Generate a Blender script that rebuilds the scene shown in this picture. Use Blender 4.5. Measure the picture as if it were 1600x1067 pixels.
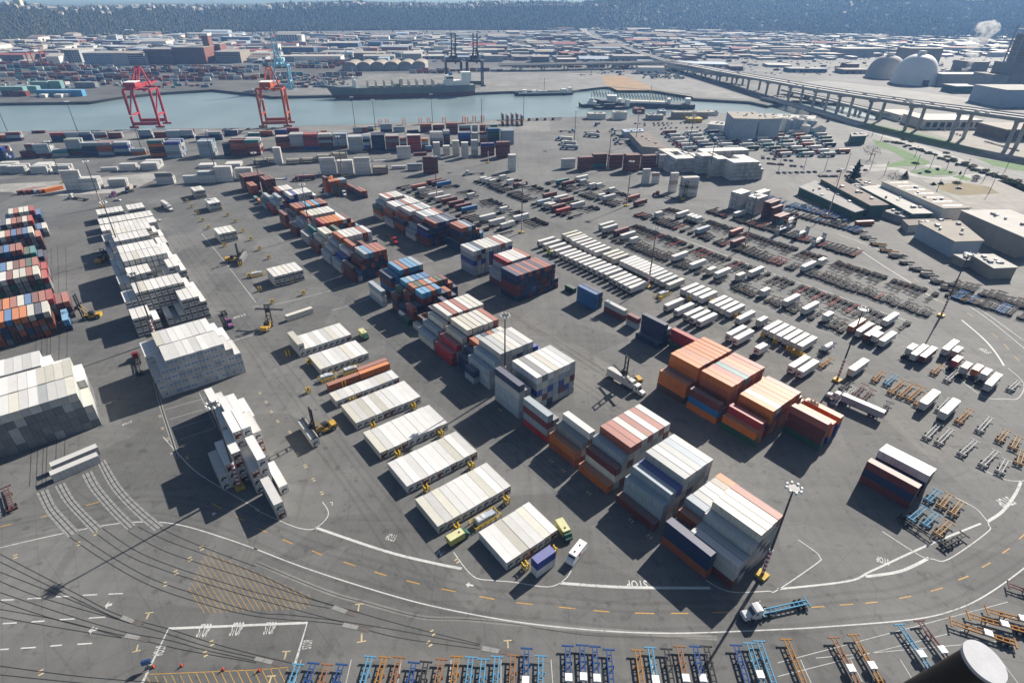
import bpy, math, random
from mathutils import Vector, Matrix
random.seed(7)
D = bpy.data
scene = bpy.context.scene
COL = scene.collection
for o in list(D.objects):
    D.objects.remove(o)
R = math.radians

# ------------------------------------------------------------------ camera
PW, PH = 1600.0, 1067.0
FPX, PITCH, ROLL, CAMH = 883.64, 0.543627, 0.0088936, 123.536
cam = D.cameras.new('camera')
camo = D.objects.new('camera', cam)
COL.objects.link(camo)
cam.sensor_width = 36.0
cam.lens = FPX / PW * 36.0
cam.clip_start = 0.2
cam.clip_end = 60000
_F = Vector((0, math.cos(PITCH), -math.sin(PITCH)))
_U0 = Vector((0, math.sin(PITCH), math.cos(PITCH)))
_X0 = Vector((1, 0, 0))
CX = _X0 * math.cos(ROLL) + _U0 * math.sin(ROLL)
CU = -_X0 * math.sin(ROLL) + _U0 * math.cos(ROLL)
camo.matrix_world = Matrix(((CX.x, CU.x, -_F.x, 0), (CX.y, CU.y, -_F.y, 0), (CX.z, CU.z, -_F.z, CAMH), (0, 0, 0, 1)))
scene.camera = camo

# ------------------------------------------------------------------ light
SUN_AZ = R(47.8)        # direction to the sun, counter-clockwise from +x
SUN_EL = R(33.5)
world = D.worlds.new('World')
scene.world = world
world.use_nodes = True
wn = world.node_tree.nodes
wl = world.node_tree.links
wn.clear()
sky = wn.new('ShaderNodeTexSky')
sky.sky_type = 'NISHITA'
sky.sun_disc = False
sky.sun_elevation = SUN_EL
sky.sun_rotation = math.pi / 2 - SUN_AZ
sky.altitude = 100
sky.air_density = 1.0
sky.dust_density = 1.5
sky.ozone_density = 1.2
bg = wn.new('ShaderNodeBackground')
bg.inputs['Strength'].default_value = 0.05
wo = wn.new('ShaderNodeOutputWorld')
wl.new(sky.outputs[0], bg.inputs[0])
wl.new(bg.outputs[0], wo.inputs[0])
sl = D.lights.new('sun', 'SUN')
sl.energy = 5.0
sl.angle = R(0.5)
sl.color = (1.0, 0.955, 0.89)
so = D.objects.new('sun', sl)
COL.objects.link(so)
sd = Vector((math.cos(SUN_AZ) * math.cos(SUN_EL), math.sin(SUN_AZ) * math.cos(SUN_EL), math.sin(SUN_EL)))
so.rotation_euler = sd.to_track_quat('Z', 'Y').to_euler()
so.location = (0, 0, 400)
scene.view_settings.view_transform = 'Standard'
scene.view_settings.look = 'None'
scene.view_settings.gamma = 1.0
scene.view_settings.use_curve_mapping = False
scene.view_settings.exposure = 0.8
scene.render.engine = 'CYCLES'
scene.cycles.volume_bounces = 1
scene.cycles.max_bounces = 6

# ------------------------------------------------------------------ places
def P(px, py, z=0.0):
    """world x, y of the point at height z that the surveyed photo position shows"""
    d = CX * ((px - PW / 2) / FPX) + CU * ((PH / 2 - py) / FPX) + _F
    t = (CAMH - z) / -d.z
    return Vector((d.x * t, d.y * t, z))
def proj(p):
    v = Vector(p) - Vector((0, 0, CAMH))
    w = v.dot(_F)
    return PW / 2 + FPX * v.dot(CX) / w, PH / 2 - FPX * v.dot(CU) / w
def hgt(b, t):
    """height of the upright whose foot shows at b and whose head shows at t"""
    g = P(*b)
    lo, hi = 0.0, 120.0
    for _ in range(50):
        m = (lo + hi) / 2
        if proj((g.x, g.y, m))[1] > t[1]: lo = m
        else: hi = m
    return lo
YA = R(38.0)                     # direction of the yard's rows
E1 = Vector((math.cos(YA), math.sin(YA), 0))
E2 = Vector((-math.sin(YA), math.cos(YA), 0))
def Y(u, v, z=0.0):
    p = E1 * u + E2 * v
    return Vector((p.x, p.y, z))
def toUV(p):
    return p.x * E1.x + p.y * E1.y, p.x * E2.x + p.y * E2.y
WA = R(10.4)                     # direction of the wharf

# ------------------------------------------------------------------ materials
M = {}
def _nt(name):
    m = D.materials.new(name)
    m.use_nodes = True
    nt = m.node_tree
    b = nt.nodes['Principled BSDF']
    M[name] = m
    return m, nt, nt.nodes, nt.links, b
def _noise(N, L, scale, detail=4, coord='Object', rough=0.6, vec=None):
    if vec is None:
        tc = N.new('ShaderNodeTexCoord'); vec = tc.outputs[coord]
    n = N.new('ShaderNodeTexNoise')
    n.inputs['Scale'].default_value = scale
    n.inputs['Detail'].default_value = detail
    n.inputs['Roughness'].default_value = rough
    L.new(vec, n.inputs['Vector'])
    return n.outputs['Fac']
def _ramp(N, L, fac, stops):
    r = N.new('ShaderNodeValToRGB')
    L.new(fac, r.inputs[0])
    e = r.color_ramp.elements
    while len(e) < len(stops): e.new(0.5)
    for k, (p, c) in enumerate(stops):
        e[k].position = p
        e[k].color = (c[0], c[1], c[2], 1) if not isinstance(c, (int, float)) else (c, c, c, 1)
    return r.outputs[0]
def _mix(N, L, fac, a, b, mode='MIX'):
    m = N.new('ShaderNodeMix'); m.data_type = 'RGBA'; m.blend_type = mode
    for i, s in ((0, fac), (6, a), (7, b)):
        if isinstance(s, (int, float)): m.inputs[i].default_value = s
        elif isinstance(s, (tuple, list)): m.inputs[i].default_value = (s[0], s[1], s[2], 1)
        else: L.new(s, m.inputs[i])
    return m.outputs[2]
def _math(N, L, op, a, b=0.0, clamp=False):
    m = N.new('ShaderNodeMath'); m.operation = op; m.use_clamp = clamp
    for i, s in ((0, a), (1, b)):
        if isinstance(s, (int, float)): m.inputs[i].default_value = s
        else: L.new(s, m.inputs[i])
    return m.outputs[0]
def mat(name, c, rough=0.6, var=0.25, scale=0.6, metal=0.0, spec=0.4):
    """a plain worn surface: colour with two scales of noise"""
    if name in M: return M[name]
    m, nt, N, L, b = _nt(name)
    n1 = _noise(N, L, scale, 5)
    n2 = _noise(N, L, scale * 9, 3)
    f = _math(N, L, 'ADD', _math(N, L, 'MULTIPLY', n1, 0.65), _math(N, L, 'MULTIPLY', n2, 0.35))
    lo = tuple(x * (1 - var) for x in c); hi = tuple(min(1, x * (1 + var)) for x in c)
    L.new(_ramp(N, L, f, [(0.3, lo), (0.7, hi)]), b.inputs['Base Color'])
    b.inputs['Roughness'].default_value = rough
    b.inputs['Metallic'].default_value = metal
    b.inputs['Specular IOR Level'].default_value = spec
    return m
def paint(name, src='OBJ', ribs=True, dusty=0.18, rough=0.5, rust=0.5, spec=0.35):
    """weathered paint in the colour of the object itself (or of the mesh's 'col' layer)"""
    m, nt, N, L, b = _nt(name)
    if src == 'OBJ':
        oi = N.new('ShaderNodeObjectInfo'); c = oi.outputs['Color']; rnd = oi.outputs['Random']
    else:
        at = N.new('ShaderNodeAttribute'); at.attribute_name = 'col'; c = at.outputs['Color']; rnd = None
    tc = N.new('ShaderNodeTexCoord'); v = tc.outputs['Object']
    if rnd is not None:
        va = N.new('ShaderNodeVectorMath'); va.operation = 'ADD'
        cx = N.new('ShaderNodeCombineXYZ'); k = _math(N, L, 'MULTIPLY', rnd, 200.0)
        L.new(k, cx.inputs[0]); L.new(k, cx.inputs[1]); L.new(v, va.inputs[0]); L.new(cx.outputs[0], va.inputs[1]); vv = va.outputs[0]
    else: vv = v
    n1 = _noise(N, L, 0.35, 5, vec=vv); n2 = _noise(N, L, 2.3, 5, vec=vv, rough=0.7)
    c = _mix(N, L, _math(N, L, 'MULTIPLY', n1, 0.5), c, _mix(N, L, 1.0, c, (0.55, 0.52, 0.5), 'MULTIPLY'))
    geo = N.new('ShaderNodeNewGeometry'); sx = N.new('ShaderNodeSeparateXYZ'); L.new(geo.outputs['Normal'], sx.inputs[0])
    up = _math(N, L, 'MULTIPLY', _math(N, L, 'GREATER_THAN', sx.outputs[2], 0.7), dusty)  # dusty: roof dust and fade, plus sun and sky sheen painted on upward faces
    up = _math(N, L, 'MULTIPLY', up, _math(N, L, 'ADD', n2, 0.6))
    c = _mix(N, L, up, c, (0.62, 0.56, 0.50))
    mps = N.new('ShaderNodeMapping'); mps.inputs['Scale'].default_value = (2.2, 2.2, 0.18); L.new(vv, mps.inputs['Vector'])
    stn = _noise(N, L, 1.0, 4, vec=mps.outputs[0]); sxn = N.new('ShaderNodeMath'); sxn.operation = 'LESS_THAN'; L.new(sx.outputs[2], sxn.inputs[0]); sxn.inputs[1].default_value = 0.5
    stf = _math(N, L, 'MULTIPLY', _ramp(N, L, stn, [(0.45, 0.0), (0.75, 1.0)]), _math(N, L, 'MULTIPLY', sxn.outputs[0], 0.55))
    c = _mix(N, L, stf, c, _mix(N, L, 1.0, c, (0.5, 0.44, 0.38), 'MULTIPLY'))
    rs = _ramp(N, L, n2, [(0.64, 0.0), (0.72, 1.0)])
    c = _mix(N, L, _math(N, L, 'MULTIPLY', rs, rust), c, (0.17, 0.075, 0.03))
    L.new(c, b.inputs['Base Color'])
    b.inputs['Roughness'].default_value = rough
    b.inputs['Specular IOR Level'].default_value = spec
    if ribs:
        w = N.new('ShaderNodeTexWave'); w.wave_type = 'BANDS'; w.bands_direction = 'X'; w.inputs['Scale'].default_value = 1.12
        L.new(v, w.inputs['Vector'])
        bp = N.new('ShaderNodeBump'); bp.inputs['Strength'].default_value = 0.35; bp.inputs['Distance'].default_value = 0.05
        L.new(w.outputs['Fac'], bp.inputs['Height']); L.new(bp.outputs[0], b.inputs['Normal'])
    return m

# ------------------------------------------------------------------ meshes and objects
class MB:
    """collects shapes for one mesh"""
    def __init__(s): s.v = []; s.f = []; s.m = []; s.c = []
    def add(s, vs, fs, mi=0, col=None):
        o = len(s.v); s.v += [tuple(x) for x in vs]
        for f in fs: s.f.append([o + i for i in f]); s.m.append(mi); s.c.append(col)
    def box(s, x0, x1, y0, y1, z0, z1, mi=0, T=None, col=None):
        vs = [Vector(p) for p in ((x0, y0, z0), (x1, y0, z0), (x1, y1, z0), (x0, y1, z0), (x0, y0, z1), (x1, y0, z1), (x1, y1, z1), (x0, y1, z1))]
        if T is not None: vs = [T @ p for p in vs]
        s.add(vs, [(3, 2, 1, 0), (4, 5, 6, 7), (0, 1, 5, 4), (1, 2, 6, 5), (2, 3, 7, 6), (3, 0, 4, 7)], mi, col)
    def prism(s, pts, z0, z1, mi=0, mt=None, col=None):
        """plan outline pts (counter-clockwise) between two heights; z1 may be a list"""
        n = len(pts)
        zt = z1 if isinstance(z1, (list, tuple)) else [z1] * n
        zb = z0 if isinstance(z0, (list, tuple)) else [z0] * n
        s.add([(p[0], p[1], zb[i]) for i, p in enumerate(pts)] + [(p[0], p[1], zt[i]) for i, p in enumerate(pts)],
              [tuple(range(n - 1, -1, -1))] + [(i, (i + 1) % n, n + (i + 1) % n, n + i) for i in range(n)], mi, col)
        s.add([(p[0], p[1], zt[i]) for i, p in enumerate(pts)], [tuple(range(n))], mi if mt is None else mt, col)
    def profile(s, pts, y0, y1, mi=0, T=None, col=None):
        """x-z outline pts (clockwise seen from -y is outward) swept along y"""
        n = len(pts)
        vs = [Vector((p[0], y0, p[1])) for p in pts] + [Vector((p[0], y1, p[1])) for p in pts]
        if T is not None: vs = [T @ p for p in vs]
        s.add(vs, [tuple(range(n)), tuple(range(2 * n - 1, n - 1, -1))] + [((i + 1) % n, i, n + i, n + (i + 1) % n) for i in range(n)], mi, col)
    def bar(s, a, b, w, h=None, mi=0, col=None):
        """square bar between two points"""
        a = Vector(a); b = Vector(b); h = h or w
        d = (b - a)
        if d.length < 1e-6: return
        d.normalize()
        up = Vector((0, 0, 1)) if abs(d.z) < 0.95 else Vector((1, 0, 0))
        x = d.cross(up).normalized() * (w / 2); y = x.normalized().cross(d) * (h / 2)
        vs = [a - x - y, a + x - y, a + x + y, a - x + y, b - x - y, b + x - y, b + x + y, b - x + y]
        s.add(vs, [(3, 2, 1, 0), (4, 5, 6, 7), (0, 1, 5, 4), (1, 2, 6, 5), (2, 3, 7, 6), (3, 0, 4, 7)], mi, col)
    def tube(s, a, b, r0, r1=None, n=8, mi=0, caps=True, col=None):
        a = Vector(a); b = Vector(b); r1 = r0 if r1 is None else r1
        d = (b - a).normalized()
        up = Vector((0, 0, 1)) if abs(d.z) < 0.95 else Vector((1, 0, 0))
        x = d.cross(up).normalized(); y = x.cross(d)
        vs = []
        for c, r in ((a, r0), (b, r1)):
            for i in range(n):
                t = 2 * math.pi * i / n
                vs.append(c + (x * math.cos(t) + y * math.sin(t)) * r)
        fs = [((i + 1) % n, i, n + i, n + (i + 1) % n) for i in range(n)]
        if caps: fs += [tuple(range(n)), tuple(range(2 * n - 1, n - 1, -1))]
        s.add(vs, fs, mi, col)
    def strip(s, pts, w, z=0.02, mi=0):
        """flat ribbon along a plan polyline"""
        n = len(pts); vs = []
        for i in range(n):
            a = Vector(pts[max(0, i - 1)][:2]); b = Vector(pts[min(n - 1, i + 1)][:2])
            d = (b - a).normalized(); q = Vector((-d.y, d.x)) * (w / 2); c = Vector(pts[i][:2])
            zz = pts[i][2] if len(pts[i]) > 2 and z is None else z
            vs += [(c.x - q.x, c.y - q.y, zz), (c.x + q.x, c.y + q.y, zz)]
        s.add(vs, [(2 * i, 2 * i + 2, 2 * i + 3, 2 * i + 1) for i in range(n - 1)], mi)
    def mesh(s, name, mats, smooth=False):
        me = D.meshes.new(name)
        me.from_pydata(s.v, [], s.f)
        for m in mats: me.materials.append(m)
        if len(mats) > 1: me.polygons.foreach_set('material_index', s.m)
        if any(c is not None for c in s.c):
            at = me.color_attributes.new('col', 'FLOAT_COLOR', 'CORNER')
            buf = []
            for f, c in zip(s.f, s.c):
                c = c or (0.5, 0.5, 0.5)
                buf += [c[0], c[1], c[2], 1.0] * len(f)
            at.data.foreach_set('color', buf)
        if smooth: me.polygons.foreach_set('use_smooth', [True] * len(me.polygons))
        me.update()
        return me
    def build(s, name, mats, parent=None, smooth=False, **k):
        if not isinstance(mats, (list, tuple)): mats = [mats]
        return obj(name, s.mesh(name, mats, smooth), parent, **k)
def obj(name, me, parent=None, loc=None, rot=None, color=None):
    o = D.objects.new(name, me); COL.objects.link(o)
    if parent is not None: o.parent = parent
    if loc is not None: o.location = loc
    if rot is not None: o.rotation_euler = (0, 0, rot)
    if color is not None: o.color = (color[0], color[1], color[2], 1)
    return o
def tag(o, label, cat, group=None):
    o['label'] = label; o['category'] = cat
    if group: o['group'] = group
    return o
def thing(name, label, cat, loc=(0, 0, 0), rot=0.0, group=None):
    o = D.objects.new(name, None); COL.objects.link(o)
    o.empty_display_size = 0.5; o.location = loc; o.rotation_euler = (0, 0, rot)
    return tag(o, label, cat, group)
def struct(o):
    o['kind'] = 'structure'; return o
def stuff(o):
    o['kind'] = 'stuff'; return o
ONES = ['', 'first', 'second', 'third', 'fourth', 'fifth', 'sixth', 'seventh', 'eighth', 'ninth', 'tenth', 'eleventh', 'twelfth', 'thirteenth', 'fourteenth', 'fifteenth', 'sixteenth', 'seventeenth', 'eighteenth', 'nineteenth']
TENS = ['', '', 'twent', 'thirt', 'fort', 'fift', 'sixt', 'sevent', 'eight', 'ninet']
def nth(n):
    if n < 20: return ONES[n]
    if n >= 100: return '%dth' % n
    return TENS[n // 10] + ('ieth' if n % 10 == 0 else 'y-' + ONES[n % 10])

# ================================================================== SETTING
def asphalt(name, lo, hi, scale=0.02, streak=0.25, cracks=0.5):
    m, nt, N, L, b = _nt(name)
    big = _noise(N, L, scale, 6, rough=0.65)
    fine = _noise(N, L, 1.7, 6, rough=0.75)
    tc = N.new('ShaderNodeTexCoord')
    mp = N.new('ShaderNodeMapping'); mp.inputs['Rotation'].default_value = (0, 0, -YA); mp.inputs['Scale'].default_value = (0.012, 0.35, 1)
    L.new(tc.outputs['Object'], mp.inputs['Vector'])
    st1 = _noise(N, L, 1.0, 5, vec=mp.outputs[0])
    mp2 = N.new('ShaderNodeMapping'); mp2.inputs['Rotation'].default_value = (0, 0, -YA); mp2.inputs['Scale'].default_value = (0.35, 0.010, 1)
    L.new(tc.outputs['Object'], mp2.inputs['Vector'])
    st2 = _noise(N, L, 1.0, 5, vec=mp2.outputs[0])
    f = _math(N, L, 'ADD', _math(N, L, 'MULTIPLY', big, 0.45), _math(N, L, 'MULTIPLY', fine, 0.2))
    f = _math(N, L, 'ADD', f, _math(N, L, 'MULTIPLY', st1, 0.17)); f = _math(N, L, 'ADD', f, _math(N, L, 'MULTIPLY', st2, 0.18))
    c = _ramp(N, L, f, [(0.40, lo), (0.5, tuple((x + y) / 2 for x, y in zip(lo, hi))), (0.61, hi)])
    # oil spots and patches
    sp = _noise(N, L, 0.33, 3, rough=0.5)
    c = _mix(N, L, _math(N, L, 'MULTIPLY', _ramp(N, L, sp, [(0.60, 0.0), (0.70, 1.0)]), 0.45), c, tuple(x * 0.45 for x in lo))
    # joints between paving bays
    vo = N.new('ShaderNodeTexVoronoi'); vo.feature = 'DISTANCE_TO_EDGE'; vo.inputs['Scale'].default_value = 0.055; vo.inputs['Randomness'].default_value = 0.9
    L.new(tc.outputs['Object'], vo.inputs['Vector'])
    cr = _ramp(N, L, vo.outputs['Distance'], [(0.0, 1.0), (0.012, 0.0)])
    c = _mix(N, L, _math(N, L, 'MULTIPLY', cr, cracks * 0.5), c, tuple(x * 0.5 for x in lo))
    # straight construction joints along and across the rows
    mp3 = N.new('ShaderNodeMapping'); mp3.inputs['Rotation'].default_value = (0, 0, -YA); L.new(tc.outputs['Object'], mp3.inputs['Vector'])
    sx_ = N.new('ShaderNodeSeparateXYZ'); L.new(mp3.outputs[0], sx_.inputs[0])
    for ax_, per in ((0, 7.4), (1, 23.0)):
        fr = _math(N, L, 'FRACT', _math(N, L, 'DIVIDE', sx_.outputs[ax_], per)); jn = _math(N, L, 'LESS_THAN', fr, 0.13 / per)
        c = _mix(N, L, _math(N, L, 'MULTIPLY', jn, _math(N, L, 'MULTIPLY', big, 0.55)), c, tuple(x * 0.4 for x in lo))
    # repaired patches of another tone
    vp = N.new('ShaderNodeTexVoronoi'); vp.inputs['Scale'].default_value = 0.045; L.new(mp3.outputs[0], vp.inputs['Vector'])
    sc_ = N.new('ShaderNodeSeparateColor'); L.new(vp.outputs['Color'], sc_.inputs[0])
    c = _mix(N, L, 1.0, c, _ramp(N, L, sc_.outputs[0], [(0.0, 0.84), (0.5, 1.0), (1.0, 1.1)]), 'MULTIPLY')
    L.new(c, b.inputs['Base Color'])
    b.inputs['Roughness'].default_value = 0.84
    b.inputs['Specular IOR Level'].default_value = 0.4
    bp = N.new('ShaderNodeBump'); bp.inputs['Strength'].default_value = 0.15; bp.inputs['Distance'].default_value = 0.05
    L.new(fine, bp.inputs['Height']); L.new(bp.outputs[0], b.inputs['Normal'])
    return m
asphalt('asphalt', (0.083, 0.0825, 0.079), (0.148, 0.146, 0.139))
asphalt('old_asphalt', (0.12, 0.118, 0.112), (0.21, 0.206, 0.195), 0.03)
asphalt('pad_asphalt', (0.088, 0.085, 0.079), (0.152, 0.147, 0.136), 0.03)
asphalt('concrete', (0.20, 0.195, 0.18), (0.33, 0.32, 0.30), 0.04)
asphalt('city_ground', (0.05, 0.05, 0.05), (0.13, 0.13, 0.125), 0.012)
def worn_paint(name, c):
    m, nt, N, L, b = _nt(name)
    n1 = _noise(N, L, 1.3, 6, rough=0.8); n2 = _noise(N, L, 0.08, 3)
    f = _math(N, L, 'ADD', _math(N, L, 'MULTIPLY', n1, 0.7), _math(N, L, 'MULTIPLY', n2, 0.3))
    L.new(_ramp(N, L, f, [(0.36, (0.13, 0.128, 0.122)), (0.46, tuple(x * 0.75 for x in c)), (0.62, c)]), b.inputs['Base Color']); b.inputs['Roughness'].default_value = 0.75
worn_paint('road_white', (0.55, 0.55, 0.53))
worn_paint('road_yellow', (0.5, 0.28, 0.05))
worn_paint('road_cream', (0.55, 0.44, 0.24))
mat('grass', (0.055, 0.125, 0.018), 0.9, 0.45, 0.15)
mat('dry_grass', (0.16, 0.125, 0.055), 0.9, 0.4, 0.08)
mat('soil', (0.26, 0.17, 0.09), 0.9, 0.3, 0.05)
mat('gravel', (0.24, 0.225, 0.20), 0.9, 0.3, 0.12)
mat('rail_steel', (0.055, 0.05, 0.045), 0.45, 0.3, 2, 0.6)
mat('slab', (0.21, 0.21, 0.20), 0.8, 0.2, 0.6)
mat('dark_slab', (0.10, 0.085, 0.08), 0.8, 0.3, 0.6)
mat('riprap', (0.07, 0.066, 0.06), 0.9, 0.5, 0.4)
m_, nt_, N_, L_, b_ = _nt('water')
b_.inputs['Base Color'].default_value = (0.05, 0.098, 0.092, 1)
b_.inputs['Roughness'].default_value = 0.28
b_.inputs['IOR'].default_value = 1.33
nw = _noise(N_, L_, 0.10, 4); nw2 = _noise(N_, L_, 0.012, 3)
bp_ = N_.new('ShaderNodeBump'); bp_.inputs['Strength'].default_value = 0.35; bp_.inputs['Distance'].default_value = 0.6
L_.new(nw, bp_.inputs['Height']); L_.new(bp_.outputs[0], b_.inputs['Normal'])
L_.new(_ramp(N_, L_, nw2, [(0.35, (0.15, 0.205, 0.215)), (0.65, (0.19, 0.25, 0.26))]), b_.inputs['Base Color'])

def pts(*a): return [P(x, y).to_2d() for x, y in a]
near_bank = pts((0, 206), (200, 203), (400, 200), (600, 193), (800, 187), (860, 184), (930, 181.5), (1130, 177), (1215, 181), (1290, 185), (1372, 189), (1388, 186))
far_bank = pts((0, 161), (140, 159), (200, 150), (250, 145), (332, 140), (400, 147), (425, 151), (520, 149), (745, 145), (800, 142.5), (897, 142), (922, 137), (947, 136), (1020, 142), (1080, 149), (1084, 154), (1172, 159), (1200, 165), (1240, 157), (1330, 163), (1388, 183))
wd = Vector((math.cos(WA), math.sin(WA)))
nb0 = near_bank[0] - wd * 2600
fb0 = far_bank[0] - wd * 2700
mid = Vector((near_bank[-1].x + 1.5, (near_bank[-1].y + far_bank[-1].y) / 2))
mb = MB()
outer = [(-9000, -400), (6000, -400), (6000, mid.y), (mid.x, mid.y)] + [tuple(p) for p in reversed(near_bank)] + [tuple(nb0), (-9000, nb0.y)]
mb.prism(outer, -7, 0.0)
ground = struct(mb.build('ground', M['asphalt']))
mb = MB()
outer = [tuple(fb0)] + [tuple(p) for p in far_bank] + [(mid.x, mid.y + 0.05), (6000, mid.y + 0.05), (26000, 2500), (26000, 30000), (-26000, 30000), (-26000, fb0.y), (-9000, fb0.y)]
mb.prism(outer, -7, -0.02)
far_ground = struct(mb.build('far_ground', M['city_ground']))
mb = MB()
mb.add([(-9000, 50, -3.6), (1500, 50, -3.6), (1500, 1500, -3.6), (-9000, 1500, -3.6)], [(0, 1, 2, 3)])
water = struct(mb.build('water', M['water']))

def sheet(name, mname, poly, z=0.008):
    mb = MB(); mb.add([(p[0], p[1], z) for p in poly], [tuple(range(len(poly)))])
    o = struct(mb.build(name, M[mname]))
    return o
def smooth(pl, n=6):
    """Catmull-Rom through the plan points"""
    q = [Vector(p[:2]) for p in pl]; out = []
    for i in range(len(q) - 1):
        a, b, c, d = q[max(0, i - 1)], q[i], q[i + 1], q[min(len(q) - 1, i + 2)]
        for k in range(n):
            t = k / n
            out.append(0.5 * ((2 * b) + (c - a) * t + (2 * a - 5 * b + 4 * c - d) * t * t + (3 * b - a - 3 * c + d) * t * t * t))
    out.append(q[-1])
    return out
asphalt('worn_asphalt', (0.071, 0.0705, 0.068), (0.128, 0.126, 0.12))
def line(name, mname, pl, w, z=0.016, n=6):
    mb = MB(); mb.strip(smooth(pl, n) if n else pl, w, z)
    return struct(mb.build(name, M[mname]))
def S(x, y, s, ox, oy): return (ox + x / s, oy + y / s)

# paving fields
sheet('concrete_apron', 'old_asphalt', pts((0, 206.5), (200, 203.5), (400, 200.5), (600, 193.5), (800, 187.5), (860, 184.5), (860, 205), (600, 214), (300, 222), (0, 226)))
sheet('concrete_strip', 'concrete', pts((0, 288), (95, 283), (260, 268), (262, 272), (200, 300), (95, 306), (0, 300)), 0.012)
sheet('storage_pad', 'pad_asphalt', [Y(124, 60), Y(146, 60), Y(146, 330), Y(124, 330)], 0.012)
sheet('chassis_pad', 'pad_asphalt', [Y(188, 20), Y(222, 20), Y(222, 250), Y(188, 250)], 0.012)
sheet('rear_yard', 'pad_asphalt', pts((1180, 300), (1330, 255), (1400, 250), (1600, 330), (1600, 470), (1420, 420), (1240, 345)), 0.008)

# lane lines of the curving main lane
g = lambda *a: [P(*S(x, y, 4, ox, oy)).to_2d() for ox, oy, x, y in a]
line('lane_line', 'road_white', g((0, 600, -260, 1090), (0, 600, 0, 1022), (0, 600, 380, 935), (0, 600, 700, 875), (0, 600, 950, 860), (0, 600, 1150, 885), (0, 600, 1400, 960), (0, 600, 1600, 1030), (400, 820, 0, 150), (400, 820, 300, 265), (400, 820, 700, 395), (400, 820, 1100, 505), (400, 820, 1600, 600), (800, 820, 500, 655), (800, 820, 1000, 675), (800, 820, 1600, 655), (1200, 820, 400, 632), (1200, 820, 900, 590), (1200, 820, 1150, 535), (1200, 820, 1350, 445), (1200, 820, 1600, 270), (1200, 820, 1900, 20)), 0.30)
line('lane_line', 'road_white', g((0, 600, 1020, 330), (0, 600, 1110, 430), (0, 600, 1250, 565), (0, 600, 1600, 775), (400, 600, 0, 785), (400, 600, 200, 875), (400, 600, 300, 905), (400, 600, 370, 900), (400, 600, 440, 840), (400, 600, 450, 790), (400, 600, 415, 735)), 0.24)
line('stop_line', 'road_white', g((400, 820, 370, 15), (400, 820, 800, 160), (400, 820, 1100, 235), (400, 820, 1285, 272)), 0.75)
line('lane_line', 'road_white', g((400, 820, 1235, 170), (400, 820, 1355, 318), (400, 820, 1480, 345), (800, 820, 0, 355), (800, 820, 200, 385), (800, 820, 280, 372), (800, 820, 340, 330), (800, 820, 370, 285)), 0.24)
line('stop_line', 'road_white', g((800, 820, 300, 362), (800, 820, 700, 388), (800, 820, 1240, 393)), 0.75)
line('lane_line', 'road_white', g((800, 820, 1210, 343), (800, 820, 1300, 395), (800, 820, 1400, 420), (800, 820, 1600, 412), (1200, 820, 60, 405), (1200, 820, 310, 235), (1200, 820, 325, 205), (1200, 820, 300, 170), (1200, 820, 190, 92)), 0.24)
line('stop_line', 'road_white', g((1200, 820, 60, 400), (1200, 820, 500, 350), (1200, 820, 650, 285), (1200, 820, 1000, 125), (1200, 820, 1330, -10)), 0.5)
line('stop_line', 'road_white', g((1200, 820, 610, 322), (1200, 820, 800, 295), (1200, 820, 910, 255), (1200, 820, 1005, 205)), 0.75)
line('lane_line', 'road_white', g((1200, 820, 715, 40), (1200, 820, 950, 190), (1200, 820, 1030, 212), (1200, 820, 1130, 212), (1200, 820, 1370, 45), (1200, 600, 1380, 880), (1200, 600, 1350, 830), (1200, 600, 1290, 770), (1200, 600, 1165, 705)), 0.24)
line('stop_line', 'road_white', g((1200, 600, 1370, 860), (1200, 600, 1470, 790), (1200, 600, 1550, 680), (1200, 600, 1580, 610)), 0.75)
line('lane_line', 'road_white', g((1200, 600, 1365, 545), (1200, 600, 1480, 595), (1200, 600, 1570, 605), (1200, 600, 1640, 590), (1200, 600, 1700, 540)), 0.24)
line('lane_line', 'road_white', g((1200, 600, 1200, -30), (1200, 600, 1350, 80), (1200, 600, 1480, 92), (1200, 600, 1560, 90), (1200, 360, 1600, 985), (1200, 360, 1580, 930), (1200, 360, 1500, 860)), 0.24)
line('stop_line', 'road_white', g((1200, 360, 1210, 560), (1200, 360, 1340, 670), (1200, 360, 1420, 760), (1200, 360, 1475, 845)), 0.7)
line('lane_line', 'road_white', g((1200, 360, 560, 105), (1200, 360, 600, 140), (1200, 360, 720, 220), (1200, 360, 880, 320), (1200, 360, 990, 395), (1200, 360, 1060, 440)), 0.45)
line('lane_line', 'road_white', g((1200, 360, 430, 20), (1200, 360, 800, 165), (1200, 360, 1120, 365), (1200, 360, 1350, 510), (1200, 360, 1600, 690), (1200, 360, 1800, 850)), 0.28)
line('lane_line', 'road_white', g((1200, 360, 840, 205), (1200, 360, 1120, 385), (1200, 360, 1350, 535), (1200, 360, 1600, 735), (1200, 360, 1750, 860)), 0.28)
line('lane_line', 'road_white', g((800, 360, 1030, 40), (800, 360, 1330, 155), (800, 360, 1600, 260), (1200, 360, 380, 390), (1200, 360, 620, 480), (1200, 360, 890, 572)), 0.4)
line('lane_line', 'road_white', g((400, 360, -50, 480), (400, 360, 150, 455), (400, 360, 380, 400), (400, 360, 620, 330)), 0.24)
line('lane_line', 'road_white', g((400, 360, 470, 500), (400, 360, 600, 465), (400, 360, 715, 420)), 0.24)
line('lane_line', 'road_white', g((400, 360, 980, 215), (400, 360, 1100, 190), (400, 360, 1270, 155)), 0.24)
line('lane_line', 'road_white', g((0, 360, 1440, 700), (0, 360, 1520, 670), (0, 360, 1600, 650), (400, 360, 50, 630)), 0.3)
line('lane_line', 'road_white', g((0, 360, 1260, 20), (0, 360, 1400, 190), (0, 360, 1500, 320), (0, 360, 1600, 450)), 0.22, n=0)
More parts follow.
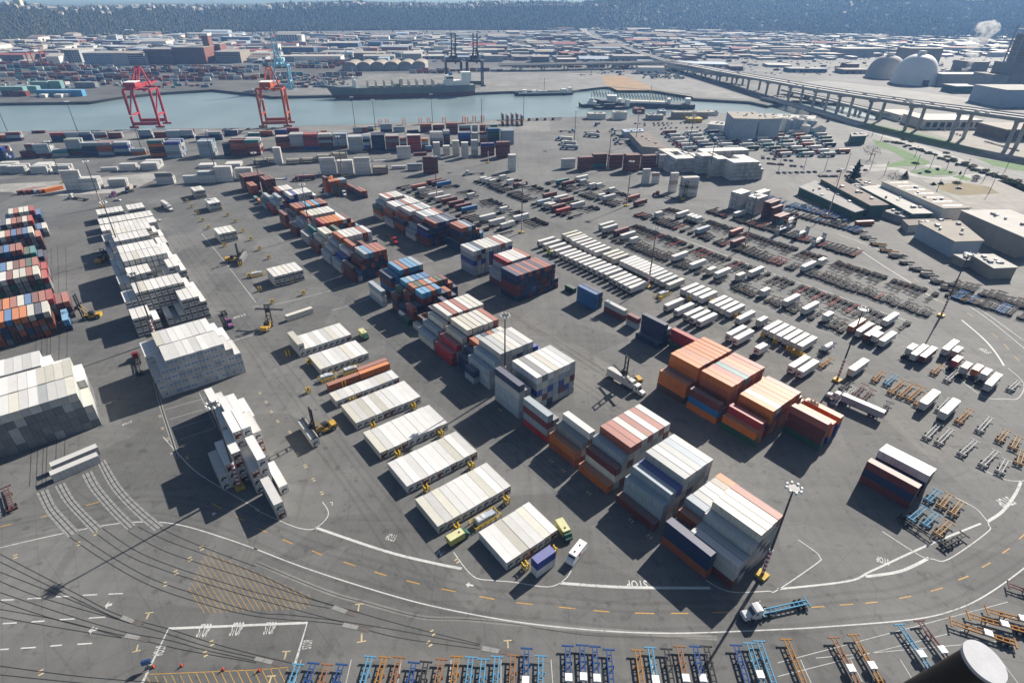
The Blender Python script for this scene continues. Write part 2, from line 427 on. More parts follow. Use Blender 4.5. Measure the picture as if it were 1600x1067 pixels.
line('kerb_strip', 'slab', g((0, 600, 965, -20), (0, 600, 1010, 150), (0, 600, 1065, 320), (0, 600, 1110, 465)), 1.1, 0.010)
line('kerb_slot', 'rail_steel', g((0, 600, 965, -20), (0, 600, 1010, 150), (0, 600, 1065, 320), (0, 600, 1110, 465)), 0.35, 0.018)
for a, b in (((1030, 160), (1330, 75)), ((1060, 220), (1300, 150)), ((1080, 285), (1330, 205)), ((1100, 355), (1340, 275)), ((690, 115), (735, 100)), ((1245, 55), (1350, 270)), ((1285, 30), (1390, 250))):
    line('slot_line', 'road_white', g((0, 600) + a, (0, 600) + b), 0.14, n=0)
# darker wheel paths worn into the driving lanes
main_ = g((0, 600, -260, 1000), (0, 600, 380, 850), (0, 600, 900, 770), (0, 600, 1350, 830), (400, 820, 0, 60), (400, 820, 400, 210), (400, 820, 900, 370), (400, 820, 1500, 500), (800, 820, 500, 570), (800, 820, 1000, 590), (800, 820, 1600, 570), (1200, 820, 500, 530), (1200, 820, 900, 480), (1200, 820, 1300, 330), (1200, 820, 1650, 90))
def offset(pl, d):
    q = smooth(pl, 5); out = []
    for i in range(len(q)):
        t = (q[min(len(q) - 1, i + 1)] - q[max(0, i - 1)]).normalized(); out.append(q[i] + Vector((-t.y, t.x)) * (d + 0.25 * math.sin(i * 0.7)))
    return out
for d_, w_ in ((-4.2, 0.9), (-2.2, 0.8), (2.0, 0.8), (4.1, 0.9)): line('wheel_path', 'worn_asphalt', offset(main_, d_), w_, 0.005, 0)
for u_ in (35, 38, 41, 44, 84, 86.5, 89, 91, 126, 128.5, 139, 141, 184, 186.5, 189, 230, 232.5, 236, 238): line('wheel_path', 'worn_asphalt', [Y(u_ + 0.5 * math.sin(k * 1.3 + u_), 60 + k * 20) for k in range(1, 18)], 0.8, 0.0075 if u_ < 120 else 0.0145, 3)
# yellow centre dashes
for ox, oy, x0, y0, x1, y1 in ((0, 600, 255, 832, 380, 800), (0, 600, 535, 758, 635, 732), (0, 600, 1325, 745, 1385, 778), (0, 600, 1475, 825, 1530, 855), (0, 820, 0, 12, 70, -5),
        (400, 820, 10, 20, 72, 45), (400, 820, 165, 90, 232, 118), (400, 820, 350, 160, 415, 188), (400, 820, 547, 230, 620, 255), (400, 820, 740, 292, 815, 316), (400, 820, 940, 347, 1024, 368), (400, 820, 1157, 398, 1247, 415), (400, 820, 1395, 445, 1490, 463),
        (800, 820, 28, 484, 128, 495), (800, 820, 293, 512, 397, 522), (800, 820, 510, 533, 608, 542), (800, 820, 768, 549, 890, 552), (800, 820, 993, 551, 1103, 551), (800, 820, 1255, 547, 1355, 544), (800, 820, 1472, 538, 1578, 532),
        (1200, 820, 270, 513, 352, 508), (1200, 820, 448, 499, 533, 494), (1200, 820, 608, 488, 684, 480), (1200, 820, 820, 458, 895, 443), (1200, 820, 1018, 413, 1092, 392), (1200, 820, 1190, 343, 1252, 318), (1200, 820, 1338, 264, 1391, 234), (1200, 820, 1464, 177, 1510, 145), (1200, 820, 1570, 88, 1605, 55),
        (1200, 360, 1060, 430, 1110, 465), (1200, 360, 1245, 515, 1280, 540), (1200, 360, 1395, 640, 1435, 670), (1200, 360, 1475, 710, 1505, 745), (1200, 360, 1540, 785, 1570, 815), (1200, 360, 990, 350, 1030, 375), (1200, 360, 910, 300, 950, 325)):
    line('centre_dash', 'road_yellow', g((ox, oy, x0, y0), (ox, oy, x1, y1)), 0.28, n=0)
# white dashes of the rail crossing lanes
for x0, y0, x1, y1 in ((8, 468, 85, 466), (170, 460, 262, 455), (350, 448, 440, 443), (518, 438, 606, 434), (678, 431, 768, 427), (17, 615, 105, 610), (197, 604, 278, 599), (370, 591, 467, 585), (555, 581, 660, 574), (0, 777, 55, 774), (130, 769, 223, 763), (315, 755, 388, 749), (484, 744, 575, 738)):
    line('lane_dash', 'road_white', g((0, 820, x0, y0), (0, 820, x1, y1)), 0.32, n=0)
# yellow hatching
def seg_in(poly, a, b, steps=80):
    def ins(p):
        c = False
        for i in range(len(poly)):
            q, r = poly[i], poly[i - 1]
            if (q[1] > p[1]) != (r[1] > p[1]) and p[0] < (r[0] - q[0]) * (p[1] - q[1]) / (r[1] - q[1]) + q[0]: c = not c
        return c
    on = [k for k in range(steps + 1) if ins((a[0] + (b[0] - a[0]) * k / steps, a[1] + (b[1] - a[1]) * k / steps))]
    if len(on) < 2: return None
    f = lambda k: (a[0] + (b[0] - a[0]) * k / steps, a[1] + (b[1] - a[1]) * k / steps)
    return f(on[0]), f(on[-1])
tri = [(320, 862), (332, 862), (488, 930), (484, 952), (282, 960), (278, 956)]
for k in range(26):
    x = 262 + k * 9.0
    s_ = seg_in(tri, (x - 15, 840), (x + 62, 965))
    if s_: line('hatch_line', 'road_yellow', pts(*s_), 0.10, n=0)
band = [(222, 1057), (440, 1042), (450, 1045), (452, 1080), (215, 1080)]
for k in range(18):
    x = 222 + k * 13.2
    s_ = seg_in(band, (x, 1040), (x + 20, 1082))
    if s_: line('hatch_line', 'road_yellow', pts(*s_), 0.14, n=0)
line('hatch_line', 'road_yellow', pts((230, 1053), (400, 1046), (450, 1042)), 0.16, n=0)
# stop box in front of the rails
line('stop_line', 'road_white', pts((222, 1067), (263.5, 981.5), (480, 972.5), (460, 1040)), 0.62, n=0)
# rails set in the paving
rl = [[(0, 6, -60, 150), (0, 6, 500, 440), (0, 6, 740, 560), (0, 6, 1060, 650), (0, 6, 1320, 735), (0, 6, 1600, 810), (0, 6, 1900, 880)],
      [(0, 6, -60, 200), (0, 6, 430, 440), (0, 6, 740, 585), (0, 6, 1000, 665), (0, 6, 1300, 760), (0, 6, 1600, 830)],
      [(0, 6, -60, 270), (0, 6, 350, 430), (0, 6, 770, 600), (0, 6, 900, 620)], [(0, 6, -60, 325), (0, 6, 250, 450), (0, 6, 740, 590)],
      [(0, 6, -60, 400), (0, 6, 400, 555), (0, 6, 770, 665), (0, 6, 1060, 720), (0, 6, 1280, 780), (0, 6, 1600, 850)], [(0, 6, -60, 455), (0, 6, 350, 590), (0, 6, 770, 690), (0, 6, 1100, 770), (0, 6, 1290, 805), (0, 6, 1600, 860)],
      [(0, 6, -60, 515), (0, 6, 400, 600), (0, 6, 760, 700)], [(0, 6, -60, 565), (0, 6, 330, 635), (0, 6, 760, 705)],
      [(0, 6, 0, 880), (0, 6, 500, 945), (0, 6, 1000, 985), (0, 6, 1600, 1020)], [(0, 6, 0, 935), (0, 6, 500, 985), (0, 6, 900, 1010)],
      [(0, 6, 430, 70), (0, 6, 620, 200), (0, 6, 900, 360), (0, 6, 1200, 470), (0, 6, 1600, 570), (4, 6, 530, 620), (4, 6, 900, 705), (4, 6, 1400, 775)],
      [(0, 6, 490, 60), (0, 6, 700, 200), (0, 6, 960, 340), (0, 6, 1300, 455), (0, 6, 1600, 545), (4, 6, 200, 560), (4, 6, 530, 600), (4, 6, 900, 660), (4, 6, 1400, 755)],
      [(0, 6, 590, 45), (0, 6, 800, 190), (0, 6, 1050, 290), (0, 6, 1400, 400), (0, 6, 1600, 460), (4, 6, 480, 590), (4, 6, 700, 640)],
      [(0, 6, 640, 20), (0, 6, 850, 160), (0, 6, 1100, 265), (0, 6, 1400, 360), (0, 6, 1600, 420), (4, 6, 250, 480), (4, 6, 460, 520)],
      [(0, 6, 800, 40), (0, 6, 1000, 150), (0, 6, 1250, 240), (0, 6, 1600, 350), (4, 6, 300, 450), (4, 6, 480, 500), (4, 6, 920, 625), (4, 6, 1400, 745)],
      [(0, 6, 860, 10), (0, 6, 1050, 100), (0, 6, 1300, 190), (0, 6, 1600, 300), (4, 6, 350, 460), (4, 6, 640, 545)],
      [(0, 6, 1000, 20), (0, 6, 1250, 130), (0, 6, 1600, 260)], [(4, 6, 0, 235), (4, 6, 440, 415), (4, 6, 700, 490), (4, 6, 1030, 575), (4, 6, 1300, 588), (4, 6, 1600, 615), (8, 6, 300, 665), (8, 6, 600, 695), (8, 6, 1280, 705)]]
for r_ in rl:
    line('rail', 'rail_steel', [P(*S(x, y, 4, a * 100, 820)).to_2d() for a, b, x, y in r_], 0.16, 0.022)
line('drain_edge', 'old_asphalt', [P(*S(x, y, 4, 400, 820)).to_2d() for x, y in ((0, 235), (440, 415), (700, 490), (1030, 575), (1300, 588), (1600, 615), (1900, 640), (2200, 660), (2880, 705))], 1.2, 0.010)
# rails running up the left aisle
for x0, y0, x1, y1 in ((225, 640, 60, 300), (185, 640, 40, 330), (285, 650, 130, 310), (262, 640, 105, 310), (345, 600, 170, 280), (400, 600, 220, 290)):
    line('rail', 'rail_steel', g((0, 600, x0, y0), (0, 360, x0 * 0.9 + 60, 640), (0, 360, x1 + 190, 100)), 0.15, 0.022)
# four curved crossing panels made of slabs either side of the rails
def crossing(left, right, nseg):
    def at(pl, t):
        q = smooth(pl, 8); L_ = [0]
        for i in range(1, len(q)): L_.append(L_[-1] + (q[i] - q[i - 1]).length)
        s_ = t * L_[-1]
        for i in range(1, len(q)):
            if L_[i] >= s_ - 1e-6:
                return q[i - 1].lerp(q[i], (s_ - L_[i - 1]) / max(1e-6, L_[i] - L_[i - 1]))
        return q[-1]
    root = D.objects.new('rail_crossing', None); COL.objects.link(root); struct(root)
    for k in range(nseg):
        t0, t1 = (k + 0.05) / nseg, (k + 0.95) / nseg
        for f0, f1 in ((0.0, 0.26), (0.33, 0.67), (0.74, 1.0)):
            q = [at(left, t0).lerp(at(right, t0), f0), at(left, t0).lerp(at(right, t0), f1), at(left, t1).lerp(at(right, t1), f1), at(left, t1).lerp(at(right, t1), f0)]
            mb = MB(); mb.prism([tuple(p) for p in reversed(q)], 0.004, 0.045)
            mb.build('slab', M['slab'], root)
    for f in (0.295, 0.705):
        q = [at(left, i / 20).lerp(at(right, i / 20), f) for i in range(21)]
        mb = MB(); mb.strip(q, 0.22, 0.05); mb.build('rail', M['rail_steel'], root)
crossing(g((0, 600, 225, 680), (0, 600, 285, 800), (0, 600, 350, 880), (0, 600, 425, 962)), g((0, 600, 300, 655), (0, 600, 350, 760), (0, 600, 420, 840), (0, 600, 492, 915)), 11)
crossing(g((0, 600, 340, 640), (0, 600, 400, 740), (0, 600, 480, 830), (0, 600, 580, 935)), g((0, 600, 405, 612), (0, 600, 460, 710), (0, 600, 540, 800), (0, 600, 640, 893)), 11)
crossing(g((0, 600, 510, 565), (0, 600, 560, 660), (0, 600, 680, 800), (0, 600, 795, 915)), g((0, 600, 575, 540), (0, 600, 630, 640), (0, 600, 740, 770), (0, 600, 850, 880)), 12)
crossing(g((0, 600, 610, 500), (0, 600, 690, 650), (0, 600, 830, 805), (0, 600, 968, 922)), g((0, 600, 655, 470), (0, 600, 760, 640), (0, 600, 880, 765), (0, 600, 1025, 885)), 13)
# six scale plates of slabs on the rails
for q0 in (((770, 562), (842, 592), (895, 605), (750, 588), (824, 615), (876, 638), 0), ((795, 675), (880, 693), (938, 705), (770, 702), (862, 718), (918, 735), 0),
           ((490, 500), (576, 530), (636, 548), (470, 525), (556, 556), (618, 575), 400), ((550, 607), (645, 628), (712, 642), (533, 636), (630, 655), (698, 670), 400),
           ((0, 820), (110, 845), (170, 860), (-15, 845), (95, 872), (155, 888), 400), ((1415, 752), (1525, 775), (1600, 790), (1408, 785), (1510, 803), (1590, 815), 400)):
    a, b, c, d, e, f, ox = q0
    root = D.objects.new('scale_plate', None); COL.objects.link(root); struct(root)
    Q = [P(*S(p[0], p[1], 4, ox, 820)).to_2d() for p in (a, b, c, d, e, f)]
    m1, m2 = Q[0].lerp(Q[1], 0.5), Q[3].lerp(Q[4], 0.5)
    def qd(name, a, b, c, d, mn, z):
        cc = (a + b + c + d) / 4; k = [p + (cc - p) * 0.05 for p in (a, b, c, d)]
        mb = MB(); mb.prism([tuple(p) for p in k], 0.004, z); mb.build(name, M[mn], root)
    qd('slab', Q[3], m2, m1, Q[0], 'slab', 0.05); qd('slab', m2, Q[4], Q[1], m1, 'slab', 0.05); qd('dark_slab', Q[4], Q[5], Q[2], Q[1], 'dark_slab', 0.045)

# lettering painted on the ground
def letters(txt, a, b, tall, mname='road_white', name='road_lettering', flip=False):
    """text whose baseline runs from photo position a to b; tall = ratio of letter height to text width"""
    A, B = P(*a), P(*b)
    cu = D.curves.new('t', 'FONT'); cu.body = txt; cu.size = 1.0; cu.space_character = 1.12
    if len(txt) > 1: cu.offset = 0.018
    to = D.objects.new('t', cu); COL.objects.link(to)
    dg = bpy.context.evaluated_depsgraph_get()
    me = D.meshes.new_from_object(to.evaluated_get(dg))
    D.objects.remove(to); D.curves.remove(cu)
    xs = [v.co.x for v in me.vertices]; ys = [v.co.y for v in me.vertices]
    w = max(xs) - min(xs); h = max(ys) - min(ys)
    d = (B - A); L0 = d.length; d.normalize(); up = Vector((-d.y, d.x, 0))
    if flip: up = -up
    for v in me.vertices:
        p = A + d * ((v.co.x - min(xs)) / w * L0) + up * ((v.co.y - min(ys)) / h * L0 * tall)
        v.co = (p.x, p.y, 0.02)
    me.update()
    me.materials.append(M[mname])
    o = D.objects.new(name, me); COL.objects.link(o)
    return struct(o)
q_ = lambda ox, oy, x, y: S(x, y, 4, ox, oy)
letters('STOP', q_(0, 820, 1222, 702), q_(0, 820, 1293, 698), 1.3)
letters('STOP', q_(0, 820, 1429, 693), q_(0, 820, 1500, 689), 1.3)
letters('STOP', q_(400, 820, 42, 685), q_(400, 820, 108, 681), 1.3)
letters('STOP', q_(400, 820, 345, 770), q_(400, 820, 355, 712), 0.95)
letters('STOP', q_(0, 820, 975, 758), q_(0, 820, 950, 822), 0.95)
letters('STOP', q_(400, 820, 885, 65), q_(400, 820, 828, 50), 0.8)
letters('STOP', q_(800, 820, 840, 345), q_(800, 820, 710, 345), 0.45)
letters('STOP', q_(0, 600, 822, 228), q_(0, 600, 760, 250), 0.4)
letters('STOP', q_(1200, 820, 755, 215), q_(1200, 820, 675, 190), 0.7)
letters('STOP', q_(1200, 360, 1400, 765), q_(1200, 360, 1345, 735), 0.7)
letters('STOP', q_(1200, 600, 1490, 700), q_(1200, 600, 1410, 725), 0.6)
letters('STOP', q_(0, 360, 1530, 520), q_(0, 360, 1450, 545), 0.3)
letters('K', q_(0, 600, 1075, 425), q_(0, 600, 1058, 432), 1.4)
letters('L', q_(400, 600, 480, 735), q_(400, 600, 460, 738), 1.6)
letters('N', q_(400, 820, 1175, 165), q_(400, 820, 1145, 155), 1.2)
letters('T', q_(0, 820, 890, 590), q_(0, 820, 940, 585), 1.0, 'road_cream')
letters('T', q_(0, 820, 890, 740), q_(0, 820, 838, 752), 1.0, 'road_cream')
letters('T', q_(400, 820, 612, 540), q_(400, 820, 665, 535), 1.0, 'road_cream')
letters('T', q_(400, 820, 690, 672), q_(400, 820, 632, 682), 1.0, 'road_cream')
letters('T', q_(400, 820, 150, 840), q_(400, 820, 205, 836), 1.0, 'road_cream')
letters('T', q_(400, 820, 1550, 770), q_(400, 820, 1602, 766), 1.0, 'road_cream')
letters('T', q_(400, 820, 50, 1000), q_(400, 820, 110, 996), 1.0, 'road_cream')
# white arrows
def arrow(a, b, w=1.0):
    A, B = P(*a), P(*b); d = (B - A); L0 = d.length; d.normalize(); n = Vector((-d.y, d.x, 0))
    pl = [A + n * 0.15 * w, A - n * 0.15 * w, A + d * L0 * 0.55 - n * 0.15 * w, A + d * L0 * 0.55 - n * 0.5 * w, B, A + d * L0 * 0.55 + n * 0.5 * w, A + d * L0 * 0.55 + n * 0.15 * w]
    mb = MB(); mb.add([(p.x, p.y, 0.02) for p in pl], [tuple(range(7))]); struct(mb.build('road_arrow', M['road_white']))
arrow(q_(0, 820, 700, 495), q_(0, 820, 655, 505), 2.2); arrow(q_(0, 820, 608, 650), q_(0, 820, 553, 662), 2.2)
arrow(q_(400, 820, 1358, 378), q_(400, 820, 1310, 370), 1.6); arrow(q_(0, 600, 1350, 805), q_(0, 600, 1325, 815), 1.8)
# small cream location marks
for x, y in ((24, 869), (123, 849), (149, 833), (275, 894), (297, 873), (315, 856), (331, 1004), (321, 1021), (64, 1050), (258, 912), (676, 988), (671, 1005), (250, 650), (254, 669), (262, 686), (285, 697), (292, 715), (406, 614), (416, 628), (424, 643), (434, 658), (453, 675), (465, 709), (477, 728), (490, 749), (503, 770), (714, 876), (861, 720), (880, 735), (920, 770), (986, 813), (1015, 838), (781, 640)):
    p = P(x, y); mb = MB()
    for s_ in (-0.5, 0.5): mb.box(-0.45, 0.45, s_ - 0.18, s_ + 0.18, 0.012, 0.02)
    struct(mb.build('location_mark', M['road_cream'], loc=(p.x, p.y, 0), rot=YA))
# slot lines between the parked chassis
for k in range(16):
    x = 455 + k * 78
    line('slot_line', 'road_white', [P(x + 16, 1030).to_2d(), P(x + 16, 1030).to_2d() + Vector((0.25, -14))], 0.14, n=0)
for a, b in (((-100, 860), (1500, 480)), ((0, 945), (1600, 560)), ((300, 830), (1500, 720))):
    line('slot_line', 'road_white', g((1200, 820) + (max(a[0], 60), a[1]), (1200, 820) + b), 0.12, n=0)

# ================================================================== CONTAINERS
CC = dict(w=(0.67, 0.667, 0.65), c=(0.60, 0.585, 0.51), g=(0.44, 0.46, 0.465), l=(0.33, 0.405, 0.47), G=(0.20, 0.215, 0.225), b=(0.025, 0.145, 0.36), B=(0.02, 0.05, 0.30),
          n=(0.018, 0.035, 0.10), o=(0.56, 0.155, 0.018), O=(0.36, 0.095, 0.03), r=(0.36, 0.025, 0.025), m=(0.155, 0.035, 0.03), p=(0.34, 0.10, 0.07), d=(0.08, 0.038, 0.03),
          t=(0.03, 0.20, 0.21), e=(0.02, 0.085, 0.05), k=(0.09, 0.30, 0.52), x=(0.40, 0.35, 0.29))
CN = dict(w='white', c='cream', g='light grey', l='pale blue-grey', G='dark grey', b='blue', B='royal blue', n='navy', o='orange', O='rust orange', r='red', m='maroon',
          p='salmon red', d='dark brown', t='teal', e='dark green', k='sky blue', x='rusty')
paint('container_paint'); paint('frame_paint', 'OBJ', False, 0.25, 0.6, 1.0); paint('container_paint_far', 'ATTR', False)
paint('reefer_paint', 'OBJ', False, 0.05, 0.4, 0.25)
mat('grille', (0.022, 0.024, 0.027), 0.5, 0.4, 2); mat('unit_frame', (0.52, 0.52, 0.51), 0.5, 0.2, 2); mat('rod', (0.30, 0.30, 0.30), 0.45, 0.3, 3, 0.5)
mat('logo_blue', (0.03, 0.20, 0.50), 0.5, 0.15, 1); mat('letter_white', (0.78, 0.78, 0.75), 0.6, 0.1, 1)
CW, HD, HR = 2.44, 2.74, 2.89
def box_container(L, H, reefer):
    mb = MB(); h, w, t = L / 2, CW / 2, 0.05
    i = 0.012 if reefer else 0.035
    mb.box(-h + 0.03, h - 0.03, -w + i, w - i, 0.12, H - 0.03)
    for sx in (-1, 1):
        for sy in (-1, 1):
            x0, x1 = sorted((sx * h, sx * (h - 0.16))); y0, y1 = sorted((sy * w, sy * (w - 0.16)))
            mb.box(x0, x1, y0, y1, 0, H, 1)
        x0, x1 = sorted((sx * (h - 0.004), sx * (h - 0.12)))
        mb.box(x0, x1, -w + 0.16, w - 0.16, H - 0.12, H - 0.006); mb.box(x0, x1, -w + 0.16, w - 0.16, 0.01, 0.16)
    for sy in (-1, 1):
        y0, y1 = sorted((sy * (w - 0.004), sy * (w - 0.10)))
        mb.box(-h + 0.16, h - 0.16, y0, y1, H - 0.11, H - 0.006); mb.box(-h + 0.16, h - 0.16, y0, y1, 0.01, 0.17)
    return mb.mesh('container_body', [M['reefer_paint' if reefer else 'container_paint'], M['frame_paint']])
def door_mesh(L, H, s, reefer, logo=False):
    mb = MB(); h = L / 2
    y0, y1 = (0.02, 1.05) if s > 0 else (-1.05, -0.02)
    mb.box(h - 0.03, h + 0.012, y0, y1, 0.18, H - 0.14)
    for f in (0.3, 0.72):
        y = y0 + (y1 - y0) * f
        mb.box(h + 0.013, h + 0.05, y - 0.028, y + 0.028, 0.1, H - 0.06, 1)
    if logo:
        mb.box(h + 0.014, h + 0.022, y0 + 0.06, y1 - 0.06, H * 0.52, H * 0.66, 2)
        mb.box(h + 0.014, h + 0.022, y0 + 0.2, y1 - 0.2, H * 0.36, H * 0.43, 2)
    return mb.mesh('door', [M['reefer_paint' if reefer else 'container_paint'], M['rod'], M['logo_blue']])
def unit_mesh(L, H):
    mb = MB(); h = L / 2
    mb.box(h - 0.03, h + 0.01, -1.05, 1.05, 0.18, H - 0.14, 0)
    mb.box(h + 0.011, h + 0.04, -0.72, 0.72, H * 0.36, H * 0.56, 1)
    mb.box(h + 0.011, h + 0.035, -0.95, -0.25, 0.45, H * 0.33, 1)
    mb.box(h + 0.011, h + 0.03, 0.1, 0.9, 0.32, H * 0.30, 2)
    mb.box(h + 0.011, h + 0.03, -0.8, 0.8, H * 0.62, H * 0.9, 2)
    mb.tube((h + 0.031, -0.1, H * 0.75), (h + 0.05, -0.1, H * 0.75), 0.17, n=8, mi=1)
    return mb.mesh('refrigeration_unit', [M['container_paint'], M['grille'], M['unit_frame']])
CM = {}
for L_, k_ in ((12.19, 40), (6.06, 20), (13.72, 45)):
    for rf in (False, True):
        H_ = HR if rf else HD
        CM['body', k_, rf] = box_container(L_, H_ - 0.012, rf)
        for s_ in (1, -1):
            CM['door', k_, rf, s_] = door_mesh(L_, H_ - 0.012, s_, rf)
            CM['logo', k_, rf, s_] = door_mesh(L_, H_ - 0.012, s_, rf, True)
    CM['unit', k_, True] = unit_mesh(L_, HR - 0.012)
LEN = {40: 12.19, 20: 6.06, 45: 13.72}
CONT = []
def put(c, x, y, z, rot, size=40, reefer=False, end='door', label='', front=True, text=None, ucol=None):
    CONT.append(dict(c=c, p=(x, y, z), rot=rot, k=size, rf=reefer, end=end, label=label, text=text, ucol=ucol))
def colseq(spec, pal, rnd):
    """'5wc' = five tiers with w, c on top and the rest from the palette; 'mgg' = bottom to top"""
    if spec and spec[0].isdigit():
        n = int(spec[0]); top = spec[1:]
        return [rnd.choice(pal) for _ in range(n - len(top))] + list(top)
    return list(spec)
TIERN = ['bottom', 'second', 'third', 'fourth', 'fifth', 'sixth']
def tname(t, n): return 'top' if t == n - 1 and n > 1 else ('only' if n == 1 else TIERN[t])
RB = random.Random(3)
def bay(where, u0, v0, cols, size=40, pal='gmnlwb', reefer=False, end='door', pitch=2.58, step=1, jit=0.06, axis='v', ends=None):
    """a block of stacks side by side; u0,v0 the corner nearest the camera; '' leaves a gap"""
    H = HR if reefer else HD
    L = LEN[size]
    n = 0
    for i, spec in enumerate(cols):
        if not spec: continue
        n += 1
        seq = colseq(spec, pal, RB)
        for t, c in enumerate(seq):
            du, dv = RB.uniform(-jit, jit), RB.uniform(-jit, jit) * 2
            if axis == 'v':
                u = u0 + step * (i * pitch + CW / 2) + du; v = v0 + L / 2 + dv; rot = YA - math.pi / 2
            else:
                v = v0 + step * (i * pitch + CW / 2) + du; u = u0 + L / 2 + dv; rot = YA + math.pi
            p = Y(u, v)
            e = RB.choice(ends) if ends else end
            put(c, p.x, p.y, t * H, rot, size, reefer, e,
                '%s %s, %s tier, %s stack of the %s' % (CN[c], 'reefer' if reefer else 'container', tname(t, len(seq)), nth(n), where),
                ucol=('O' if e == 'unit' and RB.random() < (0.45 if 'white pile' in where else 0.2) else None))

# ---- the long central line of stacks, near end first
bay('greys beside the front mast', 96.9, 35.8, ['mgg', '3g', '4g', '5c', '5c', '5c', '5p'], 45, 'gglnmn')
bay('navy wall by the curved lane', 94.3, 41.4, ['Onn'], 45)
bay('short stacks behind the front greys', 97.4, 49.7, ['2n', '3O', '4l', '4g', '4g', '4w', '4x', '4o', '3G'], 20, 'nlgmO')
bay('block topped by a royal blue box', 95.2, 58.8, ['m', '3ll', '4l', '4B', '5g', '5w', '5g', '5l', '5c'], 45, 'lgllgnw', pitch=2.54)
bay('red-and-white striped block', 95.3, 76.2, ['o', '3cm', '4l', '5p', '5p', '5w', '5p', '5w', '5p', '5w'], 40, 'gmwcgm')
bay('low end beside the striped block', 95.3, 90.0, ['Oo', '3G', '4w', '', '', '', ''], 40, 'gm')
bay('four-high slab wall', 95.6, 103.8, ['rlml', '3G'], 40)
bay('rust-flecked block with navy outer wall', 96.2, 119.0, ['lllgn', '4G', '', '5w', '5G', '5w', '5c', '5w', '5w', '5g'], 45, 'glggnBmc')
bay('grey block behind the centre mast', 95.4, 138.6, ['', '3l', '4l', '5g', '5g', '5c', '5w', '5g', '5w', '4B', '3B'], 45, 'gglnlG')
bay('navy end of the centre mast block', 95.4, 145.0, ['2n'], 20)
bay('short stacks behind the grey block', 97.8, 152.9, ['2n', '3n', '4O', '4l', '4n', '4O', '4l', '4c', '3l'], 20, 'nlOm')
bay('cream block with a red lower wall', 95.3, 160.2, ['2rr', '3r', '4c', '5c', '5c', '5c', '5w', '5c', '5p'], 40, 'gcmgl')
bay('white-and-red striped block', 95.6, 174.6, ['2l', '3l', '4c', '5w', '5p', '5w', '5p', '5w', '5c', '5w'], 40, 'gcml')
bay('dark mixed short stacks, front bay', 98.4, 190.5, ['1c', '2d', '2O', '3n', '3m', '4n', '', '', ''], 20, 'ndm')
bay('dark mixed short stacks, second bay', 97.2, 198.6, ['e', '3mp', '3n', '5k', '5k', '5O', '5k', '4n', '4O', '3n'], 20, 'ndmOn')
bay('dark mixed short stacks, third bay', 99.8, 205.6, ['2n', '4m', '5O', '5e', '5O', '5l', '5O', '5e', '5m', '4O', '3n'], 20, 'ndmOn')
bay('dark mixed short stacks, rear bay', 99.8, 212.4, ['3m', '4e', '5k', '5l', '5b', '5k', '5b', '4m', '3n'], 20, 'ndmbn')
bay('blue-topped stacks behind the dark ones', 104.0, 226.5, ['4n', '4b', '5k', '5O', '5k', '5k', '5l'], 40, 'nnbdm')
bay('pale slab wall at the cross aisle', 96.4, 221.6, ['lwl'], 45)
bay('spotted navy front block', 96.9, 254.4, ['mmd', '2gb', '4Om', '5l', '5k', '5p', '5p', '5p'], 40, 'nnnmnO', pitch=2.5)
bay('block behind the spotted navy front', 96.6, 268.6, ['2gl', '3gB', '4w', '5O', '', '', '4m', '3G'], 40, 'gnml')
bay('white-roofed block with two red stripes', 96.4, 282.8, ['2gl', '3mg', '4l', '5O', '5w', '5w', '5w', '5w', '5p', '5w', '3n'], 40, 'gmnlg')
bay('maroon-footed block in the rear line', 97.0, 301.0, ['2mm', '3c', '4c', '4c', '3b', '4e', '3d'], 40, 'mcgd')
bay('orange-topped rear block', 97.6, 317.8, ['2gg', '2t', '3t', '', '4r', '4o', '4o', '4o', '4o', '4w', '4m', '3O', '2k'], 40, 'ogmbo', pitch=2.5)
bay('cream-topped rear block', 97.2, 335.9, ['mm', '2ng', '3l', '4O', '4c', '4c', '4c', '4w', '4c', '4w', '3w'], 40, 'gml')
bay('rear block striped orange and blue', 97.3, 354.6, ['3mm', '2l', '3G', '4O', '4p', '4m', '4k', '4o', '4k', '4m', '4O'], 40, 'mgOl')
bay('white rear block with a blue stripe', 98.6, 384.0, ['2mr', '3l', '4l', '3m', '', '4w', '4B', '4w', '4w', '4w', '4w', '3w'], 40, 'wBgm')
bay('rear block with a teal corner', 98.6, 398.4, ['2lt', '3l', '', '', '4p', '4w', '4w', '4w'], 40, 'wgl')
bay('lone boxes past the rear blocks', 98.4, 412.0, ['o'], 20); bay('lone green box past the rear blocks', 98.0, 420.0, ['t'], 20)
bay('maroon rear end stacks', 99.5, 432.0, ['3OO', '3mp', '', '', '4m', '4mm', '4mm'], 40, 'mmd')
bay('maroon rear end stacks, back bay', 99.5, 448.0, ['4m', '4m', '4m', '4m', '4m', '4m'], 40, 'mmd')
# ---- second line
bay('tall wall right of the orange blocks', 162.6, 47.9, ['emmp'], 40)
bay('orange pair behind the tall wall', 168.0, 48.2, ['3o', '', '3o'], 40, 'oBo')
bay('front orange block', 147.6, 61.9, ['eo', '3r', '', '4o', '4w', '4o', '4o', '4o', '4o', '4p', '3m', '2O'], 40, 'oomro', pitch=2.5)
bay('middle orange block', 147.6, 75.9, ['obm', '2O', '5o', '5o', '5r', '5t', '5p', '5o', '5O', '5p', '3o'], 40, 'OmoO', pitch=2.5)
bay('rear orange block', 148.0, 89.7, ['doo', '3m', '5o', '5o', '5O', '5o', '5o', '5o', '5o', '5o'], 40, 'oOmo', pitch=2.5)
bay('red wall behind the orange blocks', 176.0, 106.6, ['err'], 40)
bay('navy wall', 172.0, 119.3, ['nnnn', 'nnl'], 40); bay('navy wall, low outer stack', 167.2, 119.6, ['', 'n'], 40)
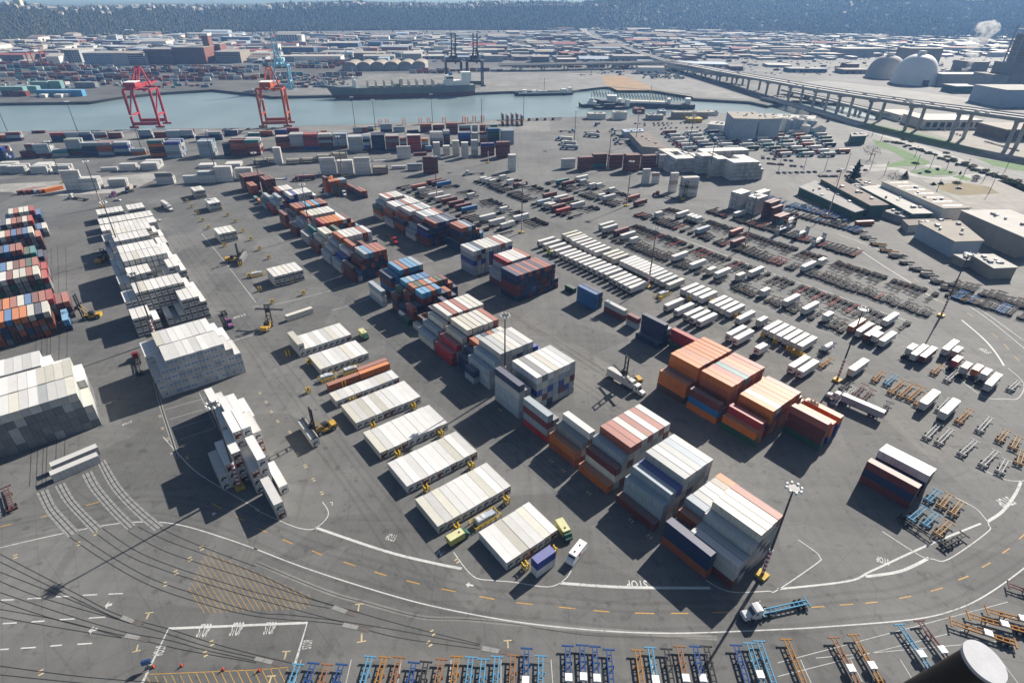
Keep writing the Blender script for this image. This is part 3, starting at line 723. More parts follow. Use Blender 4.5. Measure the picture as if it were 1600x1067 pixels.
bay('low pair left of the navy wall', 175.2, 136.0, ['lm'], 20); bay('low red and grey pair', 176.2, 144.6, ['mg'], 40)
bay('bright blue wall', 173.4, 160.0, ['bbb', '3n'], 40, 'ne'); bay('small green end box', 177.3, 178.8, ['e'], 20)
bay('great navy-and-red cube', 149.6, 188.4, ['nmmnn', '5p', '5n', '5p', '5n', '5p', '5n', '5p', '5p', '5n', '2n'], 40, 'nmnmnbn', pitch=2.42)
bay('block behind the great cube', 153.4, 203.6, ['3ll', '5r', '5w', '5w', '5w', '5w', '5p', '4m'], 40, 'lOmg', pitch=2.5)
bay('white-topped block with royal blue layer', 150.2, 224.9, ['llBlw'[:5], '5l', '5n', '5c', '5w', '5w', '5g', '5p', '5w', '5w', '3w'], 40, 'llBlgm', pitch=2.55)
bay('navy block with a salmon top', 161.2, 257.0, ['2n', '5p', '5O', '5l', '5n', '4O', '3k'], 40, 'nnnd')
bay('navy block behind the salmon top', 151.0, 272.6, ['4Bn', '3n', '5p', '5n', '5n', '5l', '5n', '5n'], 40, 'nnnm')
bay('pale block of the second line, front', 150.2, 286.0, ['2wl', '3ml', '4m', '5w', '5l', '5w', '5w', '5p'], 40, 'mlmn')
bay('pale block of the second line, middle', 150.0, 299.6, ['3mOn', '4mO', '5w', '5w', '5p', '5w', '5l', '5w'], 40, 'mlmO')
bay('pale block of the second line, rear', 150.0, 313.4, ['4wlmO', '5w', '5w', '5l', '5p', '5w', '5w', '5w'], 40, 'wmlO')
bay('green-footed block ending the second line', 151.0, 331.6, ['3cOe', '4l', '5w', '5p', '5w', '5c', '5w', '3b', '4w', '3w'], 40, 'cgOm')
bay('orange and white pile at the yard crossing', 140.6, 402.0, ['', 'lOOOm'], 20); bay('orange pile at the yard crossing', 145.6, 400.0, ['4O', '4O', '4o', '4l', '4l'], 20, 'OOt')
bay('low maroon run by the yard crossing', 160.4, 382.0, ['2m', '2O'], 40, 'mn'); bay('low maroon run by the yard crossing, rear', 160.4, 395.0, ['2m'], 40, 'n')
bay('low walls at the right lane bend', 159.4, 20.0, ['mnm', '', '', '3w', '3w'], 45, 'mn')
# ---- refrigerated blocks: line of white stacks at left
bay('blue-lettered white pyramid', 1.4, 205.0, ['3w', '4w', '5w', '5w', '5w', '5w', '5w', '5w', '5w', '5w', '4w', '3w'], 40, 'www', True, 'logo', 2.4)
bay('white pyramid, second row', 1.0, 217.6, ['4w', '4w', '5c', '5w', '5w', '5w', '5w', '5w', '5w', '5w', '4w', '3w'], 40, 'www', True, 'logo', 2.4)
bay('broken white block with dark unit ends', 1.8, 259.0, ['3w', '3w', '3w', '2w', '', '2w', '1w', '2w', '4w', '4w', '4w', '3w'], 40, 'www', True, 'unit', 2.4)
bay('broken white block, second row', 1.6, 271.4, ['4w', '4w', '5w', '5c', '5w', '5w', '5w', '5w', '5w', '5w', '4w', '3w'], 40, 'www', True, 'unit', 2.4)
bay('white block with the dark notch', 2.2, 300.6, ['3w', '3w', '4w', '4w', '4w', '4w', '1g', '2g', '3w', '4w', '4w', '3w'], 40, 'wwg', True, ends=['unit', 'logo'], pitch=2.4)
bay('white block behind the dark notch', 2.4, 313.2, ['3w', '4w', '5w', '5w', '5c', '5w', '5w', '5w', '5w', '5w', '4w', '3w'], 40, 'www', True, 'logo', 2.4)
bay('notched white block, rear row', 2.6, 325.8, ['3w', '4w', '5w', '5w', '5w', '5w', '5w', '5w', '5w', '4w', '4w', ''], 40, 'www', True, 'logo', 2.4)
bay('white mid-line block', 3.0, 354.6, ['2w', '3w', '4w', '4w', '4w', '4w', '4w', '4w', '4w', '', '2w', '2w'], 40, 'www', True, 'logo', 2.4)
bay('white mid-line block, rear row', 3.4, 367.6, ['3w', '3w', '4c', '4w', '4c', '4w', '4w', '4w', '4w', '4w', '3w', '2w'], 40, 'www', True, 'unit', 2.4)
bay('low white row nearest the far mast', 4.6, 396.6, ['2w'] * 12, 40, 'www', True, 'logo', 2.4)
bay('two-high white row by the far aisle', 5.0, 410.6, ['2w'] * 12, 40, 'www', True, 'unit', 2.4)
bay('farthest white row of the left line', 6.0, 432.0, ['2w'] * 6 + ['', '2w', '2w', '2w', '2w'], 40, 'www', True, 'unit', 2.4)
# ---- white pile in front of it
bay('white pile by the left mast, front end', 15.9, 124.6, ['2w'], 40, 'w', True, 'unit', 2.5)
bay('white pile by the left mast, front step', 17.2, 133.4, ['', 'w'], 40, 'w', True, 'unit', 2.5)
bay('white pile by the left mast, left part', 6.8, 145.2, ['2w', '3w', '4w'], 40, 'w', True, 'unit', 2.5)
bay('white pile by the left mast, main row', 14.3, 138.0, ['3w', '4w'], 40, 'w', True, 'unit', 2.5)
bay('white pile by the left mast, middle row', 14.3, 150.6, ['5w', '5w', '4w'], 40, 'w', True, 'unit', 2.5)
bay('white pile by the left mast, rear row', 13.0, 163.2, ['3w', '4w', '4w', '3w'], 40, 'w', True, 'unit', 2.5)
bay('white pile by the left mast, rear end', 13.4, 175.8, ['3w', '2w'], 40, 'w', True, 'unit', 2.5)
# ---- stacks at the left edge, columns counted from the aisle
bay('grey wall at the left edge', -17.6, 201.2, ['3c', '5c', '5w', '5w', '5g', '5w', '5w', '5c', '5w', '5w', '5w', '5g', '5w'], 40, 'GGGg', True, 'door', 2.45, -1)
bay('left-edge grey wall, second row', -17.6, 213.9, ['4w', '5c', '5c', '5c', '5c', '5w', '5w', '5w', '5w', '5c', '5w', '5g', '5w'], 40, 'GGGg', True, 'door', 2.45, -1)
bay('left-edge grey wall, third row', -21.0, 227.6, ['3w', '3w', '4w', '5w', '5w', '5w', '5w', '5w', '5w', '5w', '5w'], 40, 'GGGg', True, 'door', 2.45, -1)
bay('left-edge colour block, front row', -19.4, 282.4, ['2nk', '', '4c', '4n', '4c', '4o', '4o', '4b', '4o', '4O', '4m', '4c'], 40, 'ddmGOn', pitch=2.5, step=-1)
bay('left-edge colour block, second row', -17.4, 295.6, ['3p', '3m', '4r', '4p', '4m', '4b', '4c', '4p', '4o', '4m', '4p', '4w'], 40, 'dmGn', pitch=2.5, step=-1)
bay('white-topped block at the left edge', -23.4, 331.0, ['3r', '4c', '4p', '4c', '4c', '4m', '4w', '4c', '4w', '4r', '4c'], 40, 'GGed', pitch=2.5, step=-1)
bay('left-edge white-topped block, rear row', -23.2, 344.4, ['3r', '4p', '4e', '4p', '4m', '4c', '4b', '4e', '4p', '4c'], 40, 'Ged', pitch=2.5, step=-1)
bay('maroon block at the left edge', -24.2, 372.6, ['2n', '3t', '3e', '4p', '4p', '4b', '4n', '4p', '4p', '4m'], 40, 'dmn', pitch=2.5, step=-1)
bay('cream-striped block at the left edge', -23.4, 400.0, ['3p', '4c', '4b', '4m', '4b', '4p', '4c', '4r', '4c'], 40, 'Gdm', pitch=2.5, step=-1)
bay('blue-ended block at the left edge', -20.4, 424.0, ['2c', '2b', '4r', '4c', '4m', '4p', '4c', '4n', '4c'], 40, 'dmG', pitch=2.5, step=-1)
bay('farthest block at the left edge', -21.6, 446.0, ['3b', '4r', '4c', '4c', '4p', '4c', '3b'], 40, 'Gmn', pitch=2.5, step=-1)
# ---- single-height refrigerated rows on the power racks
def reefer_row(where, px, py, n, tiers=1, first=None, size=40):
    u, v = toUV(P(px, py, HR * tiers))
    cols = ['w' * tiers] * n
    if first: cols[0] = first
    for i in range(n):
        if RB.random() < 0.16: cols[i] = cols[i][:-1] + 'c'
    bay(where, u, v, cols, size, 'w', True, 'unit', 2.46)
reefer_row('nearest white row by the vans', 791.5, 879.4, 7)
reefer_row('second white row from the front', 684.3, 822.7, 10)
reefer_row('third white row from the front', 636.2, 760, 10)
reefer_row('fourth white row from the front', 594, 707.5, 10)
reefer_row('fifth white row from the front', 556, 661, 10)
reefer_row('sixth white row from the front', 525, 627, 10, size=20)
reefer_row('seventh white row from the front', 500.4, 577, 8)
reefer_row('eighth white row with a doubled end', 467, 548.5, 9, 1, 'ww')
reefer_row('two-high white block by the handler', 427.5, 432.5, 6, 2)
reefer_row('two-high white block by the handler pads', 341.5, 366, 4, 2)
reefer_row('small white block further up the pads', 326, 318.5, 3, 2)
reefer_row('last small white block up the pads', 303, 299, 3, 2)
def single(c, a, b, z, size, reefer=False, end='door', label='', ucol=None):
    """one container whose near lower edge runs from photo position a to b"""
    A, B = P(*a), P(*b); d = (B - A).normalized(); n = Vector((-d.y, d.x, 0))
    if n.y < 0: n = -n
    c0 = A + d * LEN[size] / 2 + n * CW / 2
    put(c, c0.x, c0.y, z, math.atan2(d.y, d.x), size, reefer, end, label, ucol=ucol)
# flat-topped orange boxes lying along the row
for k, (c, du, dv) in enumerate((('O', 0, 0), ('o', 12.4, 0), ('p', 13.0, 2.7))):
    u0, v0 = toUV(P(515, 613)); p = Y(u0 + 6.2 + du, v0 + 1.4 + dv)
    put(c, p.x, p.y, 0, YA, 40, False, 'door', ('orange box with a grey side lying along the white rows, left end', 'orange box lying along the white rows, right end', 'salmon box lying behind the orange pair among the white rows')[k])
single('B', (839, 903), (870, 881), HD, 20, label='royal blue short box stacked on a white one beside the van')
single('w', (839, 903), (870, 881), 0, 20, label='white short box under the blue one beside the van')
single('w', (85, 754), (160, 722), 0, 40, True, 'unit', 'lone white reefer lying across the curved rail panels')
single('w', (85.5, 740), (158, 709), 0, 40, True, 'unit', 'white reefer behind the lone one across the rail panels')
single('c', (450, 503), (492, 489), 0, 40, label='cream box alone on the aisle above the white rows')

# ---- rows along the wharf: long sides towards the camera
WD = Vector((math.cos(WA), math.sin(WA), 0)); WN = Vector((-math.sin(WA), math.cos(WA), 0))
WST = [0]
def wst(x, y, spec, depth=1, size=40, pal=None, reefer=False, where='wharf rows', hi=None):
    """stacks side-on to the camera; x,y the photo position of the near lower left corner"""
    WST[0] += 1
    A = P(x, y); H = HR if reefer else HD
    pal = pal or (spec + 'gmlw')
    for d in range(depth):
        seq = list(spec) if d == 0 else [RB.choice(pal) for _ in range(max(1, len(spec) + RB.choice((0, 0, 0, -1))))]
        for t, c in enumerate(seq):
            p = A + WD * (LEN[size] / 2 + RB.uniform(-.08, .08)) + WN * (CW / 2 + d * 2.6)
            put(c, p.x, p.y, t * H, WA, size, reefer, RB.choice(('door', 'logo')) if reefer else 'door',
                '%s %s, %s tier, %s%s stack of the %s' % (CN[c], 'reefer' if reefer else 'container', tname(t, len(seq)), nth(WST[0]), '' if d == 0 else ' deep (%s row)' % nth(d + 1), where))
def wgroup(where, items, **k):
    WST[0] = 0
    for it in items: wst(*it[:2], it[2], *(it[3:] if len(it) > 3 else ()), where=where, **k)
wgroup('front wharf row', [(-14, 252, 'nnnB', 5), (34, 247, 'mm', 2), (45, 246, 'GmGm', 3, 20), (57, 246, 'mlll', 4), (84, 245.5, 'gt', 3), (108, 243, 'mellg', 3), (132, 243.5, 'nnnl', 4), (155, 243, 'lOOl', 4), (181, 243, 'nlBl', 5), (206, 242.5, 'ol', 2),
    (236, 245, 'oddot', 3), (262, 247.5, 'lGllB', 6), (313, 246, 'lllll', 5), (351, 244, 'nnnn', 3, 20), (363, 244, 'mmOOm', 5), (386, 244, 'mmmOt', 6), (433, 233, 'OOmm', 4), (455, 234, 'mgggg', 5), (477, 234, 'Brrmr', 5), (500, 233.5, 'dmlmc', 4), (523, 233, 'mllll', 5), (546, 238, 'gglgg', 5), (569, 237, 'mBlnl', 5, 20), (582, 235, 'nnnnn', 5),
    (604, 237, 'nmmGm', 4), (626, 235, 'Gmlp', 4, 20), (638, 236, 'rrrrm', 4), (660, 236, 'dmlo', 4, 20), (673, 230, 'ddlww', 3), (694, 228, 'ndmnl', 4, 20), (717, 226, 'nnBb', 3), (738, 226, 'glgg', 3, 20), (751, 225, 'mOlm', 3, 20), (762, 224, 'nneeb', 3), (784, 227, 'lllll', 4)])
wgroup('back wharf row', [(-10, 221, 'mo', 2), (13, 221, 'nlm', 2), (82, 222, 'nnr', 2), (104, 221, 'ggl', 2), (124, 220, 'nnl', 2), (147, 216, 'ml', 1), (170, 217, 'mm', 2), (218, 217, 'nll', 2), (242, 216, 'rm', 1), (262, 218, 'lll', 2), (283, 217, 'nll', 3), (307, 222, 'nn', 2), (327, 220, 'nnl', 3), (352, 213, 'nn', 2), (387, 213, 't', 2), (407, 214, 'mO', 2), (430, 212, 'nB', 1), (449, 209, 'mr', 1), (471, 211, 'm', 1), (502, 213, 'OO', 1, 20), (552, 208, 'gl', 1), (566, 208, 'mm', 1, 20), (575, 206, 'nl', 1, 20), (595, 207, 'nll', 1), (615, 207, 'll', 1), (636, 208, 'n', 1), (657, 207, 'mmO', 2), (677, 208, 'nmp', 2), (698, 210, 'mmmp', 3), (718, 209, 'mml', 2), (738, 208, 'glg', 1, 20), (750, 208, 'mmO', 1, 20), (760, 208, 'eee', 2), (50, 209, 'm', 1)])
wgroup('white stacks fronting the wharf rows', [(678, 248, 'wwwww', 2, 20), (693, 243, 'ccc', 2, 20), (708, 245, 'ccccc', 2, 20), (722, 248, 'wwwww', 2, 20), (737, 244, 'ggwgg', 2, 20), (795, 269, 'wwwww', 2, 20), (621, 249, 'wwww', 1), (430, 257, 'wwwww', 2, 20), (502, 274, 'wwwww', 2), (529, 273, 'wwww', 2), (556, 274, 'wwwww', 2)], pal='ww')
wgroup('maroon and grey stacks by the cross road', [(752, 244, 'mmmB', 2), (776, 247, 'mmmmm', 2), (662, 272, 'mmmmm', 2), (637, 267, 'gl', 1), (612, 265, 'w', 1), (646, 244, 'm', 1), (665, 238, 'mk', 1, 20)], pal='mm')
wgroup('low white blocks left of the cross road', [(-9, 271, 'ww', 6), (14, 272, 'gg', 4), (49, 272, 'ww', 6), (84, 271, 'ww', 3), (189, 268, 'ww', 3), (222, 267, 'gg', 6), (158, 268, 'w', 1), (311, 263.5, 'w', 3), (352, 262, 'w', 4), (104, 298, 'wwwww', 1), (128, 298, 'wwg', 3), (171, 293, 'gg', 2), (246, 289, 'wwG', 2), (288, 287, 'ww', 1), (312, 287, 'wwl', 2), (339, 285, 'wwww', 2), (370, 281, 'www', 2)], pal='ww', reefer=True)
for k, c in enumerate('mpmloo'):
    a = P(29 + k * 8.4, 304 - k * 0.5); put(c, a.x + 3, a.y + 5, 0, R(62), 40, label='%s container, %s from left in the low row by the rail strip' % (CN[c], nth(k + 1)))
wgroup('maroon stacks beside the big white block', [(877, 264, 'www', 1), (904, 267, 'mmmm', 2), (926, 262, 'tmmm', 2), (951, 263, 'mmmm', 2), (977, 269, 'mmmmm', 3), (1003, 264, 'mmmm', 2), (1029, 263, 'wwww', 2, 20)], pal='mm')
for c in CONT:
    if c['label'].startswith('maroon container, fourth tier, fifth stack of the maroon stacks'): c['text'] = 'MATSON'
def wends(where, x, y, cols, pitch=2.5, pal='w', rows=1):
    """stacks with their ends towards the camera"""
    A = P(x, y)
    for r in range(rows):
        for i, n in enumerate(cols):
            for t in range(n if r == 0 else max(1, n - RB.choice((0, 0, 1)))):
                p = A + WD * (i * pitch + CW / 2) + WN * (LEN[40] / 2 + r * 12.6)
                put('w' if RB.random() < 0.8 else 'c', p.x, p.y, t * HR, WA - math.pi / 2, 40, True, 'door', 'white reefer, %s tier, %s end-on stack of the %s%s' % (tname(t, n), nth(i + 1), where, '' if r == 0 else ', row %d' % (r + 1)))
wends('long white pyramid', 1044, 270.5, [2, 3, 4, 4, 4, 4, 4, 4, 4, 4], rows=3)
wends('white block under the mast', 1088, 272, [4, 5, 5, 5, 5, 5], rows=2)
wends('white block beside the mast', 1112, 277, [4, 5, 5, 5, 4], rows=2)
wends('square white block', 1141, 283, [5, 5, 5, 5, 5, 5, 5, 5, 5, 4, 3], rows=2)
wends('high white row behind the pyramids', 1098, 258, [4] * 17, rows=1)
wgroup('rusty white stacks by the black handler', [(1003, 288, 'wwww', 1, 20), (1018, 288, 'wwx', 1, 20), (1045, 301, 'wwxww', 1, 20), (1064, 309, 'wwxww', 2)], pal='wx', reefer=True)
for k, (u0, v0, cols) in enumerate(((369, 213, ['4w', '4w', '4w']), (369, 200, ['4w', '4w', '4w']), (369, 188, ['4m', '4m', '3m']), (382, 206, ['3w', '4w', '4w']))):
    bay(('stepped white steps left of the maroon wall', 'white steps touching the maroon wall', 'maroon wall by the empty racks', 'white tops behind the stepped white steps')[k], u0 - 12, v0, cols, 40, 'wm'[k == 2], k != 2, 'door', 2.6, -1, axis='u')
bay('low maroon wall over a teal box', 352, 172, ['tm', 'mm'], 40, 'm', False, axis='u')

# ---- boxes standing on chassis in the wheeled rows
CHAS = []                       # (position of the tail, direction, colour, label)
def chas(p, rot, c, label, L=12.6, z=0.0): CHAS.append(dict(p=(p.x, p.y), rot=rot, c=c, label=label, L=L, z=z))
DK = [(0.014, 0.013, 0.014), (0.026, 0.019, 0.017), (0.05, 0.02, 0.017), (0.03, 0.027, 0.025), (0.012, 0.012, 0.013)]
OCC = []
KCo = (0.33, 0.16, 0.05)
def fbox(c, px, py, size=40, where='', reefer=None, end=None, z=1.28, ang=YA):
    """box on wheels: px,py the photo position of its near lower left corner"""
    A = P(px, py, z); d = Vector((math.cos(ang), math.sin(ang), 0)); n = Vector((-d.y, d.x, 0))
    p = A + d * LEN[size] / 2 + n * CW / 2
    rf = (c in 'wc') if reefer is None else reefer
    put(c, p.x, p.y, z, ang + math.pi, size, rf, end or ('unit' if rf else 'door'), where)
    u, v = toUV(p); OCC.append((u, v))
    q = p - d * (LEN[size] / 2 - 0.1 + (3 if size == 20 else 0))
    chas(Vector((q.x, q.y, 0)), ang, DK[len(CHAS) % 5], 'chassis under the ' + where[:1].lower() + where[1:])
def frow(where, a, b, n, c='w', size=40, end='unit'):
    A = Vector(toUV(P(*a, 1.28))); B = Vector(toUV(P(*b, 1.28)))
    for k in range(n):
        q = A.lerp(B, k / max(1, n - 1)); w = Y(q.x, q.y, 1.28); s = proj(w)
        cc = c if isinstance(c, str) and len(c) == 1 else c[k % len(c)]
        fbox(cc, s[0], s[1], size, '%s reefer, %s in %s' % ('white' if cc == 'w' else 'cream' if cc == 'c' else 'grey', nth(k + 1), where), True, end)
frow('wheeled front row, left group', (843, 385), (869, 400), 4)
frow('wheeled front row, ten-box group', (877, 405), (947, 437.5), 10)
frow('wheeled front row, five-box group', (955, 443), (985, 459), 5)
frow('wheeled front row, pair past the cage', (1042, 487), (1058, 495), 2)
frow('wheeled front row, trio', (1073, 502), (1094, 512), 3)
frow('wheeled front row, pair behind the orange blocks', (1140, 533), (1151, 540), 2)
frow('wheeled front row, short one', (1185, 555), (1185, 555), 1, 'w', 20)
frow('wheeled front row, last pair', (1238, 584), (1252, 591), 2)
frow('wheeled back row, cream trio', (881, 374.5), (893, 381), 3, 'c', 40, 'door')
frow('wheeled back row, six-box group', (896, 384), (931, 402), 6, 'w', 40, 'door')
frow('wheeled back row, trio', (945, 406), (959, 413), 3, 'c', 40, 'door')
frow('wheeled back row, eight-box group', (972, 417), (1014, 437), 8, 'w', 40, 'door')
frow('wheeled back row, grey trio', (1020, 441), (1035, 449), 3, 'g', 40, 'door')
frow('wheeled back row, cream single', (1045, 454), (1045, 454), 1, 'c', 40, 'door')
frow('wheeled back row, four-box group', (1068, 462), (1096, 475), 4, 'w', 40, 'door')
frow('wheeled back row, second four', (1112, 483), (1139, 497), 4, 'wwwg', 40, 'door')
frow('wheeled back row, single by the yellow posts', (1155, 508), (1155, 508), 1, 'w', 40, 'door')
frow('wheeled back row, short grey one', (1187, 511), (1187, 511), 1, 'g', 20, 'door')
frow('wheeled back row, last six', (1197, 525), (1251, 551), 6, 'w', 40, 'door')
FB = [('B', [(1192, 464, 'w', 20), (1228, 480, 'w', 40), (1257.6, 492.5, 'w', 40), (1291, 503, 'w', 20), (1331, 520, 'O', 40), (1342.5, 528, 'w', 40), (1355.6, 534, 'm', 40), (1368, 536, 'w', 20), (1379, 543, 'w', 40), (1422, 556, 'w', 20), (1429, 565, 'w', 40), (1443, 568, 'm', 40), (1384, 511, 'w', 40), (1478, 557, 'w', 40), (1493, 560, 'c', 20), (1493, 575, 'r', 20), (1507, 586, 'w', 20), (1525, 589, 'o', 20), (1538, 596, 'w', 20), (1545, 613, 'w', 40),
             (1053, 409, 'w', 40), (1081, 422, 'w', 40), (939, 359, 'w', 40), (944, 364, 'w', 40), (962, 368, 'm', 40), (972, 375.5, 'w', 40), (987, 381, 'w', 20), (1108, 430, 'c', 20), (1120, 436, 'w', 40), (1153.5, 439, 'c', 20), (1173, 434, 'w', 40)]),
      ('C', [(1090.5, 366, 'l', 40), (1143, 369, 'p', 40), (1145.6, 385, 'm', 40), (1256, 425, 'w', 40), (1282, 415, 'w', 20), (1026, 340, 'w', 20), (1059, 341, 'w', 40), (1076, 344, 'w', 20), (1082, 346, 'w', 20), (1088, 348, 'w', 20)]),
      ('D', [(1149, 340, 'w', 40)]),
      ('F', [(671, 310, 'w', 40), (682, 315.5, 'w', 40), (692, 318, 'm', 40), (703, 323, 'm', 40), (714, 328, 'm', 40), (723, 332, 'b', 40), (684, 292, 'b', 40), (669, 288, 'm', 40), (676, 290, 'm', 40), (732, 310, 'w', 20), (783, 332, 'w', 20), (751, 346, 'w', 40), (766, 353, 'w', 40), (784, 358, 'w', 20), (793, 355, 'w', 20), (804, 346, 'w', 40), (655, 301, 'w', 20), (645, 296, 'p', 40)]),
      ('H', [(752, 284, 'w', 20), (759, 286, 'w', 20), (766, 288, 'c', 20), (782, 281, 'c', 20), (794, 288, 'w', 20), (804, 293, 'm', 40), (850.6, 310, 'm', 40), (841, 321, 'l', 40), (852, 325, 'c', 20), (859, 326, 'w', 20), (868, 315, 'w', 40), (877, 318, 'm', 40), (863.5, 329, 'm', 40), (871, 335, 'r', 40), (894, 326, 'w', 40)]),
      ('I', [(871, 288, 't', 40), (880, 291, 'm', 40), (902, 283, 'w', 40), (908, 288, 'w', 20), (922, 294, 'w', 20), (933, 294, 'w', 20), (937, 311, 'w', 20), (944, 314, 'w', 40), (953, 301, 'w', 20), (982, 314, 'p', 40), (993, 322, 'm', 40)])]
FN = dict(B='chassis row beside the wheeled reefers', C='middle chassis row', D='far right chassis row', F='rear chassis row by the tall blocks', H='rear middle chassis row', I='rear right chassis row')
for k, lst in FB:
    cnt = {}
    for x, y, c, s in lst:
        cnt[c, s] = cnt.get((c, s), 0) + 1
        fbox(c, x, y, s, '%s %sbox, %s such in the %s' % (CN[c], 'short ' if s == 20 else '', nth(cnt[c, s]), FN[k]), end='door')
fbox('w', 1332, 589, 40, 'white box on wheels alone below the striped mast', end='door')
fbox('w', 1444, 642, 40, 'white box between the orange chassis, left one', end='door')
fbox('w', 1475.5, 657, 40, 'white box between the orange chassis, right one', end='door')
# empty chassis filling the fields
def field(where, u_tail, v0, v1, step, n_skip, fl=1, seed=0, cols=None):
    rr = random.Random(seed); v = v0; k = 0
    while v < v1:
        k += 1
        if rr.random() > n_skip and not any(abs(v - b) < 2.6 and -3 < (a - u_tail) * fl < 15 for a, b in OCC):
            p = Y(u_tail + rr.uniform(-.8, .8), v + rr.uniform(-.2, .2))
            c = rr.choice(cols or DK)
            chas(p, YA if fl > 0 else YA + math.pi, c, 'bare chassis in the %s' % (where + (', right half' if fl < 0 else '')), rr.choice((12.6, 12.6, 11.0, 9.0)))
        v += step
RS = DK + [(0.22, 0.045, 0.035)]
field('row beside the wheeled reefers', 244, 62, 232, 2.7, 0.05, 1, 1)
field('row beside the wheeled reefers', 277, 66, 226, 2.7, 0.1, -1, 2, RS)
field('middle chassis row', 290, 64, 240, 2.7, 0.04, 1, 3, RS)
field('middle chassis row', 322, 70, 236, 2.7, 0.08, -1, 4)
field('far right chassis row', 335, 118, 216, 2.7, 0.05, 1, 5, RS)
field('rear row by the tall blocks', 193, 264, 392, 3.0, 0.15, 1, 6)
field('rear row by the tall blocks', 234, 262, 400, 3.0, 0.25, -1, 7)
field('rear middle chassis row', 250, 262, 372, 3.0, 0.15, 1, 8)
field('rear middle chassis row', 282, 264, 365, 3.0, 0.25, -1, 9)
field('rear right chassis row', 292, 262, 336, 3.0, 0.15, 1, 10)
field('rear right chassis row', 322, 264, 330, 3.0, 0.3, -1, 11)
BL = [(0.05, 0.13, 0.30), (0.04, 0.10, 0.24), (0.06, 0.16, 0.34)]
field('lot by the long sheds', 392, 150, 222, 3.0, 0.05, 1, 12, BL)
field('lot by the long sheds', 376, 136, 212, 3.0, 0.05, 1, 13, BL + DK)
field('stock along the right fence', 322, 28, 66, 2.2, 0.05, 1, 14, DK + BL)
field('stock along the right fence', 336, 34, 70, 2.2, 0.05, 1, 15, DK + BL[:1])
RK = random.Random(6)
for k in range(17):
    for j in range(2):
        p = P(1250 + k * 15.5 + j * 4 + RK.uniform(-2, 2), 322 + k * 8.3 + (k > 6) * (k - 6) * 1.6 + j * 2.2); chas(p, YA + R(RK.uniform(-60, -30)), (DK + [KCo])[RK.randrange(6)], 'dark chassis in the file along the right fence', RK.choice((6.4, 7.5, 9.0)))

# ================================================================== CHASSIS
mat('tyre', (0.018, 0.018, 0.019), 0.8, 0.3, 3); mat('rim', (0.35, 0.35, 0.34), 0.4, 0.2, 3, 0.5)
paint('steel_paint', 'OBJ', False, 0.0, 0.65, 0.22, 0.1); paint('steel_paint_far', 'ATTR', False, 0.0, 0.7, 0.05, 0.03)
paint('car_paint', 'OBJ', False, 0.03, 0.25, 0.0)
mat('glass_dark', (0.012, 0.015, 0.02), 0.08, 0.2, 1, 0.0, 0.8); mat('chrome', (0.5, 0.5, 0.5), 0.25, 0.1, 2, 0.9); mat('lamp_glass', (0.72, 0.72, 0.68), 0.3, 0.1, 2)
def chassis_frame(mb, L, mi=0):
    for y in (-0.48, 0.48):
        mb.box(0, L - 2.6, y - 0.12, y + 0.12, 0.88, 1.22, mi); mb.box(L - 2.62, L, y - 0.11, y + 0.11, 1.04, 1.24, mi)
    n = int(L / 1.25)
    for k in range(1, n): mb.box(k * 1.25 - 0.08, k * 1.25 + 0.08, -0.36, 0.36, 0.98, 1.15, mi)
def bolster(mb, x, w, mi=0):
    mb.box(x - 0.14, x + 0.14, -w, w, 1.0, 1.26, mi)
    for s in (-1, 1): mb.box(x - 0.2, x + 0.2, s * w - 0.12, s * w + 0.12, 1.02, 1.30, mi)
def wheel_mesh(r=0.5, w=0.6):
    mb = MB(); mb.tube((0, -w / 2, 0), (0, w / 2, 0), r, n=14, mi=0); mb.tube((0, -w / 2 - 0.02, 0), (0, w / 2 + 0.02, 0), r * 0.5, n=10, mi=1)
    return mb.mesh('wheel', [M['tyre'], M['rim']])
WHEEL = wheel_mesh()
CHM = {}
def chassis_meshes(L):
    if L in CHM: return CHM[L]
    a = MB(); chassis_frame(a, L)
    b = MB(); bolster(b, L - 0.15, 1.2)
    c = MB(); bolster(c, 0.2, 1.2); c.box(-0.02, 0.1, -1.1, 1.1, 0.55, 0.75)
    d = MB()
    for s in (-1, 1):
        d.box(L - 3.6, L - 3.42, s * 0.8 - 0.09, s * 0.8 + 0.09, 0.05, 1.0); d.box(L - 3.75, L - 3.25, s * 0.8 - 0.18, s * 0.8 + 0.18, 0.0, 0.06)
    d.box(L - 3.58, L - 3.46, -0.8, 0.8, 0.7, 0.8)
    e = MB()
    for x in (1.3, 2.6): e.box(x - 0.07, x + 0.07, -1.0, 1.0, 0.44, 0.58)
    e.box(0.7, 3.2, -0.42, -0.30, 0.6, 0.93); e.box(0.7, 3.2, 0.30, 0.42, 0.6, 0.93)
    f = MB(); chassis_frame(f, L); bolster(f, L - 0.15, 1.2); bolster(f, 0.2, 1.2); f.box(0.7, 3.3, -0.34, 0.34, 0.4, 0.9, 1); f.box(0.75, 3.25, -0.62, -0.61, 0.3, 1.0, 1); f.box(L - 4.2, L - 3.0, -0.34, 0.34, 0.9, 1.17, 0)
    for x in (1.3, 2.6):
        for s in (-1, 1): f.tube((x, s * 0.95 - 0.3, 0.5), (x, s * 0.95 + 0.3, 0.5), 0.5, n=8, mi=1)
    for s in (-1, 1): f.box(L - 3.6, L - 3.42, s * 0.8 - 0.09, s * 0.8 + 0.09, 0.0, 1.0)
    sp = [M['steel_paint']]
    CHM[L] = dict(frame=a.mesh('frame', sp), front=b.mesh('front_bolster', sp), rear=c.mesh('rear_bolster', sp), gear=d.mesh('landing_gear', sp), bogie=e.mesh('bogie', sp), whole=f.mesh('chassis', [M['steel_paint'], M['tyre']]))
    return CHM[L]
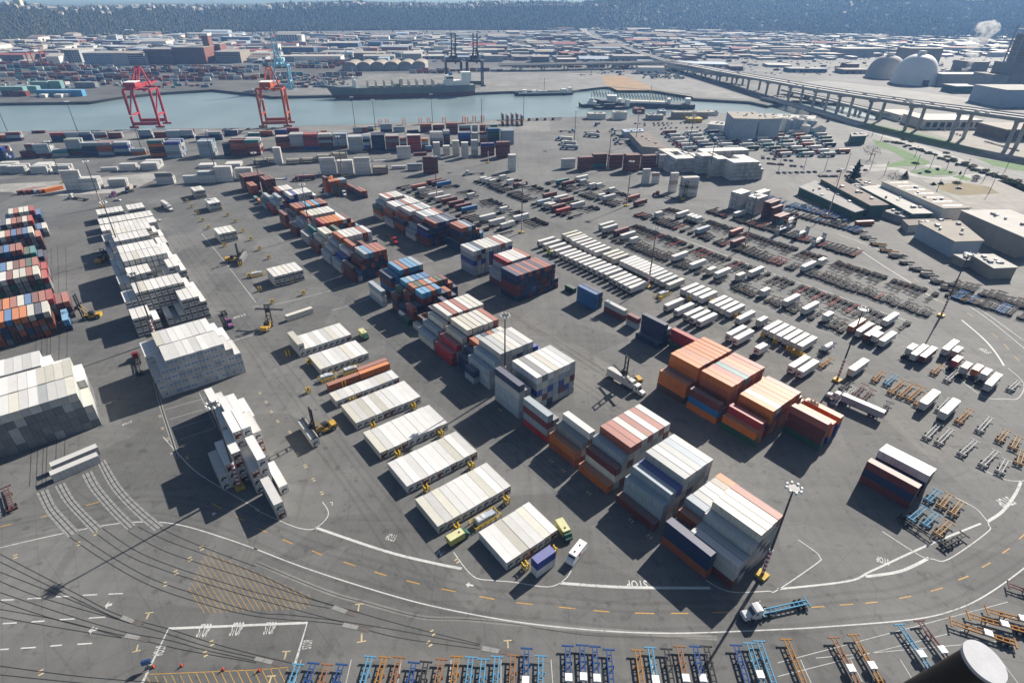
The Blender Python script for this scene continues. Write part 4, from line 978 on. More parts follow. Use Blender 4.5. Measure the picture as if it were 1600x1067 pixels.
def near_chassis(p, rot, c, label, L=12.6, group='empty container chassis', extra=None):
    m = chassis_meshes(L); t = thing('container_chassis', label, 'chassis', (p[0], p[1], 0), rot, group)
    for nm, k in (('frame', 'frame'), ('front_bolster', 'front'), ('rear_bolster', 'rear'), ('landing_gear', 'gear'), ('bogie', 'bogie')): obj(nm, m[k], t, color=c)
    for x in (1.3, 2.6):
        for s in (-1, 1): obj('wheel', WHEEL, t, loc=(x, s * 0.95, 0.5))
    if extra: obj('generator_box', extra, t)
    return t
mbx = MB(); mbx.box(4.6, 6.2, -0.75, 0.75, 1.23, 1.75); mbx.box(4.62, 6.18, -0.2, 0.2, 1.752, 1.79)
mat('genset_white', (0.70, 0.70, 0.68), 0.5, 0.15, 2)
GENBOX = mbx.mesh('generator_box', [M['genset_white']])
KC = dict(k=(0.10, 0.27, 0.42), B=(0.025, 0.075, 0.23), o=(0.34, 0.165, 0.045), O=(0.27, 0.135, 0.07), d=(0.035, 0.035, 0.037), m=(0.13, 0.06, 0.06), w=(0.42, 0.42, 0.42), t=(0.36, 0.22, 0.10))
KN = dict(k='light blue', B='deep blue', o='orange', O='tan', d='black', m='dull maroon', w='pale grey', t='tan')
heads = [(466, 1036, 'k'), (490, 1034, 'B'), (512, 1036, 'O'), (534, 1036, 'B'), (579, 1024, 'k'), (601, 1025, 'o'), (624, 1025, 'O'), (647, 1033, 'B'), (666, 1032, 'd'), (690, 1028, 'O'), (714, 1024, 'o'), (736, 1025, 'k'), (756, 1028, 'k'), (777, 1024, 'k'), (802, 1022, 'O'), (823, 1011, 'B'), (845, 1023, 'k'), (887, 1007, 'B'), (909, 1006, 'B'), (929, 1008, 'B'), (951, 1013, 'B'), (996, 1014, 'o'), (1016, 1010, 'k'), (1041, 1012, 'd'), (1061, 1008, 'O'), (1086, 1008, 'B'), (1103, 1008, 'd'), (1150, 1006, 'B'), (1170, 1003, 'k'), (1186, 1000, 'k'), (1228, 997, 'o'), (1302, 994, 'O'), (1333, 990, 'o'), (1405, 974, 'k'), (1436, 968, 'm')]
for k, (x, y, c) in enumerate(heads):
    h = P(x, y, 1.25)
    ang = R(-93 + max(0, (x - 1120)) * 0.027 + (x < 700) * (-1.5))
    d = Vector((math.cos(ang), math.sin(ang), 0)); L = 12.6
    q = h + d * L
    near_chassis((q.x, q.y), ang + math.pi, KC[c], '%s empty chassis, %s from left in the bottom row' % (KN[c], nth(k + 1)), L, 'chassis parked along the bottom edge', GENBOX if k in (1, 15, 17, 18, 19, 22, 24, 25, 28, 31, 32, 33, 34) else None)
for k, (a, b, c) in enumerate((((1485, 970), (1590, 1005), 'o'), ((1512, 960), (1605, 985), 'o'), ((1541, 952), (1640, 978), 'o'), ((1575, 912), (1670, 945), 'm'))):
    A, B = P(*a, 1.25), P(*b, 1.25); d = (B - A).normalized(); q = A + d * 12.6
    near_chassis((q.x, q.y), math.atan2(-d.y, -d.x), KC[c], '%s chassis angled at the right corner, %s from left' % (KN[c], nth(k + 1)), 12.6, 'chassis parked along the bottom edge', GENBOX)
mid = [((1466, 766), (1443, 788), 'k', 6.6), ((1485, 772), (1465, 797), 't', 7.2), ((1503, 783), (1482, 810), 't', 7.2), ((1446, 791), (1417, 815), 'k', 8.4), ((1463, 802), (1442, 822), 'k', 7.0), ((1458, 840), (1420, 815), 'd', 9.0), ((1485, 815), (1462, 836), 't', 7.6), ((1508, 834), (1465, 856), 'd', 9.0),
       ((1380, 580), (1368, 592), 'o', 9), ((1400, 586), (1384, 600), 'k', 9), ((1414, 594), (1390, 614), 'o', 12.6), ((1428, 599), (1402, 622), 'o', 12.6), ((1442, 604), (1415, 628), 'o', 12.6), ((1455, 612), (1428, 636), 'o', 12.6), ((1485, 622), (1462, 646), 'w', 11), ((1517, 640), (1492, 664), 'o', 11), ((1548, 652), (1525, 678), 'w', 11), ((1468, 662), (1445, 685), 'w', 11), ((1487, 670), (1462, 696), 'w', 11), ((1525, 688), (1498, 712), 'w', 11), ((1557, 704), (1533, 728), 'w', 11), ((1573, 718), (1560, 742), 'w', 8), ((1574, 672), (1560, 690), 't', 8), ((1592, 682), (1572, 720), 't', 8), ((1598, 704), (1588, 736), 't', 8), ((1391, 628), (1374, 648), 'd', 8), ((1330, 596), (1310, 612), 'd', 8),
       ((1324, 612), (1306, 628), 'w', 11), ((1336, 605), (1318, 622), 'w', 11), ((1352, 600), (1330, 622), 'm', 11), ((1364, 608), (1345, 626), 'm', 11), ((1592, 595), (1570, 615), 'w', 9), ((1300, 560), (1272, 578), 'o', 9), ((1497, 578), (1470, 602), 'w', 11), ((1472, 570), (1450, 590), 'o', 9), ((8, 760), (22, 808), 'm', 12)]
for k, (a, b, c, L) in enumerate(mid):
    A, B = P(*a, 1.2), P(*b, 1.2); d = (B - A).normalized(); q = A + d * L
    nm = 'chassis grouped by the right lane bend' if k < 8 else 'chassis scattered below the right mast'
    near_chassis((q.x, q.y), math.atan2(-d.y, -d.x), KC[c], ('%s chassis, %s of the group inside the right lane bend' if k < 8 else '%s chassis, %s of those scattered below the striped right mast') % (KN[c], nth(k + 1 if k < 8 else k - 7)) if k < len(mid) - 1 else 'dull maroon chassis alone at the left edge by the grey wall', L, nm)
# ================================================================== TRUCKS, CARS, HANDLERS
def tractor_meshes():
    m = {}
    a = MB()   # cab, sleeper and hood; nose towards +x, origin under the fifth wheel, length 6.5
    a.profile([(1.2, 1.05), (1.2, 3.45), (2.0, 3.75), (3.0, 3.55), (3.15, 2.85), (3.75, 2.05), (3.75, 1.05)], -1.15, 1.15)
    a.profile([(3.76, 1.0), (3.76, 2.02), (5.35, 1.78), (5.55, 1.55), (5.55, 0.75), (5.2, 0.75), (5.2, 1.0)], -0.85, 0.85)
    for s in (-1, 1):
        y0, y1 = sorted((s * 0.86, s * 1.2)); a.profile([(4.0, 1.0), (4.2, 1.35), (5.1, 1.35), (5.4, 1.0), (5.4, 0.8), (5.15, 0.8), (5.05, 1.05), (4.35, 1.05), (4.25, 0.8)], y0, y1)
    m['cab'] = a.mesh('cab', [M['car_paint']])
    g = MB(); g.add([(3.17, -1.0, 2.86), (3.17, 1.0, 2.86), (3.755, 1.0, 2.1), (3.755, -1.0, 2.1)], [(0, 3, 2, 1)])
    g.box(3.165, 3.17, -1.0, 1.0, 2.84, 2.86)
    for s in (-1, 1):
        y0, y1 = sorted((s * 1.152, s * 1.17)); g.box(2.3, 3.0, y0, y1, 2.1, 2.8)
    m['windows'] = g.mesh('windows', [M['glass_dark']])
    f = MB()
    for y in (-0.45, 0.45): f.box(-1.9, 5.0, y - 0.1, y + 0.1, 0.7, 0.98)
    f.box(-0.6, 0.6, -0.5, 0.5, 0.985, 1.15); f.box(5.4, 5.6, -1.15, 1.15, 0.4, 0.74)
    m['frame'] = f.mesh('frame', [M['grille']])
    t = MB(); t.tube((1.3, 0, 0.75), (2.9, 0, 0.75), 0.32, n=10); m['tank'] = t.mesh('fuel_tank', [M['chrome']])
    e = MB(); e.tube((1.1, 0, 0.9), (1.1, 0, 4.1), 0.08, n=8); m['stack'] = e.mesh('exhaust_stack', [M['chrome']])
    return m
TRM = tractor_meshes()
mbw = MB()
for k, (nm, off) in enumerate((('cab', 0), ('windows', 1), ('frame', 2))):
    me = TRM[nm]; mbw.add([v.co for v in me.vertices], [tuple(p.vertices) for p in me.polygons], off)
for x in (-1.3, 0.0, 4.7):
    for s in (-1, 1): mbw.tube((x, s * 0.95 - 0.28, 0.5), (x, s * 0.95 + 0.28, 0.5), 0.5, n=8, mi=3)
TRACTOR1 = mbw.mesh('truck_tractor', [M['car_paint'], M['glass_dark'], M['grille'], M['tyre']])
TC = dict(w=(0.72, 0.72, 0.72), r=(0.42, 0.02, 0.03), k=(0.08, 0.32, 0.45), b=(0.03, 0.10, 0.30), m=(0.20, 0.02, 0.03), p=(0.24, 0.10, 0.22), e=(0.02, 0.14, 0.08), d=(0.04, 0.04, 0.045), y=(0.55, 0.48, 0.06), g=(0.3, 0.32, 0.34))
TN = dict(w='white', r='bright red', k='turquoise', b='blue', m='dark red', p='purple', e='green', d='black', y='yellow', g='grey')
def tractor(p, rot, c, label, full=True, group='truck tractors'):
    if not full:
        o = obj('truck_tractor', TRACTOR1, None, (p[0], p[1], 0), rot, TC[c]); return tag(o, label, 'truck', group)
    t = thing('truck_tractor', label, 'truck', (p[0], p[1], 0), rot, group)
    obj('cab', TRM['cab'], t, color=TC[c]); obj('windows', TRM['windows'], t); obj('frame', TRM['frame'], t)
    for s in (-1, 1):
        obj('fuel_tank', TRM['tank'], t, loc=(0, s * 0.95, 0)); obj('exhaust_stack', TRM['stack'], t, loc=(0, s * 0.95, 0))
        for x in (-1.3, 0.0): obj('wheel', WHEEL, t, loc=(x, s * 0.95, 0.5))
        obj('wheel', WHEEL, t, loc=(4.7, s * 1.0, 0.5))
    return t
def rig(front, rear, c, label, load=None, cc=None, size=40, full=True, chs=True, z=1.28):
    """tractor whose nose is at photo position front, pulling a chassis towards rear"""
    A, B = P(*front), P(*rear); d = (A - B).normalized(); rot = math.atan2(d.y, d.x)
    o = A - d * 5.6
    tractor((o.x, o.y), rot, c, label, full)
    if chs:
        q = o - d * 11.9
        near_chassis((q.x, q.y), rot, KC.get(cc, DK[0]), 'chassis hitched to the ' + ' '.join(label.split()[:9]), 12.6, 'chassis on the road')
    if load:
        k = o - d * (LEN[size] / 2 - 0.5)
        put(load, k.x, k.y, z, rot + math.pi, size, load in 'w', 'door', '%s box on the trailer of the %s' % (CN[load], ' '.join(label.split()[:8])))
rig((1158, 967), (1265, 943), 'w', 'white truck pulling a bare blue chassis', None, 'k')
rig((1290, 619), (1372, 655), 'w', 'white truck with a long grey trailer', 'g', 'd', 45)
rig((620, 383), (603, 366), 'r', 'bright red truck between the tall stacks', None, 'o')
rig((269, 331), (248, 317), 'w', 'white truck with a white box by the left mast', 'w', 'd')
rig((108, 310), (147, 315), 'w', 'white truck with a bare chassis on the left cross road', None, 'd')
rig((172, 309), (199, 302), 'p', 'pinkish truck with a bare chassis on the cross road', None, 'd')
rig((506, 292), (526, 277), 'k', 'turquoise truck with an orange box', 'o', 'd')
rig((457, 283), (495, 281), 'm', 'dark red truck with a maroon box by the wharf rows', 'm', 'd')
rig((540, 308), (522, 287), 'w', 'white truck with a blue box under a handler', 'b', 'd')
rig((724, 274), (766, 272), 'w', 'white truck with a long bare chassis on the cross road', None, 'd')
rig((362, 514), (349, 489), 'p', 'purple truck by the white pyramid', None, 'd')
rig((213, 556), (221, 598), 'm', 'dark red truck in the shade of the white pyramid', None, 'd')
rig((1020, 305), (1040, 309), 'm', 'dark red truck by the black handler', None, 'd')
rig((198, 303), (215, 290), 'd', 'black truck with a flat load by the rail strip', 'x', 'd', 20)
rig((1006, 620), (955, 590), 'w', 'white truck under the handler in the open pad', 'w', 'd')
for k, (a, b, c) in enumerate((((899, 207), (870, 206), 'k'), ((938, 209), (910, 208), 'm'), ((868, 219), (905, 221), 'b'), ((873, 226), (907, 228), 'w'), ((875, 233), (907, 234), 'b'), ((912, 213), (935, 215), 'g'), ((952, 206), (985, 205), 'd'), ((955, 212), (985, 214), 'b'), ((958, 219), (980, 221), 'g'), ((960, 225), (985, 228), 'b'), ((930, 198), (942, 190), 'b'))):
    A, B = P(*a), P(*b); d = (A - B).normalized(); o = A - d * 5.6
    tractor((o.x, o.y), math.atan2(d.y, d.x), c, '%s truck, %s of those waiting by the flat-roofed gate canopy' % (TN[c], nth(k + 1)), False)
    q = o - d * 11.9; chas(q, math.atan2(d.y, d.x), DK[k % 5], 'dark chassis behind the %s truck, %s by the gate canopy' % (TN[c], nth(k + 1)))
    if k in (2, 3, 4, 5): put('wwlg'[k - 2], (o - d * 5.6).x, (o - d * 5.6).y, 1.28, math.atan2(d.y, d.x), 40, False, 'door', 'box behind the %s waiting truck at the gate canopy' % nth(k + 1))
RT = random.Random(21)
k = 0
for row in range(8):
    ya = 210.5 + row * 5.1
    xa = 1040 + row * 6; xb = (1275, 1285, 1300, 1290, 1310, 1295, 1325, 1300)[row]
    x = xa
    while x < xb:
        k += 1
        A = P(x, ya - (x - 1040) * 0.004 + RT.uniform(-0.6, 0.6)); rot = R(12) + math.pi + R(RT.uniform(-2, 2)); d = Vector((math.cos(rot), math.sin(rot), 0))
        if proj((A.x, A.y, 5))[0] < 1210 and ya > 236: x += 34; continue
        c = RT.choice('wwwbrkemw'); ld = RT.choice('wwwwlgwmOnet')
        tractor((A.x, A.y), rot, c, '%s truck, %s in lane %s of the gate queue' % (TN[c], nth(k), ('one', 'two', 'three', 'four', 'five', 'six', 'seven', 'eight')[row]), False, 'trucks queuing at the gate')
        q = A - d * 11.9; chas(q, rot, DK[k % 5], 'chassis under the %s box of the gate queue' % nth(k))
        b_ = A - d * 5.6
        put(ld, b_.x, b_.y, 1.28, rot + math.pi, 40, False, 'door', '%s box on the %s truck of the gate queue' % (CN[ld], nth(k)))
        x += 30 + RT.uniform(0, 5)
# cars
def car_mesh(van=False, pickup=False):
    mb = MB()
    if van: body = [(-2.3, 0.35), (-2.3, 1.9), (1.2, 1.95), (1.9, 1.1), (2.4, 0.95), (2.4, 0.35)]
    else: body = [(-2.2, 0.35), (-2.2, 0.95), (-1.2, 1.0), (1.0, 0.98), (2.1, 0.85), (2.2, 0.35)]
    mb.profile(body, -0.9, 0.9, 0)
    if not van:
        mb.profile([(-1.65, 0.96), (-1.1, 1.42), (0.35, 1.44), (1.05, 0.97)], -0.78, 0.78, 1)
        mb.box(-1.0, 0.3, -0.74, 0.74, 1.38, 1.47, 0)
    else:
        mb.add([(1.22, -0.82, 1.9), (1.22, 0.82, 1.9), (1.9, 0.82, 1.16), (1.9, -0.82, 1.16)], [(0, 3, 2, 1)], 1)
        for s in (-1, 1):
            y0, y1 = sorted((s * 0.902, s * 0.92)); mb.box(0.4, 1.2, y0, y1, 1.2, 1.75, 1)
    for x in (-1.4, 1.4):
        for s in (-1, 1): mb.tube((x, s * 0.8 - 0.12, 0.33), (x, s * 0.8 + 0.12, 0.33), 0.33, n=8, mi=2)
    return mb.mesh('car', [M['car_paint'], M['glass_dark'], M['tyre']])
CARM = car_mesh(); VANM = car_mesh(True)
CARC = [((0.02, 0.02, 0.022), 'black'), ((0.6, 0.6, 0.6), 'white'), ((0.25, 0.26, 0.27), 'silver'), ((0.03, 0.05, 0.12), 'dark blue'), ((0.25, 0.02, 0.02), 'red'), ((0.08, 0.085, 0.09), 'dark grey')]
def car(px, py, rot, ci, label, van=False, group='parked cars', z=0.0):
    p = P(px, py, z); o = obj('van' if van else 'car', VANM if van else CARM, None, (p.x, p.y, z), rot, CARC[ci][0])
    return tag(o, label, 'van' if van else 'car', group)
car(44, 579, YA, 1, 'white car on the aisle behind the grey wall'); car(184, 314, R(5), 1, 'white car on the left cross road'); car(985, 271, R(5), 1, 'white car in front of the maroon stacks'); car(1001, 272, R(2), 1, 'white van in front of the maroon stacks', True)
car(246, 346.5, YA, 1, 'white pickup beside the far white rows'); car(1498, 295, R(-20), 2, 'silver car on the road beyond the grass island'); car(1400, 208, R(-25), 5, 'grey car on the road beside the viaduct')
RC = random.Random(8)
def lot(where, a, b, n, rot, skip=0.15):
    A, B = P(*a), P(*b)
    for k in range(n):
        if RC.random() < skip: continue
        p = A.lerp(B, k / max(1, n - 1)); ci = RC.choice((0, 1, 1, 2, 3, 4, 5, 5))
        o = obj('car', CARM, None, (p.x, p.y, 0), rot + RC.uniform(-.06, .06), CARC[ci][0]); tag(o, '%s car, %s from left %s' % (CARC[ci][1], nth(k + 1), where), 'car', 'parked cars')
lot('in the upper row of the waterside lot', (993, 194), (1092, 193), 15, R(60)); lot('in the second row of the waterside lot', (1000, 197), (1045, 196.5), 7, R(60)); lot('in the lower row of the waterside lot', (1040, 201), (1090, 200), 7, R(60)); lot('in the short row of the waterside lot', (1014, 202), (1094, 205), 5, R(60), 0.5)
lot('in the upper row below the truck queue', (1192, 248), (1236, 252), 6, R(100)); lot('in the middle row below the truck queue', (1196, 256), (1222, 258), 6, R(100)); lot('in the cluster below the truck queue', (1236, 260), (1253, 261), 4, R(80)); lot('in the row along the fence below the queue', (1216, 271), (1273, 269.5), 7, R(100), 0.0)
lot('in the row beside the dark fir', (1295, 268), (1326, 269), 3, R(20), 0); lot('in the lower row beside the dark fir', (1281, 276), (1306, 276), 7, R(80), 0); lot('right of the dark fir', (1322, 276), (1342, 275), 3, R(80), 0); lot('near the road bend', (1345, 260), (1352, 267), 2, R(10), 0)
lot('along the track under the viaduct', (1408, 186), (1500, 212), 22, R(60), 0.1); lot('in the far lot under the viaduct', (1535, 206), (1555, 209), 5, R(60), 0); lot('in the long row under the viaduct', (1540, 222), (1590, 236), 12, R(60), 0.05); lot('in the lot right of the viaduct piers', (1560, 205), (1598, 208), 7, R(60), 0.2)
lot('in the queue on the causeway', (1212, 160), (1250, 172), 9, R(-30), 0); lot('in the far lot before the silos', (1215, 152), (1280, 155), 14, R(30), 0.2)
# the step van and two lime service trucks near the front
mat('van_white', (0.72, 0.72, 0.72), 0.4, 0.12, 1); mat('lime', (0.40, 0.39, 0.10), 0.5, 0.2, 1); mat('lime_roof', (0.52, 0.50, 0.27), 0.5, 0.15, 1); mat('dark_green', (0.02, 0.09, 0.06), 0.5, 0.3, 1); mat('stripe_red', (0.5, 0.03, 0.03), 0.5, 0.2, 1)
A, B = P(881, 884), P(908, 850); d = (A - B).normalized(); rot = math.atan2(d.y, d.x)
c0 = (A + B) / 2 + Vector((d.y, -d.x, 0)) * -1.0
t = thing('step_van', 'white step van with two black roof vents beside the reefers', 'van', (c0.x, c0.y, 0), rot)
b = MB(); b.profile([(-3.4, 0.55), (-3.4, 2.95), (2.1, 3.0), (2.45, 2.1), (3.3, 1.75), (3.4, 0.55)], -1.1, 1.1); b.build('body', M['van_white'], t)
b = MB(); b.add([(2.13, -0.95, 2.9), (2.13, 0.95, 2.9), (2.47, 0.95, 2.12), (2.47, -0.95, 2.12)], [(0, 3, 2, 1)]); b.build('windscreen', M['glass_dark'], t)
for x in (-1.6, 0.9):
    b = MB(); b.box(x - 0.2, x + 0.2, -0.2, 0.2, 2.97, 3.16); b.build('roof_vent', M['grille'], t)
for s in (-1, 1):
    y0, y1 = sorted((s * 1.102, s * 1.115)); b = MB(); b.box(-0.5, 0.5, y0, y1, 1.2, 2.3); b.build('side_stripe', M['stripe_red'], t)
    for x in (-2.2, 2.3): obj('wheel', WHEEL, t, loc=(x, s * 0.75, 0.5)).scale = (0.8, 0.8, 0.8)
def service_truck(a, b_, label, L=6.2):
    A, B = P(*a), P(*b_); d = (B - A).normalized(); rot = math.atan2(d.y, d.x); c0 = (A + B) / 2
    t = thing('service_truck', label, 'truck', (c0.x, c0.y, 0), rot, 'lime service trucks')
    m = MB(); m.box(-L / 2, L / 2 - 1.6, -1.15, 1.15, 0.8, 2.75); m.build('box_body', M['lime'], t)
    m = MB(); m.box(-L / 2 + 0.02, L / 2 - 1.62, -1.13, 1.13, 2.752, 2.83); m.build('roof', M['lime_roof'], t)
    m = MB(); m.box(0.2, 0.6, -0.2, 0.2, 2.84, 3.0); m.build('roof_hatch', M['grille'], t)
    m = MB(); m.profile([(L / 2 - 1.58, 0.7), (L / 2 - 1.58, 2.3), (L / 2 - 0.8, 2.3), (L / 2 - 0.3, 1.5), (L / 2, 1.4), (L / 2, 0.7)], -1.05, 1.05); m.build('cab', M['dark_green'], t)
    for s in (-1, 1):
        for x in (-L / 2 + 1.1, L / 2 - 0.9): obj('wheel', WHEEL, t, loc=(x, s * 0.85, 0.5))
service_truck((700, 853), (732, 834), 'lime service truck parked beside the blue generator'); service_truck((872, 820), (890, 848), 'lime service truck at the end of the nearest reefers'); service_truck((560, 518), (578, 536), 'lime service truck at the aisle end of the eighth row'); service_truck((856, 395), (866, 402), 'lime service truck behind the great cube')
# ---- container handlers with mast and spreader
mat('handler_yellow', (0.40, 0.24, 0.035), 0.6, 0.5, 1.2); mat('handler_black', (0.022, 0.022, 0.024), 0.5, 0.3, 1.2)
def handler(px, py, ang, label, lift=4.0, load=None, mast=11.0, yel=True):
    """mast side faces +x"""
    p = P(px, py); rot = ang
    t = thing('container_handler', label, 'forklift', (p.x, p.y, 0), rot, 'container handlers')
    my = M['handler_yellow']; mk = M['handler_black']
    b = MB(); b.box(-3.6, 2.6, -1.3, 1.3, 0.7, 1.6); b.profile([(-4.3, 0.7), (-4.3, 2.3), (-2.4, 2.3), (-1.8, 1.6), (-1.8, 0.7)], -1.5, 1.5); b.build('body', my if yel else mk, t)
    b = MB(); b.box(-1.6, 0.3, -0.8, 0.8, 1.62, 3.3); cabin = b.build('cabin', mk, t)
    b = MB(); b.box(0.302, 0.32, -0.7, 0.7, 2.2, 3.2); b.box(-1.5, 0.2, -0.82, -0.802, 2.3, 3.2); b.box(-1.5, 0.2, 0.802, 0.82, 2.3, 3.2); b.build('windows', M['glass_dark'], cabin)
    b = MB()
    for s in (-1, 1): b.box(2.62, 3.1, s * 0.95 - 0.16, s * 0.95 + 0.16, 0.4, mast)
    for z in [0.8 + i * (mast - 1.2) / 5 for i in range(6)]: b.box(2.7, 3.0, -0.79, 0.79, z, z + 0.3)
    b.build('mast', mk, t)
    b = MB()
    for s in (-1, 1): b.bar((-0.5, s * 1.0, 1.6), (2.8, s * 1.0, mast * 0.55), 0.2)
    b.build('tilt_strut', my, t)
    b = MB(); b.box(3.12, 3.5, -1.1, 1.1, lift - 0.2, lift + 1.6); b.box(3.52, 4.6, -0.6, 0.6, lift + 0.6, lift + 1.3); b.box(4.0, 4.6, -6.0, 6.0, lift + 0.1, lift + 0.58); b.box(3.5, 5.9, 5.75, 6.05, lift, lift + 0.09); b.box(3.5, 5.9, -6.05, -5.75, lift, lift + 0.09)
    b.build('spreader', mk, t)
    for s in (-1, 1):
        for x, r in ((1.7, 0.95), (-2.9, 0.8)):
            w = obj('wheel', WHEEL, t, loc=(x, s * 1.45, r)); w.scale = (r / 0.5, 1.0, r / 0.5)
    b = MB(); b.tube((-1.2, -0.7, 3.3), (-1.2, -0.7, 6.2), 0.03, n=5); b.build('antenna', mk, t)
    if load:
        co, si = math.cos(rot), math.sin(rot)
        put(load, p.x + co * 4.75, p.y + si * 4.75, lift - 2.95, rot + math.pi / 2, 40, True, 'unit', '%s reefer held up by the %s' % (CN[load], label))
handler(506, 674, R(218), 'yellow handler lifting a reefer beside the white rows', 3.6, 'w')
handler(419, 512, YA + R(50), 'yellow handler with a raised black spreader on the aisle', 6.5, None, 10)
handler(366, 408, R(10), 'yellow handler with a dark load by the pads', 3.4, 'G', 10)
handler(143, 497, R(195), 'dusty handler at the end of the colour block', 5.0, None, 12)
handler(985, 600, R(200), 'yellow handler loading a truck on the open pad', 5.6, None, 13)
handler(513, 300, R(-20), 'dark handler loading a truck at the yard crossing', 5.6, None, 12, False)
handler(1068, 312, R(60), 'black handler before the rusty white stacks', 8.0, None, 13, True)
# the orange-topped machine in front of the dusty handler and the one by the white rows
handler(160, 408, R(95), 'orange handler beside the white left line', 2.6, None, 6)

# ================================================================== MASTS, RACKS AND OTHER YARD THINGS
mat('mast_steel', (0.055, 0.055, 0.06), 0.5, 0.25, 1, 0.3); mat('band_red', (0.42, 0.03, 0.03), 0.55, 0.2, 1); mat('band_white', (0.7, 0.7, 0.68), 0.55, 0.2, 1); mat('post_yellow', (0.66, 0.44, 0.02), 0.5, 0.25, 1.5); mat('block_yellow', (0.45, 0.31, 0.05), 0.7, 0.35, 1.0)
MH = 31.2
def light_mast(label, base=None, top=None, h=MH, bands=True):
    p = P(*base) if base else P(top[0], top[1], h)
    t = thing('light_mast', label, 'light mast', (p.x, p.y, 0), YA, 'tall yard light masts')
    b = MB(); b.tube((0, 0, 0.6), (0, 0, h - 0.6), 0.36, 0.2, 8); b.build('pole', M['mast_steel'], t)
    b = MB(); b.box(-1.3, 1.3, -1.3, 1.3, 0, 0.9); b.build('base_block', M['block_yellow'], t)
    if bands:
        for k in range(6):
            z = 1.0 + k * 1.5
            b = MB(); b.tube((0, 0, z), (0, 0, z + 0.75), 0.42, n=8); b.build('red_band', M['band_red'], t)
            b = MB(); b.tube((0, 0, z + 0.75), (0, 0, z + 1.5), 0.42, n=8); b.build('white_band', M['band_white'], t)
    b = MB(); b.tube((0, 0, h - 0.7), (0, 0, h - 0.5), 1.25, n=12); hd = b.build('lamp_ring', M['mast_steel'], t)
    for k in range(8):
        a = k * math.pi / 4; x, y = 1.65 * math.cos(a), 1.65 * math.sin(a)
        m = MB(); m.tube((x * 0.7, y * 0.7, h - 0.6), (x, y, h - 0.6), 0.07, n=5); m.tube((x, y, h - 0.75), (x, y, h - 0.15), 0.42, 0.2, 8, 1); m.build('lamp', [M['mast_steel'], M['lamp_glass']], hd)
for lab, b_, tp in (('mast at the left beside the white pile', (375, 762), None), ('mast at the front end of the central stacks', (1190, 900), None), ('mast rising from the middle of the central stacks', None, (789, 491)), ('mast at the right end of the wheeled reefers', (1307.5, 595), None), ('mast inside the right lane bend', (1470, 494), None), ('mast behind the five wheeled reefers', (1012.5, 449), None),
        ('mast standing in the white left line', None, (206, 426)), ('mast behind the farthest white row', None, (160, 315)), ('mast by the left cross road', (160, 324), None), ('mast by the rail strip at left', (99, 286), None), ('mast among the rear blocks', None, (471, 287)), ('mast by the maroon rear stacks', (411, 307), None), ('mast before the white wharf stacks', (536, 275), None), ('mast in the rear chassis row', (683, 313), None),
        ('mast by the flat-rack piles', (763, 255), None), ('mast at the corner of the rear chassis row', (815, 364), None), ('mast at the corner of the rear right chassis row', (979, 322), None), ('mast under the big white block', (1107, 277), None), ('mast before the maroon stacks', (950, 264), None), ('mast in the middle chassis row', (1164, 386), None), ('mast by the long green shed', (1294, 336), None)):
    light_mast('tall dark light ' + lab, b_, tp)
for k, (x, y) in enumerate(((122, 208), (14, 211), (336, 264), (222, 236), (555, 198), (676, 192), (587, 203), (753, 200), (897, 225), (418, 203), (818, 188), (993, 225), (1076, 232), (1220, 232))):
    light_mast('dark light mast, %s from left along the waterfront' % nth(sorted((14, 122, 222, 336, 418, 555, 587, 676, 753, 818, 897, 993, 1076, 1220).index(q) for q in (x,))[0] + 1), (x, y), None, MH, False)
# yellow power posts between the refrigerated rows
def rack_mesh(n=2):
    b = MB()
    for s in range(n):
        x = s * 1.1
        for y in (-0.6, 0.6): b.box(x - 0.15, x + 0.15, y - 0.15, y + 0.15, 0, 2.3)
        b.box(x - 0.12, x + 0.12, -0.45, 0.45, 1.8, 2.05); b.box(x - 0.12, x + 0.12, -0.45, 0.45, 0.8, 1.05)
    b.box(0.15, (n - 1) * 1.1 - 0.15, -0.25, 0.25, 1.1, 1.25)
    return b.mesh('post_frame', [M['post_yellow']])
RACK = rack_mesh()
rb = MB(); rb.box(0.3, 0.8, -0.3, 0.3, 1.26, 1.8); RBOX = rb.mesh('socket_box', [M['grille']])
def rack(px, py, label):
    p = P(px, py); t = thing('power_post', label, 'post', (p.x, p.y, 0), YA, 'yellow power posts for reefers')
    obj('post_frame', RACK, t); obj('socket_box', RBOX, t)
rk = [(548, 630), (582, 671), (620, 715), (664, 769), (645, 640), (687, 683), (734, 733), (789, 787), (712, 830), (818, 890), (862, 866), (448, 556), (481, 570), (548, 581), (480, 614), (630, 615), (535, 604), (606, 604)]
for k, (x, y) in enumerate(rk): rack(x, y, 'yellow power post frame, %s counted from the back of the reefer rows' % nth(sorted(q[1] for q in rk).index(y) + 1) if [q[1] for q in rk].count(y) == 1 else 'yellow power post frame level with another, at x %s among the reefer rows' % ('left' if x < 560 else 'right'))
pk = [(292, 316), (299, 325), (308, 335), (316, 346), (345, 328), (355, 338), (325, 358), (338, 372), (367, 348), (379, 363), (391, 376), (350, 386), (374, 416), (388, 434), (397, 430), (405, 391), (419, 405), (405, 455), (424, 475), (455, 442), (473, 461)]
for k, (x, y) in enumerate(pk): rack(x, y, 'yellow power post pair on the open pads, %s from the far end' % nth(sorted(q[1] for q in pk).index(y) + 1))
wk = [(1146, 497), (1153, 501), (1160, 505), (1190, 527), (1210, 537), (1230, 549), (1238, 553), (1246, 557), (1254, 561), (898, 390), (1030, 470), (1075, 470), (1110, 475)]
for k, (x, y) in enumerate(wk): rack(x, y, 'yellow power post by the wheeled reefers, %s from left' % nth(sorted(q[0] for q in wk).index(x) + 1))
